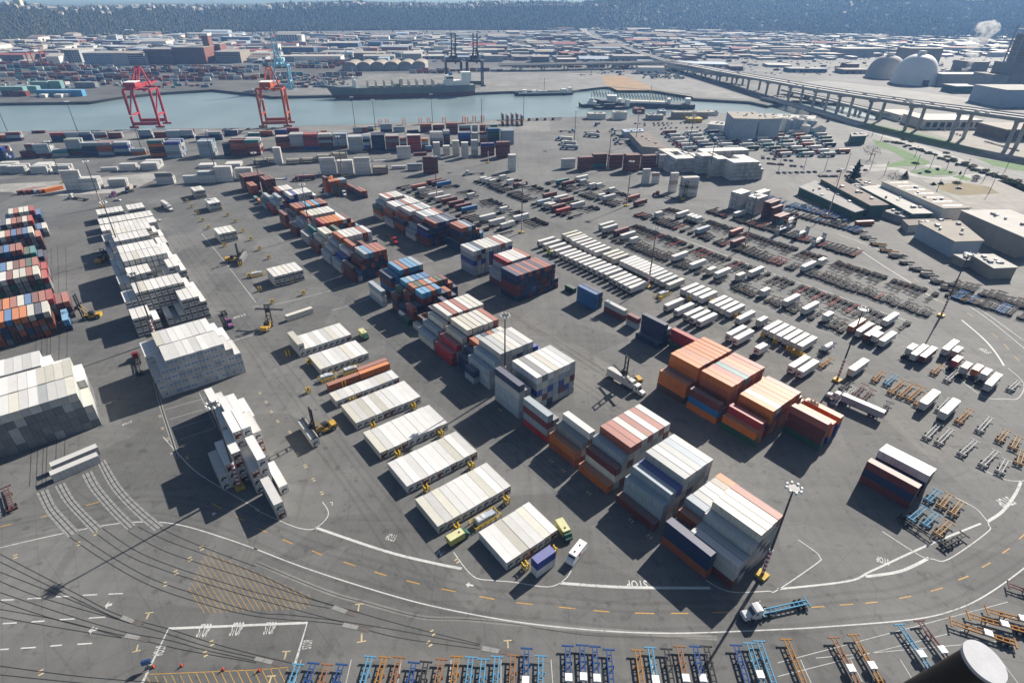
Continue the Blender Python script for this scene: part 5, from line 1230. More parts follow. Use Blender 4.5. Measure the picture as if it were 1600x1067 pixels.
# generator sets inside yellow guard rails
mat('genset_grey', (0.34, 0.38, 0.43), 0.45, 0.2, 1)
def guard(px, py, label, L=8.0, W=3.4, rot=YA):
    p = P(px, py); t = thing('guard_rail', label, 'railing', (p.x, p.y, 0), rot, 'yellow guard rails')
    for k in range(6):
        x = -L / 2 + k * L / 5
        for s in (-1, 1):
            b = MB(); b.box(x - 0.08, x + 0.08, s * W / 2 - 0.08, s * W / 2 + 0.08, 0, 1.5); b.build('post', M['post_yellow'], t)
    for s in (-1, 1):
        for z in (0.7, 1.3):
            b = MB(); b.box(-L / 2 + 0.09, L / 2 - 0.09, s * W / 2 - 0.05, s * W / 2 + 0.05, z, z + 0.14); b.build('rail', M['post_yellow'], t)
    for s in (-1, 1):
        b = MB(); b.box(s * L / 2 - 0.05, s * L / 2 + 0.05, -W / 2 + 0.09, W / 2 - 0.09, 1.0, 1.14); b.build('rail', M['post_yellow'], t)
def genset(px, py, label, L=6.0, rot=YA):
    p = P(px, py); t = thing('generator', label, 'generator', (p.x, p.y, 0), rot, 'grey generator sets')
    b = MB(); b.box(-L / 2, L / 2 * 0.3, -1.0, 1.0, 0.2, 2.2); b.build('housing', M['genset_grey'], t)
    b = MB(); b.box(L / 2 * 0.36, L / 2, -0.9, 0.9, 0.2, 1.9); b.build('transformer', M['genset_grey'], t)
    b = MB(); b.box(-L / 2 - 0.1, L / 2 + 0.1, -1.1, 1.1, 0.0, 0.19); b.build('skid', M['grille'], t)
    for x in (-2.2, -0.6):
        b = MB(); b.box(x - 0.5, x + 0.5, -0.7, 0.7, 2.202, 2.3); b.build('fan_grille', M['unit_frame'], t)
for gx, gy, w, ln in ((758, 813, 'behind the nearest white row', 8.5), (549, 581, 'behind the orange boxes', 7.5), (513, 592, 'left of the orange boxes', 6.5), (1036, 462, 'at the foot of the wheeled-row mast', 9.0), (403, 431, 'beside the two-high white block', 7)):
    guard(gx, gy, 'yellow guard rail round the generator ' + w, ln); genset(gx, gy, 'grey generator set ' + w, ln - 2.6)
# flat racks
mat('rack_steel', (0.17, 0.165, 0.15), 0.6, 0.3, 0.8); mat('rack_deck', (0.26, 0.24, 0.20), 0.7, 0.3, 0.8); mat('rack_maroon', (0.15, 0.045, 0.035), 0.6, 0.3, 0.8); mat('rack_blue', (0.05, 0.08, 0.25), 0.6, 0.3, 0.8); mat('rack_pale', (0.40, 0.41, 0.40), 0.6, 0.25, 0.8)
def flat_rack(x, y, z, rot, mname, label, ends=1.7, deck='rack_deck', L=12.19):
    t = thing('flat_rack', label, 'flat rack', (x, y, z), rot, 'empty flat racks')
    b = MB(); b.box(-L / 2, L / 2, -1.2, 1.2, 0.0, 0.55); base = b.build('base', M[mname], t)
    b = MB(); b.box(-L / 2 + 0.3, L / 2 - 0.3, -1.12, 1.12, 0.552, 0.6); b.build('deck', M[deck], base)
    for s in (-1, 1):
        b = MB(); x0, x1 = sorted((s * L / 2, s * (L / 2 - 0.25)))
        for q in (-1, 1): b.box(x0, x1, q * 1.08 - 0.12, q * 1.08 + 0.12, 0.55, ends)
        b.box(x0 + 0.03, x1 - 0.03, -0.96, 0.96, 0.7, ends - 0.15); b.build('end_frame', M[mname], t)
k = 0
for px, py, n, mn in ((397, 258, 3, 'rack_steel'), (414, 256, 3, 'rack_steel'), (448, 257.5, 3, 'rack_steel'), (473, 256, 3, 'rack_steel'), (496, 254, 4, 'rack_steel'), (521, 251, 4, 'rack_steel'), (583, 273, 4, 'rack_maroon'), (553, 240, 1, 'rack_steel')):
    k += 1
    A = P(px, py)
    for r in range(2):
        for i in range(n):
            p = A + WD * 6.1 + WN * (1.2 + 2.7 * r)
            flat_rack(p.x, p.y, i * 1.75, WA, mn, '%s empty flat rack, %s up, %s pile%s by the wharf rows' % ('maroon' if mn == 'rack_maroon' else 'grey', nth(i + 1), nth(k), ' rear' if r else ''))
for k, (px, py, mn) in enumerate(((424, 281, 'rack_blue'), (475, 275, 'rack_blue'), (584, 252, 'rack_pale'))):
    p = P(px, py) + WD * 6; flat_rack(p.x, p.y, 0, WA, mn, ('flat rack with blue ends beside the dark red truck', 'flat rack with one raised blue end behind the dark red truck', 'pale flat rack alone beside the maroon piles')[k], 2.8, 'rack_pale')
for k, (u, v, n, mn) in enumerate(((340, 163, 2, 'rack_pale'), (343, 152, 2, 'rack_pale'), (340, 140, 2, 'rack_pale'), (352, 165, 3, 'rack_maroon'))):
    for i in range(n):
        p = Y(u, v); flat_rack(p.x, p.y, i * 3.0, YA + math.pi / 2 * (k < 3) * 0 + 0, mn, '%s open flat rack, %s up, %s pile by the long green shed' % ('maroon' if 'maroon' in mn else 'pale', nth(i + 1), nth(k + 1)), 2.95, 'rack_pale')
# tank container among the wheeled rows, barrels of scrap, cones
mat('tank_white', (0.66, 0.66, 0.64), 0.35, 0.15, 1); mat('frame_blue', (0.05, 0.12, 0.28), 0.5, 0.2, 1); mat('cone_red', (0.65, 0.06, 0.02), 0.6, 0.15, 2)
def tank(px, py, label, mn='frame_blue', z=1.28, rot=YA):
    p = P(px, py, z); t = thing('tank_container', label, 'tank', (p.x, p.y, z), rot, 'tank containers')
    b = MB(); b.tube((-2.7, 0, 1.25), (2.7, 0, 1.25), 1.1, n=16); b.tube((-2.95, 0, 1.25), (-2.701, 0, 1.25), 0.6, 1.08, 16, caps=True); b.tube((2.701, 0, 1.25), (2.95, 0, 1.25), 1.08, 0.6, 16); b.build('tank', M['tank_white'], t, smooth=False)
    b = MB()
    for x in (-2.95, 2.95):
        for y in (-1.15, 1.15): b.box(x - 0.07, x + 0.07, y - 0.07, y + 0.07, 0, 2.5)
        b.box(x - 0.05, x + 0.05, -1.07, 1.07, 2.38, 2.5); b.box(x - 0.05, x + 0.05, -1.07, 1.07, 0.02, 0.14)
    for y in (-1.15, 1.15): b.box(-2.87, 2.87, y - 0.05, y + 0.05, 0.02, 0.14)
    b.build('frame', M[mn], t)
tank(1292, 545, 'white tank container in a blue frame past the wheeled reefers'); tank(631, 494, 'white tank container beside the cream block', 'rack_pale', 0.0, YA + math.pi / 2)
p = P(1292, 545); q = Y(toUV(p)[0] - 5.5, toUV(p)[1]); chas(q, YA, DK[0], 'dark chassis under the white tank container', 11.0)
for k, (x, y) in enumerate(((284, 1040), (349, 1046), (240, 1042), (405, 1047.5))):
    p = P(x, y); t = thing('traffic_cone', 'red traffic cone, %s from left by the hatched band' % nth((2, 3, 1, 4)[k]), 'cone', (p.x, p.y, 0), 0, 'red traffic cones')
    b = MB(); b.tube((0, 0, 0.05), (0, 0, 1.0), 0.28, 0.05, 8); b.build('cone_body', M['cone_red'], t); b = MB(); b.box(-0.35, 0.35, -0.35, 0.35, 0, 0.05); b.build('foot', M['grille'], t)
p = P(232, 1043); t = thing('sign_stand', 'blue sign board on a stand by the stop box corner', 'sign', (p.x, p.y, 0), R(20))
b = MB(); b.box(-0.9, 0.9, -0.05, 0.05, 1.2, 2.6); b.build('board', M['frame_blue'], t); b = MB(); b.box(-0.06, 0.06, -0.06, 0.06, 0.1, 1.2); b.box(-0.6, 0.6, -0.4, 0.4, 0, 0.1); b.build('post', M['grille'], t)
b = MB(); b.box(-0.9, 0.9, 0.4, 0.5, 1.6, 2.4); b.build('rear_board', M['frame_blue'], t)
# lashing frames and spreaders along the wharf edge, stacked maroon chassis at its end
mat('frame_orange', (0.5, 0.14, 0.03), 0.6, 0.25, 0.8)
for k, (x, y) in enumerate(((595, 197), (605, 196.5), (631, 195.5), (657, 194.5), (670, 194), (694, 193.5), (725, 192), (729, 193), (741, 191), (754, 190.5))):
    p = P(x, y); t = thing('lashing_cage', 'orange lashing cage, %s from left along the wharf edge' % nth(k + 1), 'cage', (p.x, p.y, 0), WA, 'orange cages on the wharf')
    for sx in (-1.6, 1.6):
        for sy in (-1.2, 1.2):
            b = MB(); b.box(sx - .2, sx + .2, sy - .2, sy + .2, 0, 6.5); b.build('post', M['frame_orange'], t)
    for z in (2.2, 4.4, 6.52):
        b = MB(); b.box(-1.8, 1.8, -1.4, 1.4, z, z + .3); b.build('shelf', M['frame_orange'], t)
for k in range(10):
    for i in range(4 - (k % 3 == 0)):
        p = P(786 + (k % 5) * 7.5, 197 - (k // 5) * 9); chas(p, WA + R(90), (0.17, 0.05, 0.05), 'maroon chassis, %s up in the %s stored pile at the wharf end' % (nth(i + 1), nth(k + 1)), 12.6, i * 1.6)
for k in range(4):
    p = P(824 + k * 12.5, 189 - k * .3)
    for i in range(2): chas(p, WA, (0.17, 0.05, 0.05), 'maroon frame, %s in the long file along the wharf end' % nth(k + 1), 12.6, i * 1.5)
# people in work clothes near the racks
def person(px, py, label, shirt, rot=0.0):
    p = P(px, py)
    v = [(0, 0, 0.95), (0, 0, 1.2), (0, 0, 1.42), (0, 0, 1.55), (0, 0, 1.7), (0.1, 0, 0.9), (0.12, 0.02, 0.5), (0.12, 0, 0.08), (0.12, 0.14, 0.04), (-0.1, 0, 0.9), (-0.12, 0.1, 0.5), (-0.12, -0.02, 0.08), (-0.12, 0.12, 0.04), (0.2, 0, 1.4), (0.28, 0.02, 1.12), (0.28, 0.14, 0.9), (-0.2, 0, 1.4), (-0.28, 0.02, 1.12), (-0.28, 0.12, 0.9)]
    e = [(0, 1), (1, 2), (2, 3), (3, 4), (0, 5), (5, 6), (6, 7), (7, 8), (0, 9), (9, 10), (10, 11), (11, 12), (2, 13), (13, 14), (14, 15), (2, 16), (16, 17), (17, 18)]
    r = [0.16, 0.16, 0.15, 0.06, 0.1, 0.1, 0.075, 0.055, 0.05, 0.1, 0.075, 0.055, 0.05, 0.075, 0.055, 0.04, 0.075, 0.055, 0.04]
    me = D.meshes.new('person'); me.from_pydata(v, e, []); me.materials.append(M[shirt])
    o = D.objects.new('person', me); COL.objects.link(o); o.location = (p.x, p.y, 0); o.rotation_euler = (0, 0, rot)
    o.modifiers.new('skin', 'SKIN'); o.modifiers.new('sub', 'SUBSURF').levels = 1
    for i, s in enumerate(me.skin_vertices[0].data): s.radius = (r[i], r[i]); s.use_root = (i == 0)
    tag(o, label, 'person')
mat('work_orange', (0.55, 0.06, 0.03), 0.8, 0.2, 5)
person(825, 872, 'person in red work clothes beside the nearest reefers', 'work_orange', 1.0); person(732, 806, 'person in red work clothes by the guarded generator', 'work_orange', 2.0); person(609, 573, 'person in red standing at the end of the orange boxes', 'work_orange', 0.3)
# the end of the aircraft's dark tube that juts into the lower right corner
mat('tube_black', (0.012, 0.012, 0.014), 0.45, 0.2, 4); mat('tube_cap', (0.46, 0.46, 0.47), 0.5, 0.12, 6)
def camray(px, py, dist):
    d = CX * ((px - PW / 2) / FPX) + CU * ((PH / 2 - py) / FPX) + _F
    return Vector((0, 0, CAMH)) + d * dist
c0 = camray(1537, 1034, 3.4); ax = (CX * -0.2 - CU * 0.75 + _F * 0.63).normalized()
t = thing('skid_tube', 'dark tube with a pale round end cap jutting into the corner', 'tube', c0)
b = MB(); b.tube(ax * 0.012, ax * 1.5, 0.105, n=40); b.build('tube', M['tube_black'], t)
b = MB(); b.tube(ax * -0.012, ax * 0.011, 0.125, n=40); b.build('end_cap', M['tube_cap'], t)

# ================================================================== RIGHT SIDE: SHEDS, ROADS, VIADUCT
mat('shed_green', (0.025, 0.085, 0.055), 0.6, 0.25, 0.3); mat('shed_tan', (0.27, 0.245, 0.205), 0.7, 0.15, 0.2); mat('shed_white', (0.60, 0.59, 0.56), 0.7, 0.15, 0.2); mat('shed_blue', (0.30, 0.36, 0.43), 0.6, 0.15, 0.2)
mat('roof_brown', (0.16, 0.13, 0.11), 0.85, 0.25, 0.15); mat('roof_tan', (0.25, 0.222, 0.185), 0.85, 0.18, 0.12); mat('roof_white', (0.34, 0.325, 0.30), 0.8, 0.15, 0.12); mat('roof_grey', (0.25, 0.24, 0.23), 0.85, 0.2, 0.12); mat('skylight', (0.55, 0.54, 0.5), 0.4, 0.05, 1); mat('door_dark', (0.03, 0.03, 0.032), 0.6, 0.2, 1); mat('wall_grey', (0.27, 0.27, 0.265), 0.8, 0.2, 0.2)
mat('viaduct', (0.34, 0.335, 0.32), 0.85, 0.2, 0.08); mat('median_shade', (0.13, 0.13, 0.128), 0.85, 0.2, 0.2); mat('deck_top', (0.38, 0.37, 0.35), 0.85, 0.15, 0.05)
def ccw(p):
    a = sum(p[i - 1][0] * p[i][1] - p[i][0] * p[i - 1][1] for i in range(len(p)))
    return p if a > 0 else p[::-1]
def shed(name, label, roof_px, z, wall, roof, cat='building', gable=0.0, skylights=0, doors=(), z0=0.0):
    """building whose roof corners (photo positions at height z) are given round the outline"""
    pl = ccw([tuple(P(x, y, z).to_2d()) for x, y in roof_px])
    c = Vector((sum(p[0] for p in pl) / len(pl), sum(p[1] for p in pl) / len(pl)))
    t = thing(name, label, cat, (c.x, c.y, z0))
    q = [(p[0] - c.x, p[1] - c.y) for p in pl]
    b = MB(); b.prism(q, -0.01, z - z0); b.build('wall', M[wall], t)
    ov = [(p[0] * 1.012 + 0.3 * (1 if p[0] > 0 else -1), p[1] * 1.012 + 0.3 * (1 if p[1] > 0 else -1)) for p in q]
    b = MB(); b.prism(ov, z - z0 + 0.01, z - z0 + 0.5); rf = b.build('roof', M[roof], t)
    if skylights and len(q) == 4:
        Q = [Vector(p) for p in q]
        if (Q[1] - Q[0]).length < (Q[2] - Q[1]).length: Q = Q[1:] + Q[:1]
        for i in range(skylights):
            for j in (0.25, 0.5, 0.75):
                f = (i + 0.5) / skylights
                p = Q[0].lerp(Q[1], f).lerp(Q[3].lerp(Q[2], f), j); d = (Q[1] - Q[0]).normalized(); n = Vector((-d.y, d.x))
                m = MB(); pp = [p - d * .7 - n * 2, p + d * .7 - n * 2, p + d * .7 + n * 2, p - d * .7 + n * 2]
                m.prism(ccw([tuple(v) for v in pp]), z - z0 + 0.505, z - z0 + 0.62); m.build('skylight', M['skylight'], rf)
    if len(q) == 4:
        rv = random.Random(int(abs(c.x) * 7 + abs(c.y)))
        Q = [Vector(p) for p in q]
        for i in range(6):
            f, g_ = rv.uniform(.1, .9), rv.uniform(.15, .85); p = Q[0].lerp(Q[1], f).lerp(Q[3].lerp(Q[2], f), g_); r_ = rv.uniform(.4, 1.1)
            m = MB(); m.box(p.x - r_, p.x + r_, p.y - r_, p.y + r_, z - z0 + 0.505, z - z0 + 0.5 + rv.uniform(.6, 1.4)); m.build('roof_vent', M['unit_frame' if i % 2 else 'wall_grey'], rf)
        for i in range(4):
            A_, B_ = Q[i], Q[(i + 1) % 4]; n_ = int((B_ - A_).length // 9)
            for k in range(1, n_):
                p = A_.lerp(B_, k / n_); d = (B_ - A_).normalized(); o_ = Vector((d.y, -d.x)) * 0.06
                m = MB(); pp = [p - d * .12 + o_, p + d * .12 + o_, p + d * .12 - o_, p - d * .12 - o_]; m.prism(ccw([tuple(v) for v in pp]), 0, z - z0 - .05); m.build('wall_rib', M[wall], t)
    for (x0, y0, x1, y1, h) in doors:
        A, B = P(x0, y0), P(x1, y1); d = (B - A).normalized(); n = Vector((d.y, -d.x, 0))
        m = MB(); pp = [A + n * 0.12, B + n * 0.12, B - n * 0.2, A - n * 0.2]
        m.prism(ccw([(v.x - c.x, v.y - c.y) for v in pp]), 0, h); m.build('door', M['door_dark'], t)
    return t
s4 = lambda *a: [(1240 + x / 4.444, 260 + y / 4.444) for x, y in a]
shed('long_shed', 'long low shed with a dark green wall facing the yard', s4((40, 148), (150, 105), (500, 300), (425, 322)), 5.0, 'shed_green', 'roof_grey')
shed('long_shed', 'long dark-roofed shed with green sides behind the low green one', s4((190, 92), (310, 86), (655, 270), (535, 276)), 8.0, 'shed_green', 'roof_brown')
shed('long_shed', 'white flat-roofed shed between the dark and the skylit ones', s4((465, 146), (592, 134), (960, 328), (822, 332)), 6.5, 'shed_green', 'roof_white')
shed('long_shed', 'long tan-roofed shed with rows of skylights', s4((615, 110), (790, 104), (1226, 290), (1040, 296)), 10.0, 'shed_white', 'roof_tan', skylights=7, doors=((1486, 342, 1490, 341, 4),))
shed('warehouse', 'large tan warehouse cut by the right edge', [(1502, 330), (1577, 329), (1660, 362), (1600, 372)], 12.0, 'shed_tan', 'roof_white', doors=((1553, 388, 1562, 392, 4.5),))
shed('warehouse', 'tan-roofed warehouse with a pale blue end wall', s4((870, 396), (1150, 384), (1315, 520), (1120, 526)), 9.0, 'shed_blue', 'roof_tan', doors=((1485, 394, 1489, 396, 4),))
shed('workshop', 'small tan workshop nearest the right-hand mast', s4((1235, 618), (1385, 615), (1552, 704), (1388, 712)), 6.0, 'shed_tan', 'roof_white', doors=((1553, 433, 1557, 432, 2.6),))
shed('workshop_annex', 'low annex attached to the small tan workshop', s4((1112, 617), (1230, 618), (1290, 650), (1190, 655)), 4.2, 'shed_tan', 'roof_white')
shed('low_shed', 'small dark shed beside the fir tree', s4((430, 92), (500, 80), (570, 130), (490, 138)), 4.5, 'wall_grey', 'roof_brown')
shed('low_shed', 'small dark gable shed in front of the fir tree', s4((400, 130), (450, 118), (520, 150), (470, 160)), 3.5, 'wall_grey', 'roof_grey')
shed('canopy', 'brown canopy between the sheds and the blue-ended warehouse', s4((760, 375), (1080, 366), (1100, 390), (800, 415)), 4.5, 'wall_grey', 'roof_brown')
shed('low_shed', 'low dark lean-to behind the orange box', s4((620, 312), (700, 300), (830, 350), (760, 356)), 4.0, 'wall_grey', 'roof_grey')
fbox('O', 1338, 353, 40, 'orange box on the ground by the green shed', False, 'door', 0.3, R(8))
shed('gate_canopy', 'dark flat roof of the truck gate', [(984, 209), (1012, 208), (1044, 233), (1004, 230)], 6.0, 'wall_grey', 'roof_brown')
shed('gate_canopy', 'pale blue gate canopy beside the dark roof', [(972, 203), (1003, 202), (1006, 206), (976, 207)], 5.0, 'shed_blue', 'shed_blue')
shed('green_hut', 'dark green wash hut by the road', [(1329, 208), (1354, 208), (1354, 213), (1331, 214)], 8.0, 'shed_green', 'roof_grey')
shed('storage_building', 'large blue-grey steel building, right half', [(1188, 187), (1222, 186), (1206, 178), (1182, 179)], 19.0, 'shed_blue', 'roof_tan')
shed('storage_building', 'large blue-grey steel building, left half with a tan roof', [(1147, 186), (1186, 187), (1180, 176), (1136, 175.5)], 21.0, 'shed_blue', 'roof_tan')
shed('storage_building', 'white low shed left of the blue-grey building', [(1106, 195), (1140, 197.5), (1142, 192), (1112, 190)], 6.0, 'shed_white', 'roof_white')
shed('storage_building', 'long white shed behind the silos', [(1210, 184), (1272, 187), (1275, 182), (1216, 179)], 6.0, 'shed_white', 'roof_white')
for k, (x, y, r, h) in enumerate(((1224, 205, 4, 13), (1231, 205.5, 4, 12), (1238, 205, 4, 14), (1246, 206, 4.5, 13), (1256, 208, 5, 8), (1262, 206, 4, 12), (1250, 202, 4, 14), (1268, 205, 3.5, 11))):
    p = P(x, y); t = thing('silo', 'pale silo, %s from left beside the blue-grey building' % nth(sorted((1224, 1231, 1238, 1246, 1250, 1256, 1262, 1268).index(q) for q in (x,))[0] + 1), 'silo', (p.x, p.y, 0), 0, 'pale silos')
    b = MB(); b.tube((0, 0, 0), (0, 0, h), r, n=16); b.build('drum', M['shed_blue' if k % 2 else 'shed_white'], t); b = MB(); b.tube((0, 0, h + 0.01), (0, 0, h + 1.5), r, 0.4, 16); b.build('cap', M['roof_white'], t)
A, B = P(1269, 208.5), P(1290, 208.5); t = thing('gable_shed', 'white gable shed with a dark door by the road', 'building', (A + B) / 2, R(10)); w = (B - A).length / 2
b = MB(); b.profile([(-w, 0), (-w, 5), (0, 8), (w, 5), (w, 0)], 0, 18); b.build('wall', M['shed_white'], t); b = MB(); b.box(-2, 2, -0.06, 0.1, 0, 4.5); b.build('door', M['door_dark'], t)
for s in (-1, 1):
    b = MB(); b.add([(0, -0.5, 8.1), (s * (w + .6), -0.5, 4.75), (s * (w + .6), 18.5, 4.75), (0, 18.5, 8.1), (0, -0.5, 8.4), (s * (w + .6), -0.5, 5.05), (s * (w + .6), 18.5, 5.05), (0, 18.5, 8.4)], [(3, 2, 1, 0), (4, 5, 6, 7), (0, 1, 5, 4), (1, 2, 6, 5), (2, 3, 7, 6), (3, 0, 4, 7)]); b.build('roof', M['roof_white'], t)
# waterside clutter
for k, (x0, x1, y, h, w, r, lab) in enumerate(((919, 946, 187, 6, 'shed_white', 'roof_white', 'white shed with a red end on the waterfront'), (958, 979, 187.5, 8, 'shed_white', 'roof_white', 'tall white box shed on the waterfront'), (991, 1007, 179, 6, 'rack_maroon', 'rack_maroon', 'maroon box shed at the dock'), (1052, 1106, 186, 7, 'shed_tan', 'roof_tan', 'long tan shed on the waterfront'), (1075, 1097, 192, 4, 'block_yellow', 'block_yellow', 'yellow row of crates on the waterfront'), (1012, 1036, 188, 5, 'wall_grey', 'roof_grey', 'grey workshop on the waterfront'), (1106, 1122, 181, 4, 'shed_white', 'roof_white', 'small white shed by the blue-grey building'), (1030, 1040, 181, 5, 'shed_blue', 'shed_blue', 'small blue shed on the waterfront'))):
    z = h; A, B = P(x0, y), P(x1, y); d = (B - A).normalized(); n = Vector((-d.y, d.x, 0)) * 12
    pr_ = [proj((v.x, v.y, z)) for v in (A, B, B + n, A + n)]
    shed('waterfront_shed', lab, pr_, z, w, r)
# ground of the right side
line('concrete_road', 'concrete', pts((1262, 172), (1310, 190), (1375, 209), (1450, 234), (1520, 261), (1600, 294), (1760, 365)), 15, 0.012)
line('viaduct_road', 'asphalt', pts((1300, 180), (1400, 208), (1480, 234), (1560, 258), (1700, 302)), 20, 0.016)
line('service_road', 'concrete', pts((1330, 262), (1400, 258), (1440, 258), (1470, 262)), 9, 0.02)
line('service_road', 'concrete', pts((1330, 268), (1400, 264), (1420, 272), (1460, 279), (1500, 278), (1540, 272)), 9, 0.02)
sheet('grass_verge', 'grass', pts((1322, 186), (1370, 195), (1470, 217), (1535, 236), (1530, 241), (1440, 223), (1340, 199)), 0.024)
sheet('grass_verge', 'grass', pts((1362, 218), (1380, 222), (1425, 240), (1455, 254), (1445, 259), (1420, 260), (1388, 261), (1385, 257), (1415, 250), (1400, 240), (1370, 228)), 0.024)
sheet('grass_island', 'grass', pts((1423, 268), (1440, 263.5), (1475, 264), (1497, 270), (1490, 274), (1450, 274), (1430, 272)), 0.03)
sheet('grass_verge', 'grass', pts((1487, 276), (1502, 274), (1520, 280), (1510, 283)), 0.03)
sheet('grass_verge', 'grass', pts((1525, 246), (1560, 252), (1620, 258), (1620, 272), (1550, 259)), 0.03)
sheet('grass_verge', 'dry_grass', pts((1405, 192), (1440, 200), (1450, 207), (1415, 203)), 0.028)
sheet('dry_patch', 'dry_grass', pts((1462, 288), (1500, 285), (1545, 292), (1562, 302), (1500, 306), (1470, 298)), 0.02)
sheet('gravel_yard', 'gravel', pts((1440, 281), (1600, 282), (1620, 330), (1560, 330), (1520, 326)), 0.012)
sheet('gravel_yard', 'gravel', pts((1410, 186), (1600, 196), (1640, 250), (1560, 246), (1480, 218)), 0.010)
line('road_edge', 'road_white', pts((1330, 190), (1400, 211), (1480, 237), (1560, 262), (1690, 306)), 0.3, 0.03)
# viaduct
def deck(name, label, path, width, cat='bridge', pier=46, tall=2.2, two=True, double=True):
    Pw = [P(x, y, z) for x, y, z in path]
    q = smooth([p.to_2d() for p in Pw], 8); zs = []
    for i in range(len(path) - 1):
        for k in range(8): zs.append(path[i][2] + (path[i + 1][2] - path[i][2]) * k / 8)
    zs.append(path[-1][2])
    t = thing(name, label, cat, (q[0].x, q[0].y, 0)); o = q[0]
    def ribbon(nm, mn, off, w, dz0, dz1):
        b = MB(); n = len(q); vs = []
        for i in range(n):
            d = (q[min(n - 1, i + 1)] - q[max(0, i - 1)]).normalized(); r = Vector((-d.y, d.x))
            for s, dz in ((-1, dz0), (1, dz0), (1, dz1), (-1, dz1)):
                p = q[i] + r * (off + s * w / 2) - o; vs.append((p.x, p.y, zs[i] + dz))
        fs = []
        for i in range(n - 1):
            a = 4 * i
            for k in range(4): fs.append((a + k, a + (k + 1) % 4, a + 4 + (k + 1) % 4, a + 4 + k))
        fs += [(3, 2, 1, 0), tuple(4 * (n - 1) + k for k in range(4))]
        b.add(vs, fs); return b.build(nm, M[mn], t)
    ribbon('girder', 'viaduct', 0, width * 0.86, -tall, -0.02)
    dk = ribbon('deck', 'deck_top', 0, width, 0.0, 0.5)
    for s in (-1, 1): ribbon('parapet', 'viaduct', s * (width / 2 - 0.3), 0.5, 0.51, 1.5)
    if two: ribbon('median', 'median_shade', 0, 2.2, 0.51, 1.5)  # shadow gap between the carriageways painted as the median's dark colour
    acc = pier * 0.5
    for i in range(1, len(q)):
        acc += (q[i] - q[i - 1]).length
        if acc > pier and zs[i] > 4:
            acc = 0; d = (q[i] - q[i - 1]).normalized(); r = Vector((-d.y, d.x)); c = q[i] - o; z = zs[i] - tall
            b = MB(); b.bar((c.x - r.x * width * .42, c.y - r.y * width * .42, z - 1.0), (c.x + r.x * width * .42, c.y + r.y * width * .42, z - 1.0), 2.0, 2.0); b.build('cross_beam', M['viaduct'], t)
            for s in ((-0.3, 0.3) if double else (0,)):
                b = MB(); b.bar((c.x + r.x * width * s, c.y + r.y * width * s, -4), (c.x + r.x * width * s, c.y + r.y * width * s, z - 2.0), 2.6, 2.6); b.build('pier', M['viaduct'], t)
    return q, zs
vq, vz = deck('viaduct', 'high concrete viaduct with two carriageways crossing at the right', [(1760, 205, 30), (1600, 184, 30), (1500, 170.5, 29), (1400, 157, 27), (1300, 142, 24), (1200, 124.5, 20), (1130, 112, 16), (1070, 101, 13), (1030, 97.5, 12), (960, 98.5, 11), (860, 100.5, 11), (780, 102, 10)], 33)
deck('ramp', 'curved exit ramp left of the high viaduct', [(1172, 122, 11), (1110, 115, 10), (1060, 106, 9), (1010, 101, 8.5), (960, 100.5, 8)], 9, pier=36, two=False, double=False)
deck('overpass', 'straight overpass running away to the hill', [(1046, 97, 12), (1010, 86, 11), (975, 74, 9), (945, 64, 8), (925, 57, 7), (905, 44, 7), (890, 38, 7)], 20, pier=60)
deck('overpass', 'second branch of the far overpass', [(925, 57, 7), (915, 48, 6), (918, 42, 6), (935, 38, 6)], 12, pier=80, two=False)
deck('low_bridge', 'low road bridge over the channel under the viaduct', [(1195, 153, 3), (1240, 164, 3), (1290, 178, 3), (1320, 188, 2), (1345, 196, 0.4)], 14, pier=30, tall=1.2, two=False)
deck('low_bridge', 'rear low bridge under the viaduct', [(1225, 141, 5), (1290, 155, 5), (1360, 172, 5), (1420, 186, 3), (1470, 196, 0.5)], 12, pier=30, tall=1.2, two=False)
RVh = random.Random(4)
for k in range(34):
    i = RVh.randrange(8, len(vq) - 24); d = (vq[i + 1] - vq[i]).normalized(); r = Vector((-d.y, d.x)); s = RVh.choice((-9, -5.5, 5.5, 9)); p = vq[i] + r * s + d * RVh.uniform(-8, 8)
    ci = RVh.choice((0, 1, 1, 2, 5)); o = obj('car', CARM, None, (p.x, p.y, vz[i] + 0.55), math.atan2(d.y, d.x), CARC[ci][0]); tag(o, '%s car driving on the high viaduct' % CARC[ci][1], 'car', 'cars on the viaduct, ' + CARC[ci][1])
# utility poles
mat('pole_wood', (0.07, 0.055, 0.045), 0.8, 0.3, 1)
up = [((1429, 246), (1434, 228)), ((1453, 263), (1462, 239)), ((1479, 264), (1486, 247)), ((1505, 276), (1517, 248)), ((1545, 302), (1562, 268)), ((1430, 264), (1439, 242)), ((1321, 267), (1328, 239)), ((1359, 267), (1366, 240)), ((1288, 268), (1294, 242)), ((1255, 268), (1261, 240)), ((1376, 221), (1381, 200)), ((1216, 268), (1220, 240)), ((1463, 300), (1470, 280)), ((1570, 268), (1580, 246)), ((1362, 214), (1367, 200)), ((1381, 275), (1385, 252)), ((1537, 282), (1545, 262)), ((1302, 302), (1307, 275))]
order = sorted(range(len(up)), key=lambda i: up[i][0][0])
for r_, i in enumerate(order):
    b_, t_ = up[i]; p = P(*b_); h = max(8, min(22, hgt(b_, t_)))
    t = thing('utility_pole', 'dark utility pole, %s from left along the roads at right' % nth(r_ + 1), 'pole', (p.x, p.y, 0), R(20), 'utility poles')
    b = MB(); b.tube((0, 0, 0), (0, 0, h), 0.24, 0.14, 7); b.build('post', M['pole_wood'], t)
    b = MB(); b.box(-1.3, 1.3, -0.1, 0.1, h - 1.0, h - 0.8); b.build('cross_arm', M['pole_wood'], t)
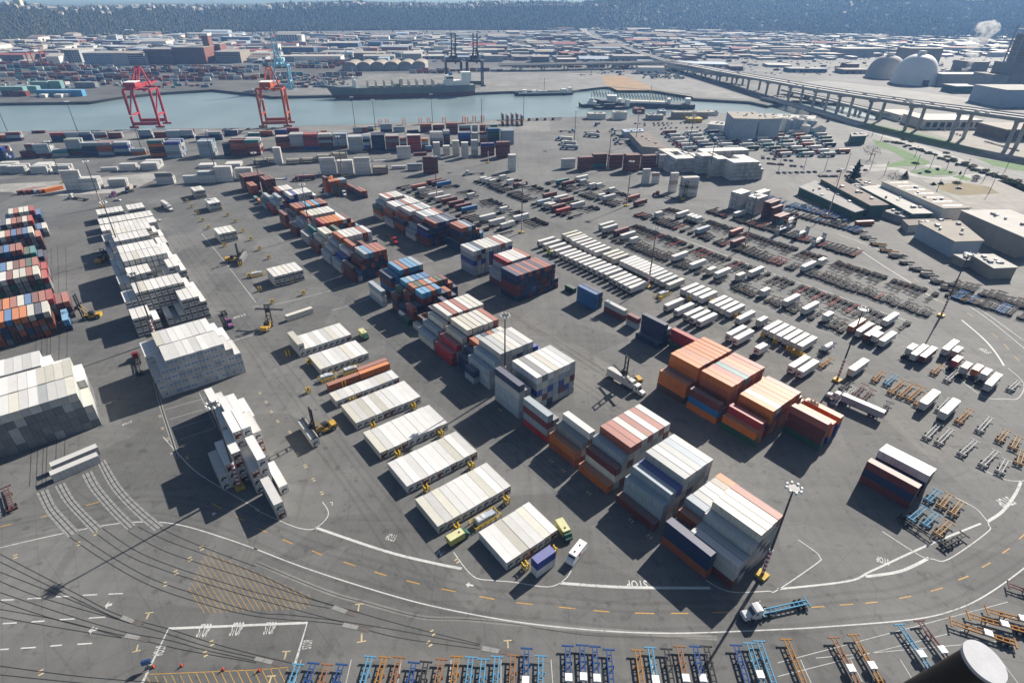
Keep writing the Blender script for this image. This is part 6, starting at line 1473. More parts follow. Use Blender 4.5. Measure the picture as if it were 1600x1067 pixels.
# trees and shrubs
def leafmat(name, lo, hi):
    m, nt, N, L, b = _nt(name)
    L.new(_ramp(N, L, _noise(N, L, 0.5, 3), [(0.3, lo), (0.7, hi)]), b.inputs['Base Color']); b.inputs['Roughness'].default_value = 0.8; b.inputs['Specular IOR Level'].default_value = 0.2
leafmat('fir', (0.012, 0.028, 0.018), (0.03, 0.055, 0.03)); leafmat('bush', (0.08, 0.12, 0.035), (0.19, 0.22, 0.07)); leafmat('yellow_bush', (0.11, 0.10, 0.02), (0.24, 0.19, 0.04)); leafmat('twig', (0.06, 0.05, 0.045), (0.12, 0.10, 0.085)); leafmat('wood_far', (0.022, 0.032, 0.016), (0.07, 0.075, 0.03))
mat('bark', (0.06, 0.045, 0.035), 0.9, 0.3, 2)
def leaves(rr, n, fn, s0, s1):
    b = MB()
    for _ in range(n):
        c = Vector(fn(rr)); s = rr.uniform(s0, s1)
        a = Vector((rr.gauss(0, 1), rr.gauss(0, 1), rr.gauss(0, 1))).normalized(); e = a.orthogonal().normalized() * s; f = a.cross(e).normalized() * s
        b.add([c - e, c + e * 0.3 - f * 0.6, c + e, c + f * 0.8], [(0, 1, 2, 3)])
    return b
def ball(r, h, z0):
    def fn(rr):
        while True:
            x, y, z = rr.uniform(-1, 1), rr.uniform(-1, 1), rr.uniform(-1, 1)
            if 0.25 < x * x + y * y + z * z < 1: break
        k = 1 + 0.25 * math.sin(5 * math.atan2(y, x) + 3 * z)
        return (x * r * k, y * r * k, z0 + (z + 1) * h / 2)
    return fn
def cone(r, h, z0):
    def fn(rr):
        f = rr.random() ** 0.6; t = rr.uniform(0, 6.283); k = r * f * rr.uniform(0.55, 1.05) * (0.8 + 0.3 * math.sin(f * 40))
        return (k * math.cos(t), k * math.sin(t), z0 + h * (1 - f))
    return fn
def tree(name, label, px, py, h, r, kind, n=900, s=(0.25, 0.5), trunk=True, seed=0):
    rr = random.Random(seed + int(px)); p = P(px, py)
    t = thing(name, label, 'tree' if trunk else 'shrub', (p.x, p.y, 0))
    b = MB(); b.tube((0, 0, -0.1), (0, 0, h * (0.8 if trunk else 0.4)), 0.03 * h, 0.008 * h, 7)
    for k in range(7):
        a = rr.uniform(0, 6.28); z = h * rr.uniform(0.25, 0.6); b.tube((0, 0, z), (math.cos(a) * r * 0.8, math.sin(a) * r * 0.8, z + h * 0.22), 0.01 * h, 0.003 * h, 5)
    b.build('trunk', M['bark'], t)
    fn = cone(r, h * 0.95, h * 0.05) if kind == 'fir' else ball(r, h * (0.75 if trunk else 0.95), h * (0.25 if trunk else 0.0))
    leaves(rr, n, fn, *s).build('crown', M[kind], t)
tree('fir_tree', 'tall dark fir by the long sheds', 1333, 283, 17, 5.5, 'fir', 2200, (0.4, 0.8))
tree('bare_tree', 'bare spreading tree on the lawn by the green hut', 1359, 250, 13, 8, 'twig', 420, (0.1, 0.5)); tree('bare_tree', 'bare bush tree beside the skylit shed', 1394, 284, 7, 6, 'twig', 420, (0.1, 0.4)); tree('round_tree', 'dark round evergreen beside the skylit shed', 1412, 282, 8, 4, 'fir', 900)
sh = [(1520, 262, 'yellow_bush', 4, 6), (1508, 256, 'bush', 2.5, 6), (1490, 250, 'bush', 2.5, 6), (1480, 246, 'bush', 2, 5), (1551, 274, 'yellow_bush', 3, 5), (1567, 279, 'yellow_bush', 3.5, 5), (1590, 286, 'yellow_bush', 4, 4), (1523, 282, 'twig', 6, 4), (1478, 240, 'bush', 2, 6), (1458, 289, 'fir', 2.5, 5), (1495, 287, 'bush', 2.2, 7), (1470, 288, 'fir', 2.5, 5), (1430, 256, 'bush', 1.8, 5), (1424, 222, 'yellow_bush', 2, 4), (1412, 219, 'yellow_bush', 1.8, 4), (1450, 270, 'fir', 1.5, 4), (1465, 266, 'fir', 2.2, 2), (1500, 272, 'fir', 3, 1.4), (1293, 191, 'fir', 6, 3), (1540, 268, 'bush', 2.5, 5), (1598, 294, 'bush', 3, 6), (1575, 286, 'bush', 2.5, 6), (1385, 222, 'bush', 1.6, 5), (1352, 213, 'bush', 1.6, 5)]
RSB = random.Random(17)
for k in range(46):
    f = k / 45; sh.append((round(1395 + f * 215 + RSB.uniform(-1, 1), 2), 222 + f * 74 + RSB.uniform(-2.2, 2.2), RSB.choice(('bush', 'bush', 'yellow_bush', 'twig')), RSB.uniform(1.2, 3), RSB.uniform(1.6, 3.2)))
srt = sorted(range(len(sh)), key=lambda i: sh[i][0])
for r_, i in enumerate(srt):
    x, y, kd, h, r = sh[i]
    tree('shrub', '%s shrub, %s from left along the roads at right' % ({'yellow_bush': 'yellowish', 'bush': 'green', 'fir': 'dark', 'twig': 'leafless'}[kd], nth(r_ + 1)), x, y, h * 0.8, min(r, 3.4) * (0.75 if kd == 'fir' else 0.9), kd, 420, (0.2, 0.45), False, i)
for k, (x, y) in enumerate(((1437, 271), (1447, 268), (1452, 269), (1464, 264), (1485, 270))):
    p = P(x, y); rr = random.Random(k); b = MB(); b.prism([(1.6 * math.cos(a) * rr.uniform(.7, 1.1), 1.6 * math.sin(a) * rr.uniform(.7, 1.1)) for a in [j * 1.047 for j in range(6)]], 0, [rr.uniform(.7, 1.5) for _ in range(6)])
    tag(b.build('boulder', M['wall_grey'], loc=(p.x, p.y, 0)), 'grey boulder, %s from left on the grass island' % nth(k + 1), 'rock', 'boulders on the grass island')

# ================================================================== CRANES, VESSELS, THE FAR CITY AND HILLS
mat('crane_red', (0.33, 0.03, 0.045), 0.5, 0.2, 0.4); mat('crane_orange', (0.38, 0.075, 0.03), 0.5, 0.2, 0.4); mat('crane_blue', (0.22, 0.45, 0.58), 0.5, 0.2, 0.4); mat('crane_black', (0.03, 0.032, 0.038), 0.5, 0.2, 0.4); mat('house_roof', (0.62, 0.6, 0.57), 0.6, 0.1, 0.4)
def gantry(name, label, px, py, mn, raised=False, sc=1.0, land=-1, rot=WA):
    """ship-to-shore crane; px,py the photo position of the middle of its land-side rail; land -1: water lies on +y"""
    p = P(px, py); t = thing(name, label, 'crane', (p.x, p.y, 0), rot, 'quay cranes'); t.scale = (sc, sc * (1 if land < 0 else -1), sc) if land < 0 else (sc, sc, sc)
    m = M[mn]; f = 1 if land < 0 else -1; W, G, H = 13.0, 22.0 * f, 38.0
    for x in (-W, W):
        for y in (0, G):
            b = MB(); b.bar((x, y, 2.4), (x, y, H), 2.0, 2.2); b.build('leg', m, t)
            b = MB(); b.box(x - 4.5, x + 4.5, y - 0.8, y + 0.8, 0.9, 2.4)
            bg = b.build('bogie', m, t); b = MB()
            for k in range(5): b.tube((x - 3.6 + k * 1.8, y - 0.4, 0.55), (x - 3.6 + k * 1.8, y + 0.4, 0.55), 0.55, n=8)
            b.build('wheels', M['handler_black'], bg)
        b = MB(); b.bar((x, 0, 13), (x, G, 13), 1.5, 1.8); b.build('side_beam', m, t)
        b = MB(); b.bar((x, 0, 13.5), (x, G * 0.96, H - 1), 1.1, 1.1); b.build('brace', m, t)
        b = MB(); b.bar((x, 0, H), (x, G, H), 1.3, 1.6); b.build('top_beam', m, t)
    for y in (0, G):
        b = MB(); b.bar((-W, y, 5), (W, y, 5), 1.8, 3.2); b.build('sill_beam', m, t)
        b = MB(); b.bar((-W, y, H + 1.3), (W, y, H + 1.3), 1.5, 1.8); b.build('portal_beam', m, t)
    for x in (-3.4, 3.4):
        b = MB(); b.bar((x, -15 * f, H + 3.3), (x, G + 3 * f, H + 3.3), 1.1, 2.0); b.build('trolley_girder', m, t)
        e = (x, G + 6 * f, H + 44) if raised else (x, G + 32 * f, H + 3.3)
        b = MB(); b.bar((x, G + 3.1 * f, H + 3.3), e, 1.0, 1.8)
        boom = b.build('boom', m, t)
        b = MB(); b.bar((x * 2.2, G, H + 2), (x * 0.6, G, H + 21), 1.4, 1.4); b.build('apex_leg', m, t)
        b = MB(); b.bar((x * 0.6, G, H + 21), (x, -2 * f, H + 4.2), 1.2, 1.2); b.build('back_stay', m, t)
        b = MB(); b.tube((x * 0.6, G, H + 20.5), e, 0.22, n=5); b.tube((x * 0.6, G, H + 20.5), (x, G + 18 * f, H + 4.2) if not raised else (x, G + 5 * f, H + 25), 0.22, n=5); b.build('fore_stay', m, t)
    b = MB(); b.bar((-2.2, G, H + 21), (2.2, G, H + 21), 1.4, 1.4); b.build('apex_beam', m, t)
    if raised:
        b = MB()
        for k in range(9): b.bar((-3.4, G + (3.2 + k * 0.35) * f, H + 6 + k * 4.6), (3.4, G + (3.2 + k * 0.35) * f, H + 6 + k * 4.6), 0.5)
        b.build('boom_ties', m, t)
    b = MB(); b.box(-5.5, 5.5, *sorted((-13 * f, 2 * f)), H + 4.4, H + 9); hs = b.build('machinery_house', m, t)
    b = MB(); b.box(-5.8, 5.8, *sorted((-13.4 * f, 2.4 * f)), H + 9.01, H + 9.5); b.build('house_roof', M['house_roof'], hs)
    b = MB(); b.box(2.0, 5.0, *sorted((G * 0.5, G * 0.5 + 3 * f)), H - 2.4, H + 0.2); b.build('operator_cab', m, t)
gantry('quay_crane', 'red quay crane at the left end of the wharf', 231, 201, 'crane_red'); gantry('quay_crane', 'orange-red quay crane in the middle of the wharf', 431, 199.5, 'crane_orange')
gantry('quay_crane', 'pale blue quay crane with a raised boom across the channel', 446, 138, 'crane_blue', True, 0.9, 1); gantry('quay_crane', 'black quay crane with a raised boom, left of the pair behind the ship', 709, 134, 'crane_black', True, 0.95, 1); gantry('quay_crane', 'black quay crane with a raised boom, right of the pair behind the ship', 741, 133.5, 'crane_black', True, 0.95, 1)
def yard_gantry(label, px, py, mn):
    p = P(px, py); t = thing('yard_gantry', label, 'crane', (p.x, p.y, 0), R(5))
    for x in (-14, 14):
        for y in (0, 16):
            b = MB(); b.bar((x, y, 0), (x, y, 20), 1.6); b.build('leg', M[mn], t)
        b = MB(); b.bar((x, 0, 20.8), (x, 16, 20.8), 1.6); b.build('end_beam', M[mn], t)
    for y in (0, 16):
        b = MB(); b.bar((-18, y, 22.4), (18, y, 22.4), 1.6); b.build('girder', M[mn], t)
    b = MB(); b.box(-5, 4, 2, 14, 23.3, 26); b.build('trolley', M['house_roof'], t)
yard_gantry('orange rail yard gantry left of the tall office blocks', 57, 101, 'crane_orange')
# moored cargo ship
mat('hull_grey', (0.12, 0.145, 0.14), 0.5, 0.15, 0.1); mat('hull_red', (0.12, 0.035, 0.045), 0.6, 0.2, 0.1); mat('ship_white', (0.66, 0.66, 0.64), 0.5, 0.1, 0.2); mat('ship_cream', (0.56, 0.50, 0.38), 0.6, 0.15, 0.2); mat('ship_deck', (0.24, 0.25, 0.23), 0.8, 0.2, 0.2); mat('ship_dark', (0.035, 0.04, 0.05), 0.6, 0.25, 0.3)
def hull(t, L, B, z0, z1, mat_lo, mat_hi, zs, bow=1.0, rake=0.06, n=18):
    """bow towards -x"""
    secs = []
    for i in range(n + 1):
        f = i / n; x = -L / 2 + L * f
        k = min(1.0, (f / 0.16) ** 0.6) if f < 0.16 else (1.0 if f < 0.9 else 1 - 0.35 * ((f - 0.9) / 0.1) ** 2)
        secs.append((x, k * B / 2, f))
    for nm, mm, za, zb in (('lower_hull', mat_lo, z0, zs), ('upper_hull', mat_hi, zs, z1)):
        b = MB(); vs = []
        for x, w, f in secs:
            for z in (za, zb):
                g = (z - z0) / (z1 - z0); ww = w * (0.72 + 0.28 * g if f < 0.2 else 1) + 0.02; xx = x - (rake * L * g if f < 0.1 else 0) * (1 - f / 0.1)
                sh = 3.0 * max(0, 1 - f / 0.12) if z == z1 else 0
                vs += [(xx, -ww, z + sh), (xx, ww, z + sh)]
        fs = []
        for i in range(n):
            a = 4 * i; c = a + 4
            fs += [(a, c, c + 2, a + 2), (c + 1, a + 1, a + 3, c + 3)]
        fs += [(a + 0, a + 2, a + 3, a + 1) for a in (0,)] + [(4 * n, 4 * n + 1, 4 * n + 3, 4 * n + 2)]
        if nm == 'upper_hull': fs += [(4 * i + 2, 4 * i + 6, 4 * i + 7, 4 * i + 3) for i in range(n)]
        b.add(vs, fs); b.build(nm, M[mm], t)
A, B = P(523, 156.5, -3.6), P(745, 150, -3.6); c0 = (A + B) / 2; d = (B - A); L = d.length * 0.985; rot = math.atan2(d.y, d.x); off = Vector((-math.sin(rot), math.cos(rot), 0)) * 13
t = thing('cargo_ship', 'long grey cargo ship with a maroon waterline moored across the channel', 'ship', (c0.x + off.x, c0.y + off.y, -3.7), rot)
hull(t, L, 26, -0.5, 15, 'hull_red', 'hull_grey', 6.0)
def part(nm, mn, *bx, parent=t, **k):
    b = MB()
    for q in bx: b.box(*q)
    return b.build(nm, M[mn], parent)
part('bridge_house', 'ship_white', (L * .28, L * .42, -11, 11, 15.1, 21), (L * .29, L * .34, -10, 10, 21.01, 28)); part('funnel', 'frame_blue', (L * .315, L * .34, -3, 3, 28.1, 32)); part('stern_house', 'ship_white', (L * .40, L * .47, -12, 2, 21.1, 33), (L * .41, L * .46, -10, 10, 15.1, 21)); part('bow_house', 'ship_white', (-L * .375, -L * .35, -7, 7, 15.1, 25), (-L * .37, -L * .355, -5, 5, 25.01, 29)); part('foremast', 'ship_white', (-L * .364, -L * .360, -0.5, 0.5, 29.1, 42)); part('bridge_windows', 'glass_dark', (L * .29, L * .34, -10.06, -10.01, 24.5, 26.5))
for k in range(9):
    x = L * (-.27 + k * 0.058); part('kingpost', 'ship_cream', (x - 1.2, x + 1.2, -11, -8.6, 15.1, 23), (x - 1.2, x + 1.2, 8.6, 11, 15.1, 23)); part('hatch_cover', 'ship_deck', (x + 2, x + L * 0.058 - 2, -9, 9, 15.1, 17))
part('cream_bulkhead', 'ship_cream', (L * -.03, L * -.025, -11, 11, 15.1, 26))
def barge(name, label, a, b_, wid, h, items, mn='ship_dark', seed=0):
    A, B = P(*a, -3.6), P(*b_, -3.6); d = B - A; c0 = (A + B) / 2; L = d.length; rot = math.atan2(d.y, d.x)
    t = thing(name, label, 'boat', (c0.x - math.sin(rot) * wid / 2, c0.y + math.cos(rot) * wid / 2, -3.7), rot, 'boats in the channel')
    hull(t, L, wid, -0.5, h, mn, mn if seed != 9 else 'ship_white', h * 0.5, rake=0.03)
    for nm, mm, f0, f1, y0, y1, z0, z1 in items:
        m = MB(); m.box(-L / 2 + L * f0, -L / 2 + L * f1, y0, y1, h + z0 + 0.02, h + z1); m.build(nm, M[mm], t)
barge('barge', 'flat barge with white deckhouses moored below the far quay', (806, 151), (896, 149), 14, 3.5, [('deckhouse', 'ship_white', .12, .2, -4, 4, 0, 5), ('deckhouse', 'ship_white', .3, .36, -4, 4, 0, 4), ('deckhouse', 'ship_white', .8, .88, -4, 4, 0, 5), ('deckhouse', 'ship_white', .92, .98, -4, 4, 0, 7), ('cargo', 'wall_grey', .4, .55, -5, 5, 0, 3), ('mast', 'ship_dark', .5, .505, -.4, .4, 3, 20), ('rail', 'ship_white', .05, .95, -6.6, -6.4, 0, 1.5)])
barge('barge', 'long dark barge with deck gear beside the old pilings', (932, 167), (1086, 172), 22, 6, [('deckhouse', 'ship_white', .1, .2, -6, 6, 0, 8), ('deckhouse', 'ship_white', .22, .25, -6, 6, 0, 4), ('deckhouse', 'ship_white', .72, .75, -6, 6, 0, 6), ('deckhouse', 'ship_white', .9, .95, -6, 6, 0, 7), ('pipe_deck', 'ship_cream', .3, .7, -8, 8, 0, 1.6), ('crane_post', 'block_yellow', .54, .545, -.6, .6, 0, 22), ('pipes', 'ship_white', .3, .7, -9.5, -9, 0, 2.6)])
barge('tug', 'dark tug with a white wheelhouse at the end of the long barge', (905, 168), (941, 168.5), 9, 3.5, [('wheelhouse', 'ship_white', .35, .75, -3, 3, 0, 4), ('upper_wheelhouse', 'ship_white', .42, .6, -2.4, 2.4, 4, 8), ('mast', 'ship_dark', .5, .52, -.3, .3, 8, 15)])
barge('tug', 'second dark tug alongside the long barge', (928, 172), (984, 171), 9, 3.0, [('wheelhouse', 'ship_dark', .3, .6, -3, 3, 0, 4), ('upper_wheelhouse', 'ship_white', .9, .99, -3, 3, 0, 9)])
barge('small_boat', 'small white boat near the far bank at left', (395, 145), (412, 144.5), 6, 2.5, [('cabin', 'ship_white', .3, .7, -2, 2, 0, 3)], 'ship_white', 9)
mat('piling', (0.05, 0.048, 0.045), 0.9, 0.4, 0.6)
pm = MB(); pm.tube((0, 0, -5), (0, 0, 2.2), 0.55, 0.45, 6); PM_ = pm.mesh('piling', [M['piling']])
for k in range(34):
    f = k / 33; bx, by = 927 + f * 152, 146 + 4.5 * math.sin(f * 2.2) * 0.9 + f * 4
    for j in range(3):
        p = P(bx + j * 1.2, by + j * 2.4, -3.6); o = obj('piling', PM_, None, (p.x, p.y, -1.2)); tag(o, 'old dark timber piling standing in the channel beside the long barge', 'piling', 'old pilings in the channel')
# concrete domes, silo block, tower
mat('dome_grey', (0.33, 0.325, 0.31), 0.8, 0.2, 0.03); mat('dome_white', (0.66, 0.66, 0.65), 0.6, 0.08, 0.03); mat('concrete_silo', (0.20, 0.197, 0.19), 0.85, 0.2, 0.05)
def dome(label, px, py, r, h, mn):
    p = P(px, py); t = thing('storage_dome', label, 'dome', (p.x, p.y + r * 0.6, 0))
    b = MB(); n, m = 32, 12; vs = []
    for j in range(m):
        a = (j / m) * math.pi / 2
        for i in range(n): q = 2 * math.pi * i / n; vs.append((r * math.cos(a) ** 0.75 * math.cos(q), r * math.cos(a) ** 0.75 * math.sin(q), h * math.sin(a)))
    vs.append((0, 0, h)); fs = [(j * n + i, j * n + (i + 1) % n, (j + 1) * n + (i + 1) % n, (j + 1) * n + i) for j in range(m - 1) for i in range(n)] + [((m - 1) * n + i, (m - 1) * n + (i + 1) % n, m * n) for i in range(n)]
    b.add(vs, fs); b.build('shell', M[mn], t, smooth=True)
    b = MB(); b.box(-5, 5, -4, 4, h - 0.5, h + 5); b.build('roof_house', M['shed_white'], t)
    b = MB(); b.box(-5, 5, -r * 1.02, -r * 0.8, 0, 9); b.build('portal', M['door_dark'], t)
dome('white concrete storage dome', 1437, 133, 36, 47, 'dome_white'); dome('grey concrete storage dome behind the white one', 1390, 123, 33, 38, 'dome_grey')
def bldg(name, label, x0, x1, yb, yt, depth, wall, roof, rows=0, cols=0, wmat='glass_dark', ang=None, cat='building', wfrac=0.62, clean=False):
    """box building whose front foot runs between photo positions x0 and x1 at yb and whose front roof edge shows at yt"""
    A, B = P(x0, yb), P(x1, yb); d = (B - A).normalized(); n = Vector((-d.y, d.x, 0)); W = (B - A).length; h = max(4.0, hgt((x0, yb), (x0, yt)))
    t = thing(name, label, cat, (A.x, A.y, 0), math.atan2(d.y, d.x))
    b = MB(); b.box(0, W, 0, depth, 0, h); b.build('wall', M[wall], t)
    b = MB(); b.box(-.4, W + .4, -.4, depth + .4, h + 0.01, h + 0.9); rf = b.build('roof', M[roof], t)
    if rows:
        me = MB(); cw, rh = W / cols, h / rows; me.box(-cw * wfrac / 2, cw * wfrac / 2, -0.15, 0.15, -rh * 0.3, rh * 0.3); wm = me.mesh('window', [M[wmat]])
        for i in range(cols):
            for j in range(rows): obj('window', wm, t, loc=((i + 0.5) * cw, -0.05, (j + 0.5) * rh))
    return t, W, h, rf
mat('brick', (0.19, 0.075, 0.055), 0.85, 0.2, 0.08); mat('office_grey', (0.34, 0.35, 0.37), 0.7, 0.12, 0.08); mat('office_blue', (0.09, 0.16, 0.26), 0.35, 0.15, 0.08); mat('office_white', (0.55, 0.54, 0.52), 0.7, 0.1, 0.08); mat('pane', (0.03, 0.045, 0.065), 0.2, 0.3, 0.1); mat('pane_pale', (0.30, 0.34, 0.40), 0.4, 0.2, 0.1); mat('roof_red', (0.22, 0.06, 0.05), 0.8, 0.2, 0.1); mat('roof_blue', (0.05, 0.09, 0.16), 0.7, 0.2, 0.1)
bldg('office_block', 'pale office block at the left of the tall row', 101, 129, 98, 79, 60, 'office_grey', 'roof_white', 6, 7, 'pane')
bldg('office_block', 'blue glass office block in the tall row', 134, 178, 102, 84, 60, 'office_blue', 'roof_grey', 6, 11, 'pane_pale')
bldg('office_block', 'plain grey office block in the tall row', 178, 203, 102, 84, 60, 'office_grey', 'roof_tan'); bldg('office_block', 'grey office block with window bands in the tall row', 203.4, 229, 102, 84.5, 60, 'office_grey', 'roof_tan', 6, 6, 'pane', wfrac=0.9)
bldg('brick_block', 'brick block with a glass front in the tall row', 230, 273, 101, 78, 60, 'brick', 'roof_grey', 7, 10, 'pane', wfrac=0.82)
t, W, h, rf = bldg('brick_block', 'great dark brick block with a square tower', 274, 324, 100.5, 75, 90, 'brick', 'roof_grey', 8, 13, 'pane')
b = MB(); b.box(W * .78, W * .98, 40, 60, h + 0.95, h + 20); tw = b.build('tower', M['brick'], t); b = MB(); b.box(W * .76, W * 1.0, 38, 62, h + 20.1, h + 25); b.build('tower_crown', M['office_white'], tw)
bldg('brick_block', 'red brick end block beside the tower', 334, 349, 96, 70, 40, 'brick', 'roof_grey', 6, 4, 'pane'); bldg('office_block', 'tan brick block right of the great brick block', 338, 378, 99, 82, 70, 'roof_tan', 'roof_grey', 5, 11, 'pane')
bldg('office_block', 'grey office block in the middle of the far city', 432, 466, 70, 55, 60, 'office_grey', 'roof_grey', 7, 8, 'pane'); bldg('office_block', 'white slab beside the grey far office block', 467, 473, 70, 56, 50, 'office_white', 'roof_white')
bldg('warehouse', 'white shed with a wavy roof line in the far city', 513, 560, 79, 68, 70, 'roof_blue', 'roof_white'); bldg('warehouse', 'dark blue cube warehouse in the far city', 576, 596, 76.5, 67, 60, 'roof_blue', 'roof_blue'); bldg('warehouse', 'white long roof with a red sign band', 449, 533, 97.5, 89, 50, 'shed_white', 'roof_white'); bldg('warehouse', 'brown long warehouse behind the ship', 553, 600, 93, 84, 60, 'roof_brown', 'roof_tan'); bldg('warehouse', 'white gabled warehouse behind the ship', 630, 659, 95, 85, 60, 'roof_white', 'roof_white'); bldg('warehouse', 'blue low shed behind the ship', 591, 607, 98, 92, 40, 'shed_blue', 'shed_blue')
for k in range(6):
    A = P(537 + k * 21.5, 111.5 - k * 0.35); t = thing('barrel_shed', 'barrel-roofed dock shed, %s from left behind the ship' % nth(k + 1), 'building', (A.x, A.y, 0), R(2), 'barrel-roofed dock sheds'); w = (P(558.5 + k * 21.5, 111.5) - P(537 + k * 21.5, 111.5)).length
    b = MB(); b.box(0, w - 1, 0, 60, 0, 9); b.build('wall', M['wall_grey'], t); b = MB(); b.profile([(w / 2 - 0.5 - (w / 2 - 0.2) * math.cos(a), 9.05 + 7 * math.sin(a)) for a in [i * math.pi / 10 for i in range(11)]], -.5, 60.5); b.build('roof', M['roof_tan'], t)
bldg('silo_block', 'ribbed concrete silo block behind the domes', 1410, 1460, 118, 77, 40, 'concrete_silo', 'concrete_silo')
for k in range(8):
    pass
bldg('warehouse', 'tan gable hangar on the far flats', 1316, 1363, 90, 77, 60, 'roof_tan', 'roof_white'); bldg('warehouse', 'dark shed behind the white dome', 1512, 1540, 116, 98, 50, 'roof_brown', 'roof_brown'); bldg('works_building', 'long cement works shed right of the white dome', 1466, 1545, 135, 117, 30, 'wall_grey', 'roof_white'); bldg('works_building', 'green-sided works building below the cement shed', 1490, 1533, 146, 136, 30, 'shed_green', 'roof_white'); bldg('works_building', 'large blue-grey works hall at the right edge', 1562, 1640, 168, 142, 60, 'shed_blue', 'roof_grey'); bldg('works_building', 'dark cement mill block at the right edge', 1566, 1650, 146, 100, 40, 'concrete_silo', 'roof_grey'); bldg('works_building', 'second dark works block at the right edge', 1540, 1566, 146, 118, 40, 'wall_grey', 'roof_brown')
p = P(1576, 146); t = thing('preheater_tower', 'tall lattice cement tower at the right edge', 'tower', (p.x, p.y + 8, 0), R(5))
b = MB(); b.box(-8, 14, 0, 14, 0, 84); b.build('core', M['concrete_silo'], t)
for x in (-9, 22):
    for y in (-2, 17):
        b = MB(); b.bar((x, y, 0), (x, y, 98), 1.6); b.build('post', M['wall_grey'], t)
for k in range(12):
    b = MB(); b.box(-9.8, 22.8, -2.8, 17.8, 6 + k * 7.6, 6.6 + k * 7.6); b.build('floor', M['wall_grey'], t)
    b = MB(); b.bar((7.5, -2, 6.6 + k * 7.6), (22, -2, 13.4 + k * 7.6), 0.5); b.build('brace', M['wall_grey'], t)
for k, (x0, x1, yb, yt, w, r, lab) in enumerate(((1402, 1440, 190, 181, 'shed_white', 'roof_white', 'white low factory under the viaduct, left'), (1442, 1530, 202, 189, 'shed_white', 'roof_white', 'white long factory under the viaduct'), (1566, 1640, 220, 204, 'roof_brown', 'roof_tan', 'brown factory under the viaduct at the right edge'))):
    bldg('factory', lab, x0, x1, yb, yt, 40, w, r, 1, 8, 'pane')
# boxes on the far quay
for k, (x0, x1, yb, yt, c) in enumerate(((3, 40, 150, 136, 't'), (41, 60, 146, 135, 't'), (50, 77, 139, 128, 't'), (79, 97, 139, 127, 't'), (58, 130, 151, 141, 'k'), (118, 150, 138, 129, 'G'), (62, 72, 153, 148, 'w'), (85, 97, 153, 148, 'w'), (99, 107, 152, 147, 'w'), (5, 22, 150, 142, 'm'), (20, 42, 151, 143, 'm'))):
    A, B = P(x0, yb), P(x1, yb); d = (B - A).normalized(); hh = hgt((x0, yb), (x0, yt)); W = (B - A).length
    b = MB(); n = max(1, round(W / 12.5)); lv = max(1, round(hh / 2.75))
    for i in range(n):
        for j in range(lv): b.box(i * W / n + 0.15, (i + 1) * W / n - 0.15, 0, 9, j * hh / lv + 0.05, (j + 1) * hh / lv - 0.05)
    o = b.build('container_stack', M['container_paint'], loc=(A.x, A.y, 0), rot=math.atan2(d.y, d.x), color=[v * 1.1 for v in (CC[c] if c != 't' else (0.17, 0.33, 0.31))]); tag(o, '%s stacked boxes, %s on the far left quay' % ({'t': 'pale green'}.get(c, CN[c]), nth(k + 1)), 'containers', 'stacks on the far quay')
sheet('dirt_field', 'soil', pts((938, 119), (975, 119), (1010, 132), (1022, 141.5), (965, 141.5), (948, 134)), 0.03); sheet('far_quay', 'old_asphalt', pts((560, 116), (800, 113), (1055, 117), (1180, 155), (1085, 152), (1022, 141.8), (945, 135.8), (900, 141), (560, 147)), 0.008); sheet('far_lot', 'old_asphalt', pts((1215, 132), (1290, 126), (1370, 135), (1560, 160), (1570, 178), (1460, 166), (1330, 150)), 0.02)
sheet('far_quay', 'old_asphalt', pts((440, 132), (560, 124), (560, 147), (440, 149)), 0.02)
# trains of boxes on the far rail yard
RF = random.Random(12); mb = MB()
for yy, xa, xb in ((102.5, 0, 110), (105, 0, 135), (107.5, 0, 400), (111, 0, 330), (113.5, 120, 420), (117, 0, 190), (120, 0, 120), (110, 330, 400), (101.5, 430, 540), (104, 400, 530), (107, 430, 560), (119, 190, 560), (121.8, 150, 430), (124.6, 0, 420), (127.5, 60, 330), (98.5, 395, 545), (112, 660, 800), (115, 640, 720), (106, 800, 980)):
    x = xa
    while x < xb:
        if RF.random() < 0.85:
            A = P(x, yy); T = Matrix.Translation((A.x, A.y, 0)) @ Matrix.Rotation(R(4), 4, 'Z'); c = CC[RF.choice('mmmglwnOGtp')]
            mb.box(0, 12.2, 0, 2.5, 1.0, 1.0 + 2.75 * RF.choice((1, 2, 2)), 0, T, c); mb.box(0.5, 11.7, 0.4, 2.1, 0.05, 0.98, 0, T, (0.03, 0.03, 0.03))
        x += 13.4 / max(3, P(x + 1, yy).x - P(x, yy).x) if False else 13.4 / (P(x + 1, yy) - P(x, yy)).length
o = stuff(mb.build('distant_trains', M['container_paint_far'])); tag(o, 'long rows of box trains on the far rail yards', 'trains')
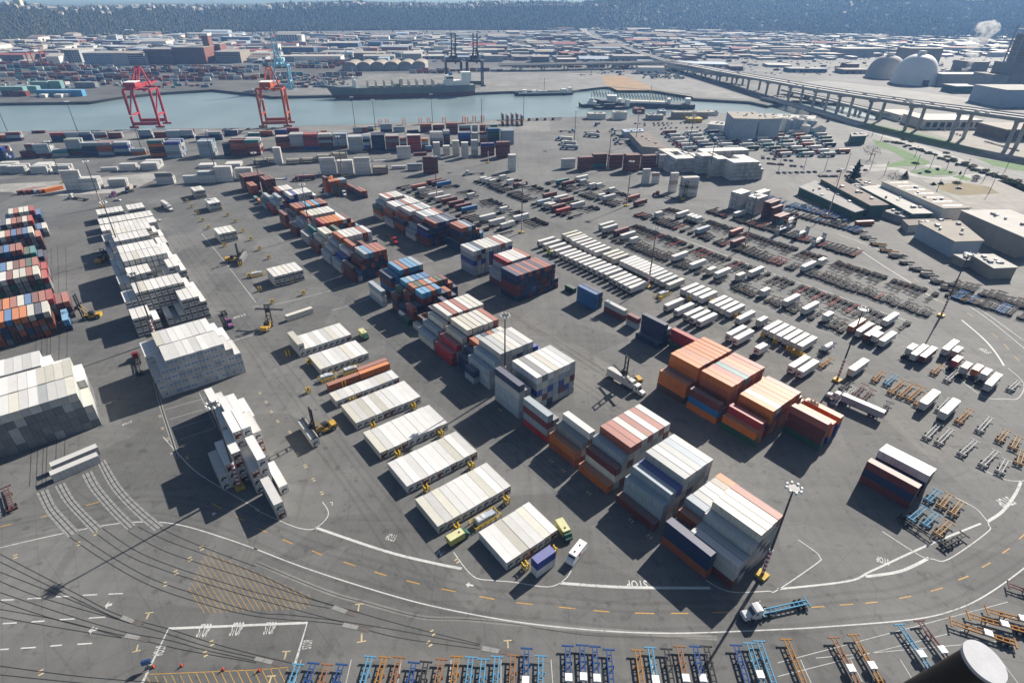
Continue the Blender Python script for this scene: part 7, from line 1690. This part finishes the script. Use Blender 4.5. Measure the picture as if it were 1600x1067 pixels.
# the low industrial city
RG = random.Random(31)
wl_ = ['office_grey', 'shed_white', 'shed_tan', 'wall_grey', 'roof_brown', 'shed_blue', 'office_white', 'brick', 'roof_blue']; rf_ = ['roof_white', 'roof_white', 'roof_grey', 'roof_tan', 'roof_grey', 'roof_brown', 'shed_blue', 'roof_red']
wn_ = dict(office_grey='grey', shed_white='white', shed_tan='tan', wall_grey='dark grey', roof_brown='brown', shed_blue='blue-grey', office_white='off-white', brick='brick', roof_blue='dark blue'); rn_ = dict(roof_white='white', roof_grey='grey', roof_tan='tan', roof_brown='brown', shed_blue='blue-grey', roof_red='reddish')
nb = 0; bpar = {}
for k in range(900):
    if nb >= 330: break
    x = RG.uniform(-10, 1600); f = RG.random()
    top = 54 if x < 850 else 46; bot = 100 if x < 420 else (96 if x < 1000 else (116 if x < 1330 else 88))
    y = top + (bot - top) * f ** 1.15
    if 95 < x < 395 and y > 86: continue
    if 880 < x < 1060 and abs(y - (46 + (x - 900) * 0.35)) < 5: continue
    if 530 < x < 760 and y > 94: continue
    if 1020 < x and 93 < y < 103: continue
    if x > 1340 and y > 84: continue
    if 560 < x < 600 and 66 < y < 80 or 505 < x < 560 and 66 < y < 82: continue
    p = P(x, y); w = RG.uniform(22, 95) * (1.25 if x > 900 else 1); dp = RG.uniform(22, 60); h = RG.choice((5, 6, 7, 8, 9, 10, 12, 14)) * (0.8 if x > 900 else 1)
    if any(abs(p.x - a) < (w + ww) / 2 + 4 and abs(p.y - b2) < (dp + dd) / 2 + 6 for a, b2, ww, dd in bpar.get((int(p.x // 200), int(p.y // 200)), [])): continue
    for i in (-1, 0, 1):
        for j in (-1, 0, 1): bpar.setdefault((int(p.x // 200) + i, int(p.y // 200) + j), []).append((p.x, p.y, w, dp))
    nb += 1
    wm, rm = RG.choice(wl_), RG.choice(rf_)
    side = 'left' if x < 530 else ('middle' if x < 1000 else 'right')
    far_ = 'by the hill' if y < 62 else ('half-way to the hill' if y < 80 else 'nearest the channel')
    t = thing('warehouse', '%s warehouse with a %s roof, %s far city, %s' % (wn_[wm], rn_[rm], side, far_), 'building', (p.x, p.y, 0), R(RG.choice((2, 4, 5, 6, 8)) if x < 1000 else RG.choice((0, -8, 4))), 'low warehouses of the far city: %s %s %s %s' % (wn_[wm], rn_[rm], side, far_))
    b = MB(); b.box(-w / 2, w / 2, -dp / 2, dp / 2, 0, h); b.build('wall', M[wm], t)
    b = MB()
    if RG.random() < 0.3: b.profile([(-dp / 2 - .5, h + .02), (0, h + dp * 0.09), (dp / 2 + .5, h + .02)], -w / 2 - .4, w / 2 + .4, 0, Matrix.Rotation(math.pi / 2, 4, 'Z'))
    else: b.box(-w / 2 - .4, w / 2 + .4, -dp / 2 - .4, dp / 2 + .4, h + 0.01, h + 0.8)
    rf = b.build('roof', M[rm], t)
    if RG.random() < 0.5:
        b = MB(); q = RG.uniform(-w * .3, w * .3); b.box(q - 3, q + 3, -3, 3, h + 0.82, h + 3.6); b.build('roof_unit', M['shed_white'], t)
    if y > 66:
        for q in range(int(w // 14)):
            b = MB(); b.box(-w / 2 + 5 + q * 14, -w / 2 + 10 + q * 14, -dp / 2 - 0.12, -dp / 2 + 0.1, 0.3, min(h - 1, 4.5)); b.build('door', M['pane'], t)
# the rest of the low roofs, too many and too small to tell apart
mb = MB(); k = 0
for _ in range(3000):
    if k >= 900: break
    x = RG.uniform(-10, 1610); f = RG.random(); top = 55 if x < 850 else 46; bot = 99 if x < 420 else (97 if x < 1000 else (94 if x < 1330 else 90)); y = top + (bot - top) * f
    if 95 < x < 395 and y > 86 or 530 < x < 760 and y > 92: continue
    if 880 < x < 1060 and abs(y - (46 + (x - 900) * 0.35)) < 4: continue
    p = P(x, y); w = RG.uniform(12, 45); dp = RG.uniform(12, 35); h = RG.choice((4, 5, 6, 7, 8, 9, 11))
    if any(abs(p.x - a) < (w + ww) / 2 + 2 and abs(p.y - b2) < (dp + dd) / 2 + 2 for a, b2, ww, dd in bpar.get((int(p.x // 200), int(p.y // 200)), [])): continue
    for i in (-1, 0, 1):
        for j in (-1, 0, 1): bpar.setdefault((int(p.x // 200) + i, int(p.y // 200) + j), []).append((p.x, p.y, w, dp))
    k += 1; T = Matrix.Translation((p.x, p.y, 0)) @ Matrix.Rotation(R(RG.choice((3, 5, 7))), 4, 'Z')
    wc = RG.choice(((.35, .35, .36), (.5, .5, .48), (.16, .13, .12), (.2, .22, .25), (.28, .15, .12), (.08, .1, .14))); rc = RG.choice(((.55, .54, .52), (.5, .5, .48), (.25, .24, .23), (.36, .32, .27), (.12, .12, .12), (.2, .25, .3)))
    mb.box(-w / 2, w / 2, -dp / 2, dp / 2, 0, h, 0, T, wc); mb.box(-w / 2 - .3, w / 2 + .3, -dp / 2 - .3, dp / 2 + .3, h + .01, h + .7, 0, T, rc)
o = stuff(mb.build('distant_rooftops', M['container_paint_far'])); tag(o, 'mass of small low roofs filling the far industrial city', 'buildings')
sheet('rail_ballast', 'riprap', pts((-20, 122), (250, 120), (400, 117), (540, 113), (540, 116), (400, 121), (250, 125), (-20, 128)), 0.03)
sheet('rail_ballast', 'riprap', pts((-20, 100), (400, 102), (540, 100), (540, 111), (400, 114), (-20, 119)), 0.026)
line('rock_bank', 'riprap', pts((140, 158.5), (200, 149.5), (250, 144.5), (332, 139.5)), 10, 0.04); line('rock_bank', 'riprap', pts((945, 135.5), (1020, 141.5), (1080, 148.5)), 8, 0.04); line('rock_bank', 'riprap', pts((1084, 153), (1172, 158), (1200, 164)), 8, 0.04)
for k_ in range(5): line('rail', 'rail_steel', pts((-20, 123 + k_ * 0.9), (250, 121 + k_ * 0.8), (400, 118 + k_ * .6)), 0.6, 0.05)
mb = MB()
for _ in range(420):
    q = RG.random()
    if q < 0.45: x, y = RG.uniform(430, 545), RG.choice((121, 123.5, 126, 130, 133, 137)) + RG.uniform(-.3, .3)
    elif q < 0.75: x, y = RG.uniform(0, 330), RG.uniform(124, 138)
    else: x, y = RG.uniform(1005, 1070), RG.uniform(108, 124)
    p = P(x, y); T = Matrix.Translation((p.x, p.y, 0)) @ Matrix.Rotation(RG.choice((.1, .1, 1.6)), 4, 'Z'); c = RG.choice(((.1, .22, .22), (.12, .2, .3), (.05, .05, .055), (.5, .5, .5), (.16, .04, .035), (.2, .2, .2)))
    ln = RG.choice((2.2, 6, 6, 12)); mb.box(-ln / 2, ln / 2, -1.2, 1.2, 0.0, RG.choice((1.5, 2.7, 3.8)), 0, T, c)
o = stuff(mb.build('distant_trailers', M['container_paint_far'])); tag(o, 'small trailers and boxes scattered over the far quays', 'trailers')
# specks of parked vehicles and yard clutter between the far buildings
mb = MB()
for k in range(2600):
    x = RG.uniform(0, 1600); y = RG.uniform(50, 118 if x > 900 else 98); p = P(x, y); c = RG.choice(((.5, .5, .5), (.6, .6, .6), (.05, .05, .055), (.2, .03, .03), (.05, .08, .2), (.3, .3, .3), (.65, .65, .65))); s = RG.choice((1, 1, 1, 2.6))
    T = Matrix.Translation((p.x, p.y, 0)) @ Matrix.Rotation(RG.choice((0.1, 1.65)), 4, 'Z')
    mb.box(-2.2 * s, 2.2 * s, -0.9, 0.9 * (1.3 if s > 1 else 1), 0.0, 1.5 if s == 1 else 3.6, 0, T, c)
o = stuff(mb.build('distant_vehicles', M['container_paint_far'])); tag(o, 'specks of parked vehicles and trailers across the far city', 'vehicles')
# dark green scatter of street trees in the far city
def blob(mb, p, r, h, rr, col=None):
    k = rr.uniform(0, 6.28); n = 5
    ring = [(p.x + math.cos(k + i * 6.283 / n) * r * rr.uniform(.8, 1.2), p.y + math.sin(k + i * 6.283 / n) * r * rr.uniform(.8, 1.2), p.z + h * rr.uniform(.25, .5)) for i in range(n)]
    mb.add([(p.x, p.y, p.z - 1)] + ring + [(p.x + rr.uniform(-.3, .3) * r, p.y + rr.uniform(-.3, .3) * r, p.z + h)], [(0, 1 + (i + 1) % n, 1 + i) for i in range(n)] + [(1 + i, 1 + (i + 1) % n, n + 1) for i in range(n)], 0, col)
m_, nt_, N_, L_, b_ = _nt('foliage_far'); at_ = N_.new('ShaderNodeAttribute'); at_.attribute_name = 'col'; L_.new(at_.outputs['Color'], b_.inputs['Base Color']); b_.inputs['Roughness'].default_value = 0.9; b_.inputs['Specular IOR Level'].default_value = 0.1
def leafc(rr):
    q = rr.random()
    if q < 0.3: c = (0.026, 0.038, 0.02)
    elif q < 0.62: c = (0.05, 0.052, 0.026)
    elif q < 0.92: c = (0.075, 0.066, 0.034)
    else: c = (0.085, 0.095, 0.04)
    f = rr.uniform(.8, 1.2); return tuple(v * f for v in c)
mb = MB(); RT2 = random.Random(77)
for k in range(700):
    x = RT2.uniform(0, 1600); y = RT2.uniform(48, 90); p = P(x, y); blob(mb, p, RT2.uniform(3, 6), RT2.uniform(6, 13), RT2, leafc(RT2))
o = stuff(mb.build('distant_street_trees', M['foliage_far'])); tag(o, 'scattered far trees among the low warehouses', 'trees')
# wooded hill
def hill_d0(ax):      # distance of the foot and height of the crest by direction (ax = photo column)
    tab = [(-400, 2250, 70), (0, 2330, 70), (200, 2500, 70), (400, 2850, 74), (600, 2950, 82), (800, 3050, 96), (1000, 3200, 126), (1200, 3100, 132), (1400, 3150, 132), (1600, 3000, 134), (2100, 3000, 134)]
    for (a, d, h), (a2, d2, h2) in zip(tab, tab[1:]):
        if a <= ax <= a2:
            f = (ax - a) / (a2 - a); return d + (d2 - d) * f, h + (h2 - h) * f
    return tab[-1][1:]
def ground_dir(ax):
    d = CX * ((ax - PW / 2) / FPX) + _F * 1.0; v = Vector((d.x, d.y, 0)); v.normalize(); return v
def sst(x): x = max(0, min(1, x)); return x * x * (3 - 2 * x)
def hz(ax, dist):
    d0, h = hill_d0(ax)
    w = math.sin(ax * 0.013) * 6 + math.sin(ax * 0.031 + 2) * 5 + math.sin(ax * 0.083 + 1) * 2.5 + math.sin(ax * 0.007 + dist * 0.002) * 5 + 8 * sst((dist - d0 - 500) / 900)
    t1 = sst((dist - d0) / (520 + 900 * (ax > 900) * min(1, (ax - 900) / 200)))
    f = (h + w) * t1 * (1 - 0.25 * sst((dist - d0 - 1500) / 2500))
    f2 = (150 + 25 * math.sin(ax * 0.006) + 15 * math.sin(ax * 0.017)) * sst((dist - 8500) / 4500)
    return max(f, f2) - 0.5 if dist > d0 else -0.5
AX = [-360 + k * 20 for k in range(120)]; DS = [2200 + k * 70 for k in range(40)] + [5000 + k * 500 for k in range(20)] + [15500, 17500, 20500]
mb = MB(); vs = []
for ax in AX:
    v = ground_dir(ax)
    for ds in DS: vs.append((v.x * ds, v.y * ds, hz(ax, ds)))
nd = len(DS); mb.add(vs, [(i * nd + j, (i + 1) * nd + j, (i + 1) * nd + j + 1, i * nd + j + 1) for i in range(len(AX) - 1) for j in range(nd - 1)])
struct(mb.build('hills', M['wood_far'], smooth=True))
mb = MB(); RH = random.Random(99)
for k in range(60000):
    ax = RH.uniform(-60, 1660); d0, h = hill_d0(ax); v = ground_dir(ax)
    if ax < 880:
        ds = d0 + (RH.uniform(-25, 420) if k % 12 else RH.uniform(400, 1300))
    else:
        ds = d0 + RH.uniform(-25, 2600) ** 1.0 * RH.uniform(0.3, 1.0)
    big = RH.random() < 0.12
    blob(mb, Vector((v.x * ds, v.y * ds, hz(ax, ds))), RH.uniform(4, 8) * (1.25 if ax > 880 else 1), RH.uniform(8, 15) * (1.5 if big else 1) * (0.7 if ax < 880 and ds > d0 + 470 and not big else 1), RH, leafc(RH))
o = stuff(mb.build('hillside_wood', M['foliage_far'])); tag(o, 'wooded hillside of bare and evergreen trees beyond the city', 'woods')
hm = MB(); hm.box(-6, 6, -5, 5, -2, 6); H1 = hm
HW = [('office_white', 'white'), ('shed_tan', 'tan'), ('office_grey', 'grey'), ('roof_white', 'pale')]
def house_mesh(w):
    b = MB(); b.box(-6, 6, -5, 5, -12, 6, 0); b.profile([(-5.6, 6.02), (0, 9.5), (5.6, 6.02)], -6.4, 6.4, 1, Matrix.Rotation(math.pi / 2, 4, 'Z')); return b.mesh('house', [M[w], M['roof_white' if w == 'office_white' else 'roof_grey']])
HMs = [house_mesh(w) for w, n_ in HW]
for k in range(290):
    ax = RH.uniform(0, 800) if k < 245 else RH.uniform(760, 1600); d0, h = hill_d0(ax); ds = d0 + (RH.uniform(340, 1000) if k < 245 else RH.uniform(200, 1500)); v = ground_dir(ax); i = RH.randrange(4) if k < 245 else RH.choice((1, 2))
    o = obj('house', HMs[i], None, (v.x * ds, v.y * ds, hz(ax, ds) + (3.0 if ds > d0 + 440 else 9.0)), RH.uniform(0, 3)); sc = RH.uniform(1.0, 1.7); o.scale = (sc, sc, sc)
    sd_ = 'left part' if ax < 400 else ('middle part' if ax < 800 else 'right part')
    tag(o, '%s house among trees on the %s of the hill' % (HW[i][1], sd_), 'house', 'houses on the hill: %s, %s' % (HW[i][1], sd_))
v = ground_dir(32); ds = 2330 + 560; t = thing('hospital_block', 'large brown stepped block on the hill crest at upper left', 'building', (v.x * ds, v.y * ds, hz(32, ds) - 2), R(10))
b = MB(); b.box(-40, 40, 0, 40, 0, 28); b.build('wing', M['roof_tan'], t); b = MB(); b.box(-18, 16, 5, 35, 28.01, 48); b.build('tower', M['roof_tan'], t); b = MB(); b.box(-8, 6, 10, 30, 48.01, 60); b.build('tower_top', M['roof_tan'], t)
v = ground_dir(228); ds = 3100; t = thing('apartment_tower', 'cream apartment tower on the hill crest', 'building', (v.x * ds, v.y * ds, hz(228, ds) - 2), R(10)); b = MB(); b.box(-12, 12, 0, 20, 0, 58); b.build('wall', M['ship_cream'], t); b = MB(); b.box(-13, 13, -1, 21, 58.01, 60); b.build('roof', M['roof_white'], t)
# steam from the works
m_ = D.materials.new('steam'); m_.use_nodes = True; nt_ = m_.node_tree; nt_.nodes.clear(); N_, L_ = nt_.nodes, nt_.links; M['steam'] = m_
ou = N_.new('ShaderNodeOutputMaterial'); pv = N_.new('ShaderNodeVolumePrincipled'); L_.new(pv.outputs[0], ou.inputs['Volume']); pv.inputs['Color'].default_value = (0.97, 0.97, 0.97, 1)
fac = _noise(N_, L_, 0.09, 4); L_.new(_math(N_, L_, 'MULTIPLY', _ramp(N_, L_, fac, [(0.47, 0.0), (0.66, 1.0)]), 0.16), pv.inputs['Density'])
p0 = P(1504, 118); mb = MB(); rr = random.Random(3)
def ball_m(mb, c, r):
    n, m = 10, 6; vs = [(c[0], c[1], c[2] - r)] + [(c[0] + r * math.sin(math.pi * j / m) * math.cos(6.283 * i / n), c[1] + r * math.sin(math.pi * j / m) * math.sin(6.283 * i / n), c[2] - r * math.cos(math.pi * j / m)) for j in range(1, m) for i in range(n)] + [(c[0], c[1], c[2] + r)]
    fs = [(0, 1 + (i + 1) % n, 1 + i) for i in range(n)] + [(1 + (j - 1) * n + i, 1 + (j - 1) * n + (i + 1) % n, 1 + j * n + (i + 1) % n, 1 + j * n + i) for j in range(1, m - 1) for i in range(n)] + [(1 + (m - 2) * n + i, 1 + (m - 2) * n + (i + 1) % n, len(vs) - 1) for i in range(n)]
    mb.add(vs, fs)
rings = []; n = 18
for j in range(22):
    z = 8 + j * 4.0; r = 5 + j * 0.75 + 2.2 * math.sin(j * 1.1); cx_ = 1.1 * j * 0.55 + 4 * math.sin(j * 0.45)
    rings.append([(cx_ + r * math.cos(6.283 * i / n) * rr.uniform(.85, 1.15), r * math.sin(6.283 * i / n) * rr.uniform(.85, 1.15), z + rr.uniform(-1, 1)) for i in range(n)])
vs = [p for q in rings for p in q] + [(rings[0][0][0] - 4, 0, 6), (rings[-1][0][0] - 8, 0, 98)]
mb.add(vs, [(j * n + i, j * n + (i + 1) % n, (j + 1) * n + (i + 1) % n, (j + 1) * n + i) for j in range(21) for i in range(n)] + [(len(vs) - 2, (i + 1) % n, i) for i in range(n)] + [(len(vs) - 1, 21 * n + i, 21 * n + (i + 1) % n) for i in range(n)])
o = stuff(mb.build('steam', m_, loc=(p0.x, p0.y, 0))); tag(o, 'white steam plume rising from the cement works', 'steam')
# the air
m_ = D.materials.new('haze'); m_.use_nodes = True; nt_ = m_.node_tree; nt_.nodes.clear(); ou = nt_.nodes.new('ShaderNodeOutputMaterial'); pv = nt_.nodes.new('ShaderNodeVolumePrincipled'); nt_.links.new(pv.outputs[0], ou.inputs['Volume'])
pv.inputs['Color'].default_value = (0.28, 0.53, 1.0, 1); pv.inputs['Absorption Color'].default_value = (1, 1, 1, 1); pv.inputs['Density'].default_value = 0.00010; pv.inputs['Anisotropy'].default_value = 0.1
mb = MB(); mb.box(-27000, 27000, -1000, 31000, -9, 215); hz_ = mb.build('haze', m_); stuff(hz_); tag(hz_, 'pale blue haze over the whole view', 'haze')

# the fields of chassis, largest in view as things of their own
for c in CHAS: c['s'] = math.hypot(c['p'][0], c['p'][1])
CHAS.sort(key=lambda c: c['s'])
own = CHAS[:205]; rest = CHAS[205:]
cnt = {}
for c in own:
    cnt[c['label']] = cnt.get(c['label'], 0) + 1
idx = {}
for c in sorted(own, key=lambda c: -toUV(Vector((c['p'][0], c['p'][1], 0)))[1]):
    if cnt[c['label']] > 1:
        idx[c['label']] = idx.get(c['label'], 0) + 1
        c['label'] = '%s, %s from the far end' % (c['label'], nth(idx[c['label']]))
for c in own:
    o = obj('container_chassis', chassis_meshes(c['L'])['whole'], None, (c['p'][0], c['p'][1], c['z']), c['rot'], c['c'])
    tag(o, c['label'], 'chassis', 'chassis in the parking fields')
mb = MB()
for c in rest:
    T = Matrix.Translation((c['p'][0], c['p'][1], c['z'])) @ Matrix.Rotation(c['rot'], 4, 'Z'); L = c['L']; k = c['c']
    for y in (-0.48, 0.48): mb.box(0, L, y - 0.15, y + 0.15, 0.88, 1.22, 0, T, k)
    mb.box(0.7, 3.2, -0.3, 0.3, 0.3, 1.1, 0, T, (0.018, 0.018, 0.019))
    for j in range(1, 6): mb.box(j * L / 6 - 0.16, j * L / 6 + 0.16, -0.32, 0.32, 1.0, 1.15, 0, T, k)
    for x in (0.2, L - 0.15): mb.box(x - 0.15, x + 0.15, -1.25, 1.25, 1.0, 1.28, 0, T, k)
    for x in (1.3, 2.6):
        for s in (-1, 1): mb.box(x - 0.55, x + 0.55, s * 0.9 - 0.34, s * 0.9 + 0.34, 0.02, 1.02, 0, T, (0.012, 0.012, 0.013))
o = stuff(mb.build('distant_chassis', M['steel_paint_far'])); tag(o, 'far bare chassis packed in the parking fields', 'chassis')


def side_text(parent, txt):
    """white lettering on the long side that faces the camera"""
    cu = D.curves.new('t', 'FONT'); cu.body = txt; cu.size = 1.0
    to = D.objects.new('t', cu); COL.objects.link(to)
    dg = bpy.context.evaluated_depsgraph_get(); me = D.meshes.new_from_object(to.evaluated_get(dg)); D.objects.remove(to); D.curves.remove(cu)
    xs = [v.co.x for v in me.vertices]; w = max(xs) - min(xs); h = max(v.co.y for v in me.vertices)
    for v in me.vertices: v.co = (-2.6 + (v.co.x - min(xs)) / w * 5.2, -CW / 2 - 0.012, 0.8 + v.co.y / h * 1.3)
    me.materials.append(M['letter_white']); obj('lettering', me, parent)

# ---- which containers can be seen, which become things of their own
def build_containers():
    grid = {}
    for i, c in enumerate(CONT):
        x, y, z = c['p']; c['d'] = math.sqrt(x * x + y * y + (CAMH - z) ** 2)
        grid.setdefault((int(x // 15), int(y // 15)), []).append(i)
    def covered(q):
        gx, gy = int(q[0] // 15), int(q[1] // 15)
        for a in (-1, 0, 1):
            for b in (-1, 0, 1):
                for i in grid.get((gx + a, gy + b), ()):
                    c = CONT[i]; x, y, z = c['p']
                    H = HR if c['rf'] else HD
                    if not (z <= q[2] <= z + H): continue
                    dx, dy = q[0] - x, q[1] - y; co, si = math.cos(c['rot']), math.sin(c['rot'])
                    if abs(dx * co + dy * si) <= LEN[c['k']] / 2 and abs(-dx * si + dy * co) <= CW / 2: return True
        return False
    ind = {False: [], True: []}; rest = {False: [], True: []}
    for c in CONT:
        x, y, z = c['p']; H = HR if c['rf'] else HD; L = LEN[c['k']]; co, si = math.cos(c['rot']), math.sin(c['rot'])
        vis = not covered((x, y, z + H + 0.3))
        for ax, ay, h in ((co, si, L / 2), (-co, -si, L / 2), (-si, co, CW / 2), (si, -co, CW / 2)):
            if vis: break
            cx, cy = x + ax * h, y + ay * h
            if ax * cx + ay * cy > 0: continue           # faces away from the camera
            if not covered((x + ax * (h + 1.3), y + ay * (h + 1.3), z + H / 2)): vis = True
        # out of frame?
        sx, sy = proj((x, y, z + 1))
        if sx < -70 or sx > 1670 or sy > 1120: vis = False
        (ind if vis else rest)[c['rf']].append(c)
    for rf in (False, True):
        ind[rf].sort(key=lambda c: c['d'])
        rest[rf] += ind[rf][300:]
        ind[rf] = ind[rf][:300]
    jit = random.Random(5)
    seen = {}
    for rf in (False, True):
        for c in ind[rf]:
            k = c['k']; jf = jit.uniform(0.74, 1.12) if rf else jit.uniform(0.85, 1.12); col = [v * jf for v in CC[c['c']]]
            lab = c['label']
            if len(lab.split()) > 16: print('LONG', lab)
            seen[lab] = seen.get(lab, 0) + 1
            t = thing('refrigerated_container' if rf else 'shipping_container', lab, 'container', c['p'], c['rot'], 'refrigerated containers in the yard' if rf else 'shipping containers in the yard')
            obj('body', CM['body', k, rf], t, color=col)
            if c['end'] == 'unit' and rf:
                uc = CC['o'] if c['ucol'] else CC['w']
                obj('refrigeration_unit', CM['unit', k, True], t, color=[v * 0.55 for v in uc] if c['ucol'] else uc)
            else:
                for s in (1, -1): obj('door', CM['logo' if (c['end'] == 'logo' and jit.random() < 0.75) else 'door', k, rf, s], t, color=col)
            if c.get('text'): side_text(t, c['text'])
    print('containers', len(CONT), 'individual', len(ind[False]), len(ind[True]), 'joined', len(rest[False]), len(rest[True]), 'repeated labels', [l for l, n in seen.items() if n > 1][:5])
    for rf in (False, True):
        mb = MB()
        for c in rest[rf]:
            H = (HR if rf else HD); L = LEN[c['k']] / 2
            T = Matrix.Translation(c['p']) @ Matrix.Rotation(c['rot'], 4, 'Z')
            jf = jit.uniform(0.82, 1.1); col = tuple(v * jf for v in CC[c['c']])
            mb.box(-L, L, -CW / 2 + 0.11, CW / 2 - 0.11, 0.14, H - 0.07, 0, T, col)
            e = 0.16 if rf else 0.08
            mb.box(L + 0.001, L + 0.002, -1.11, 1.11, 0.14, H - 0.07, 0, T, tuple(v * (0.38 if rf else 0.5) for v in col))
            for y0, y1 in ((-1.11 + e, -0.05), (0.05, 1.11 - e)): mb.box(L + 0.003, L + 0.03, y0, y1, 0.14 + e, H - 0.07 - e, 0, T, tuple(v * 0.88 for v in col))
            if rf and c['end'] == 'unit': mb.box(L + 0.031, L + 0.05, -0.9, 0.9, 1.0, 1.8, 0, T, (0.04, 0.04, 0.045))
        o = stuff(mb.build('distant_reefer_stacks' if rf else 'distant_container_stacks', M['container_paint_far']))
        tag(o, 'mass of far and inner white refrigerated containers in the stacks' if rf else 'mass of far and inner coloured containers in the stacks', 'containers')
build_containers()
for o in COL.objects:
    if 'label' in o and len(o['label'].split()) > 16: print('LONG', o.name, '|', o['label'])
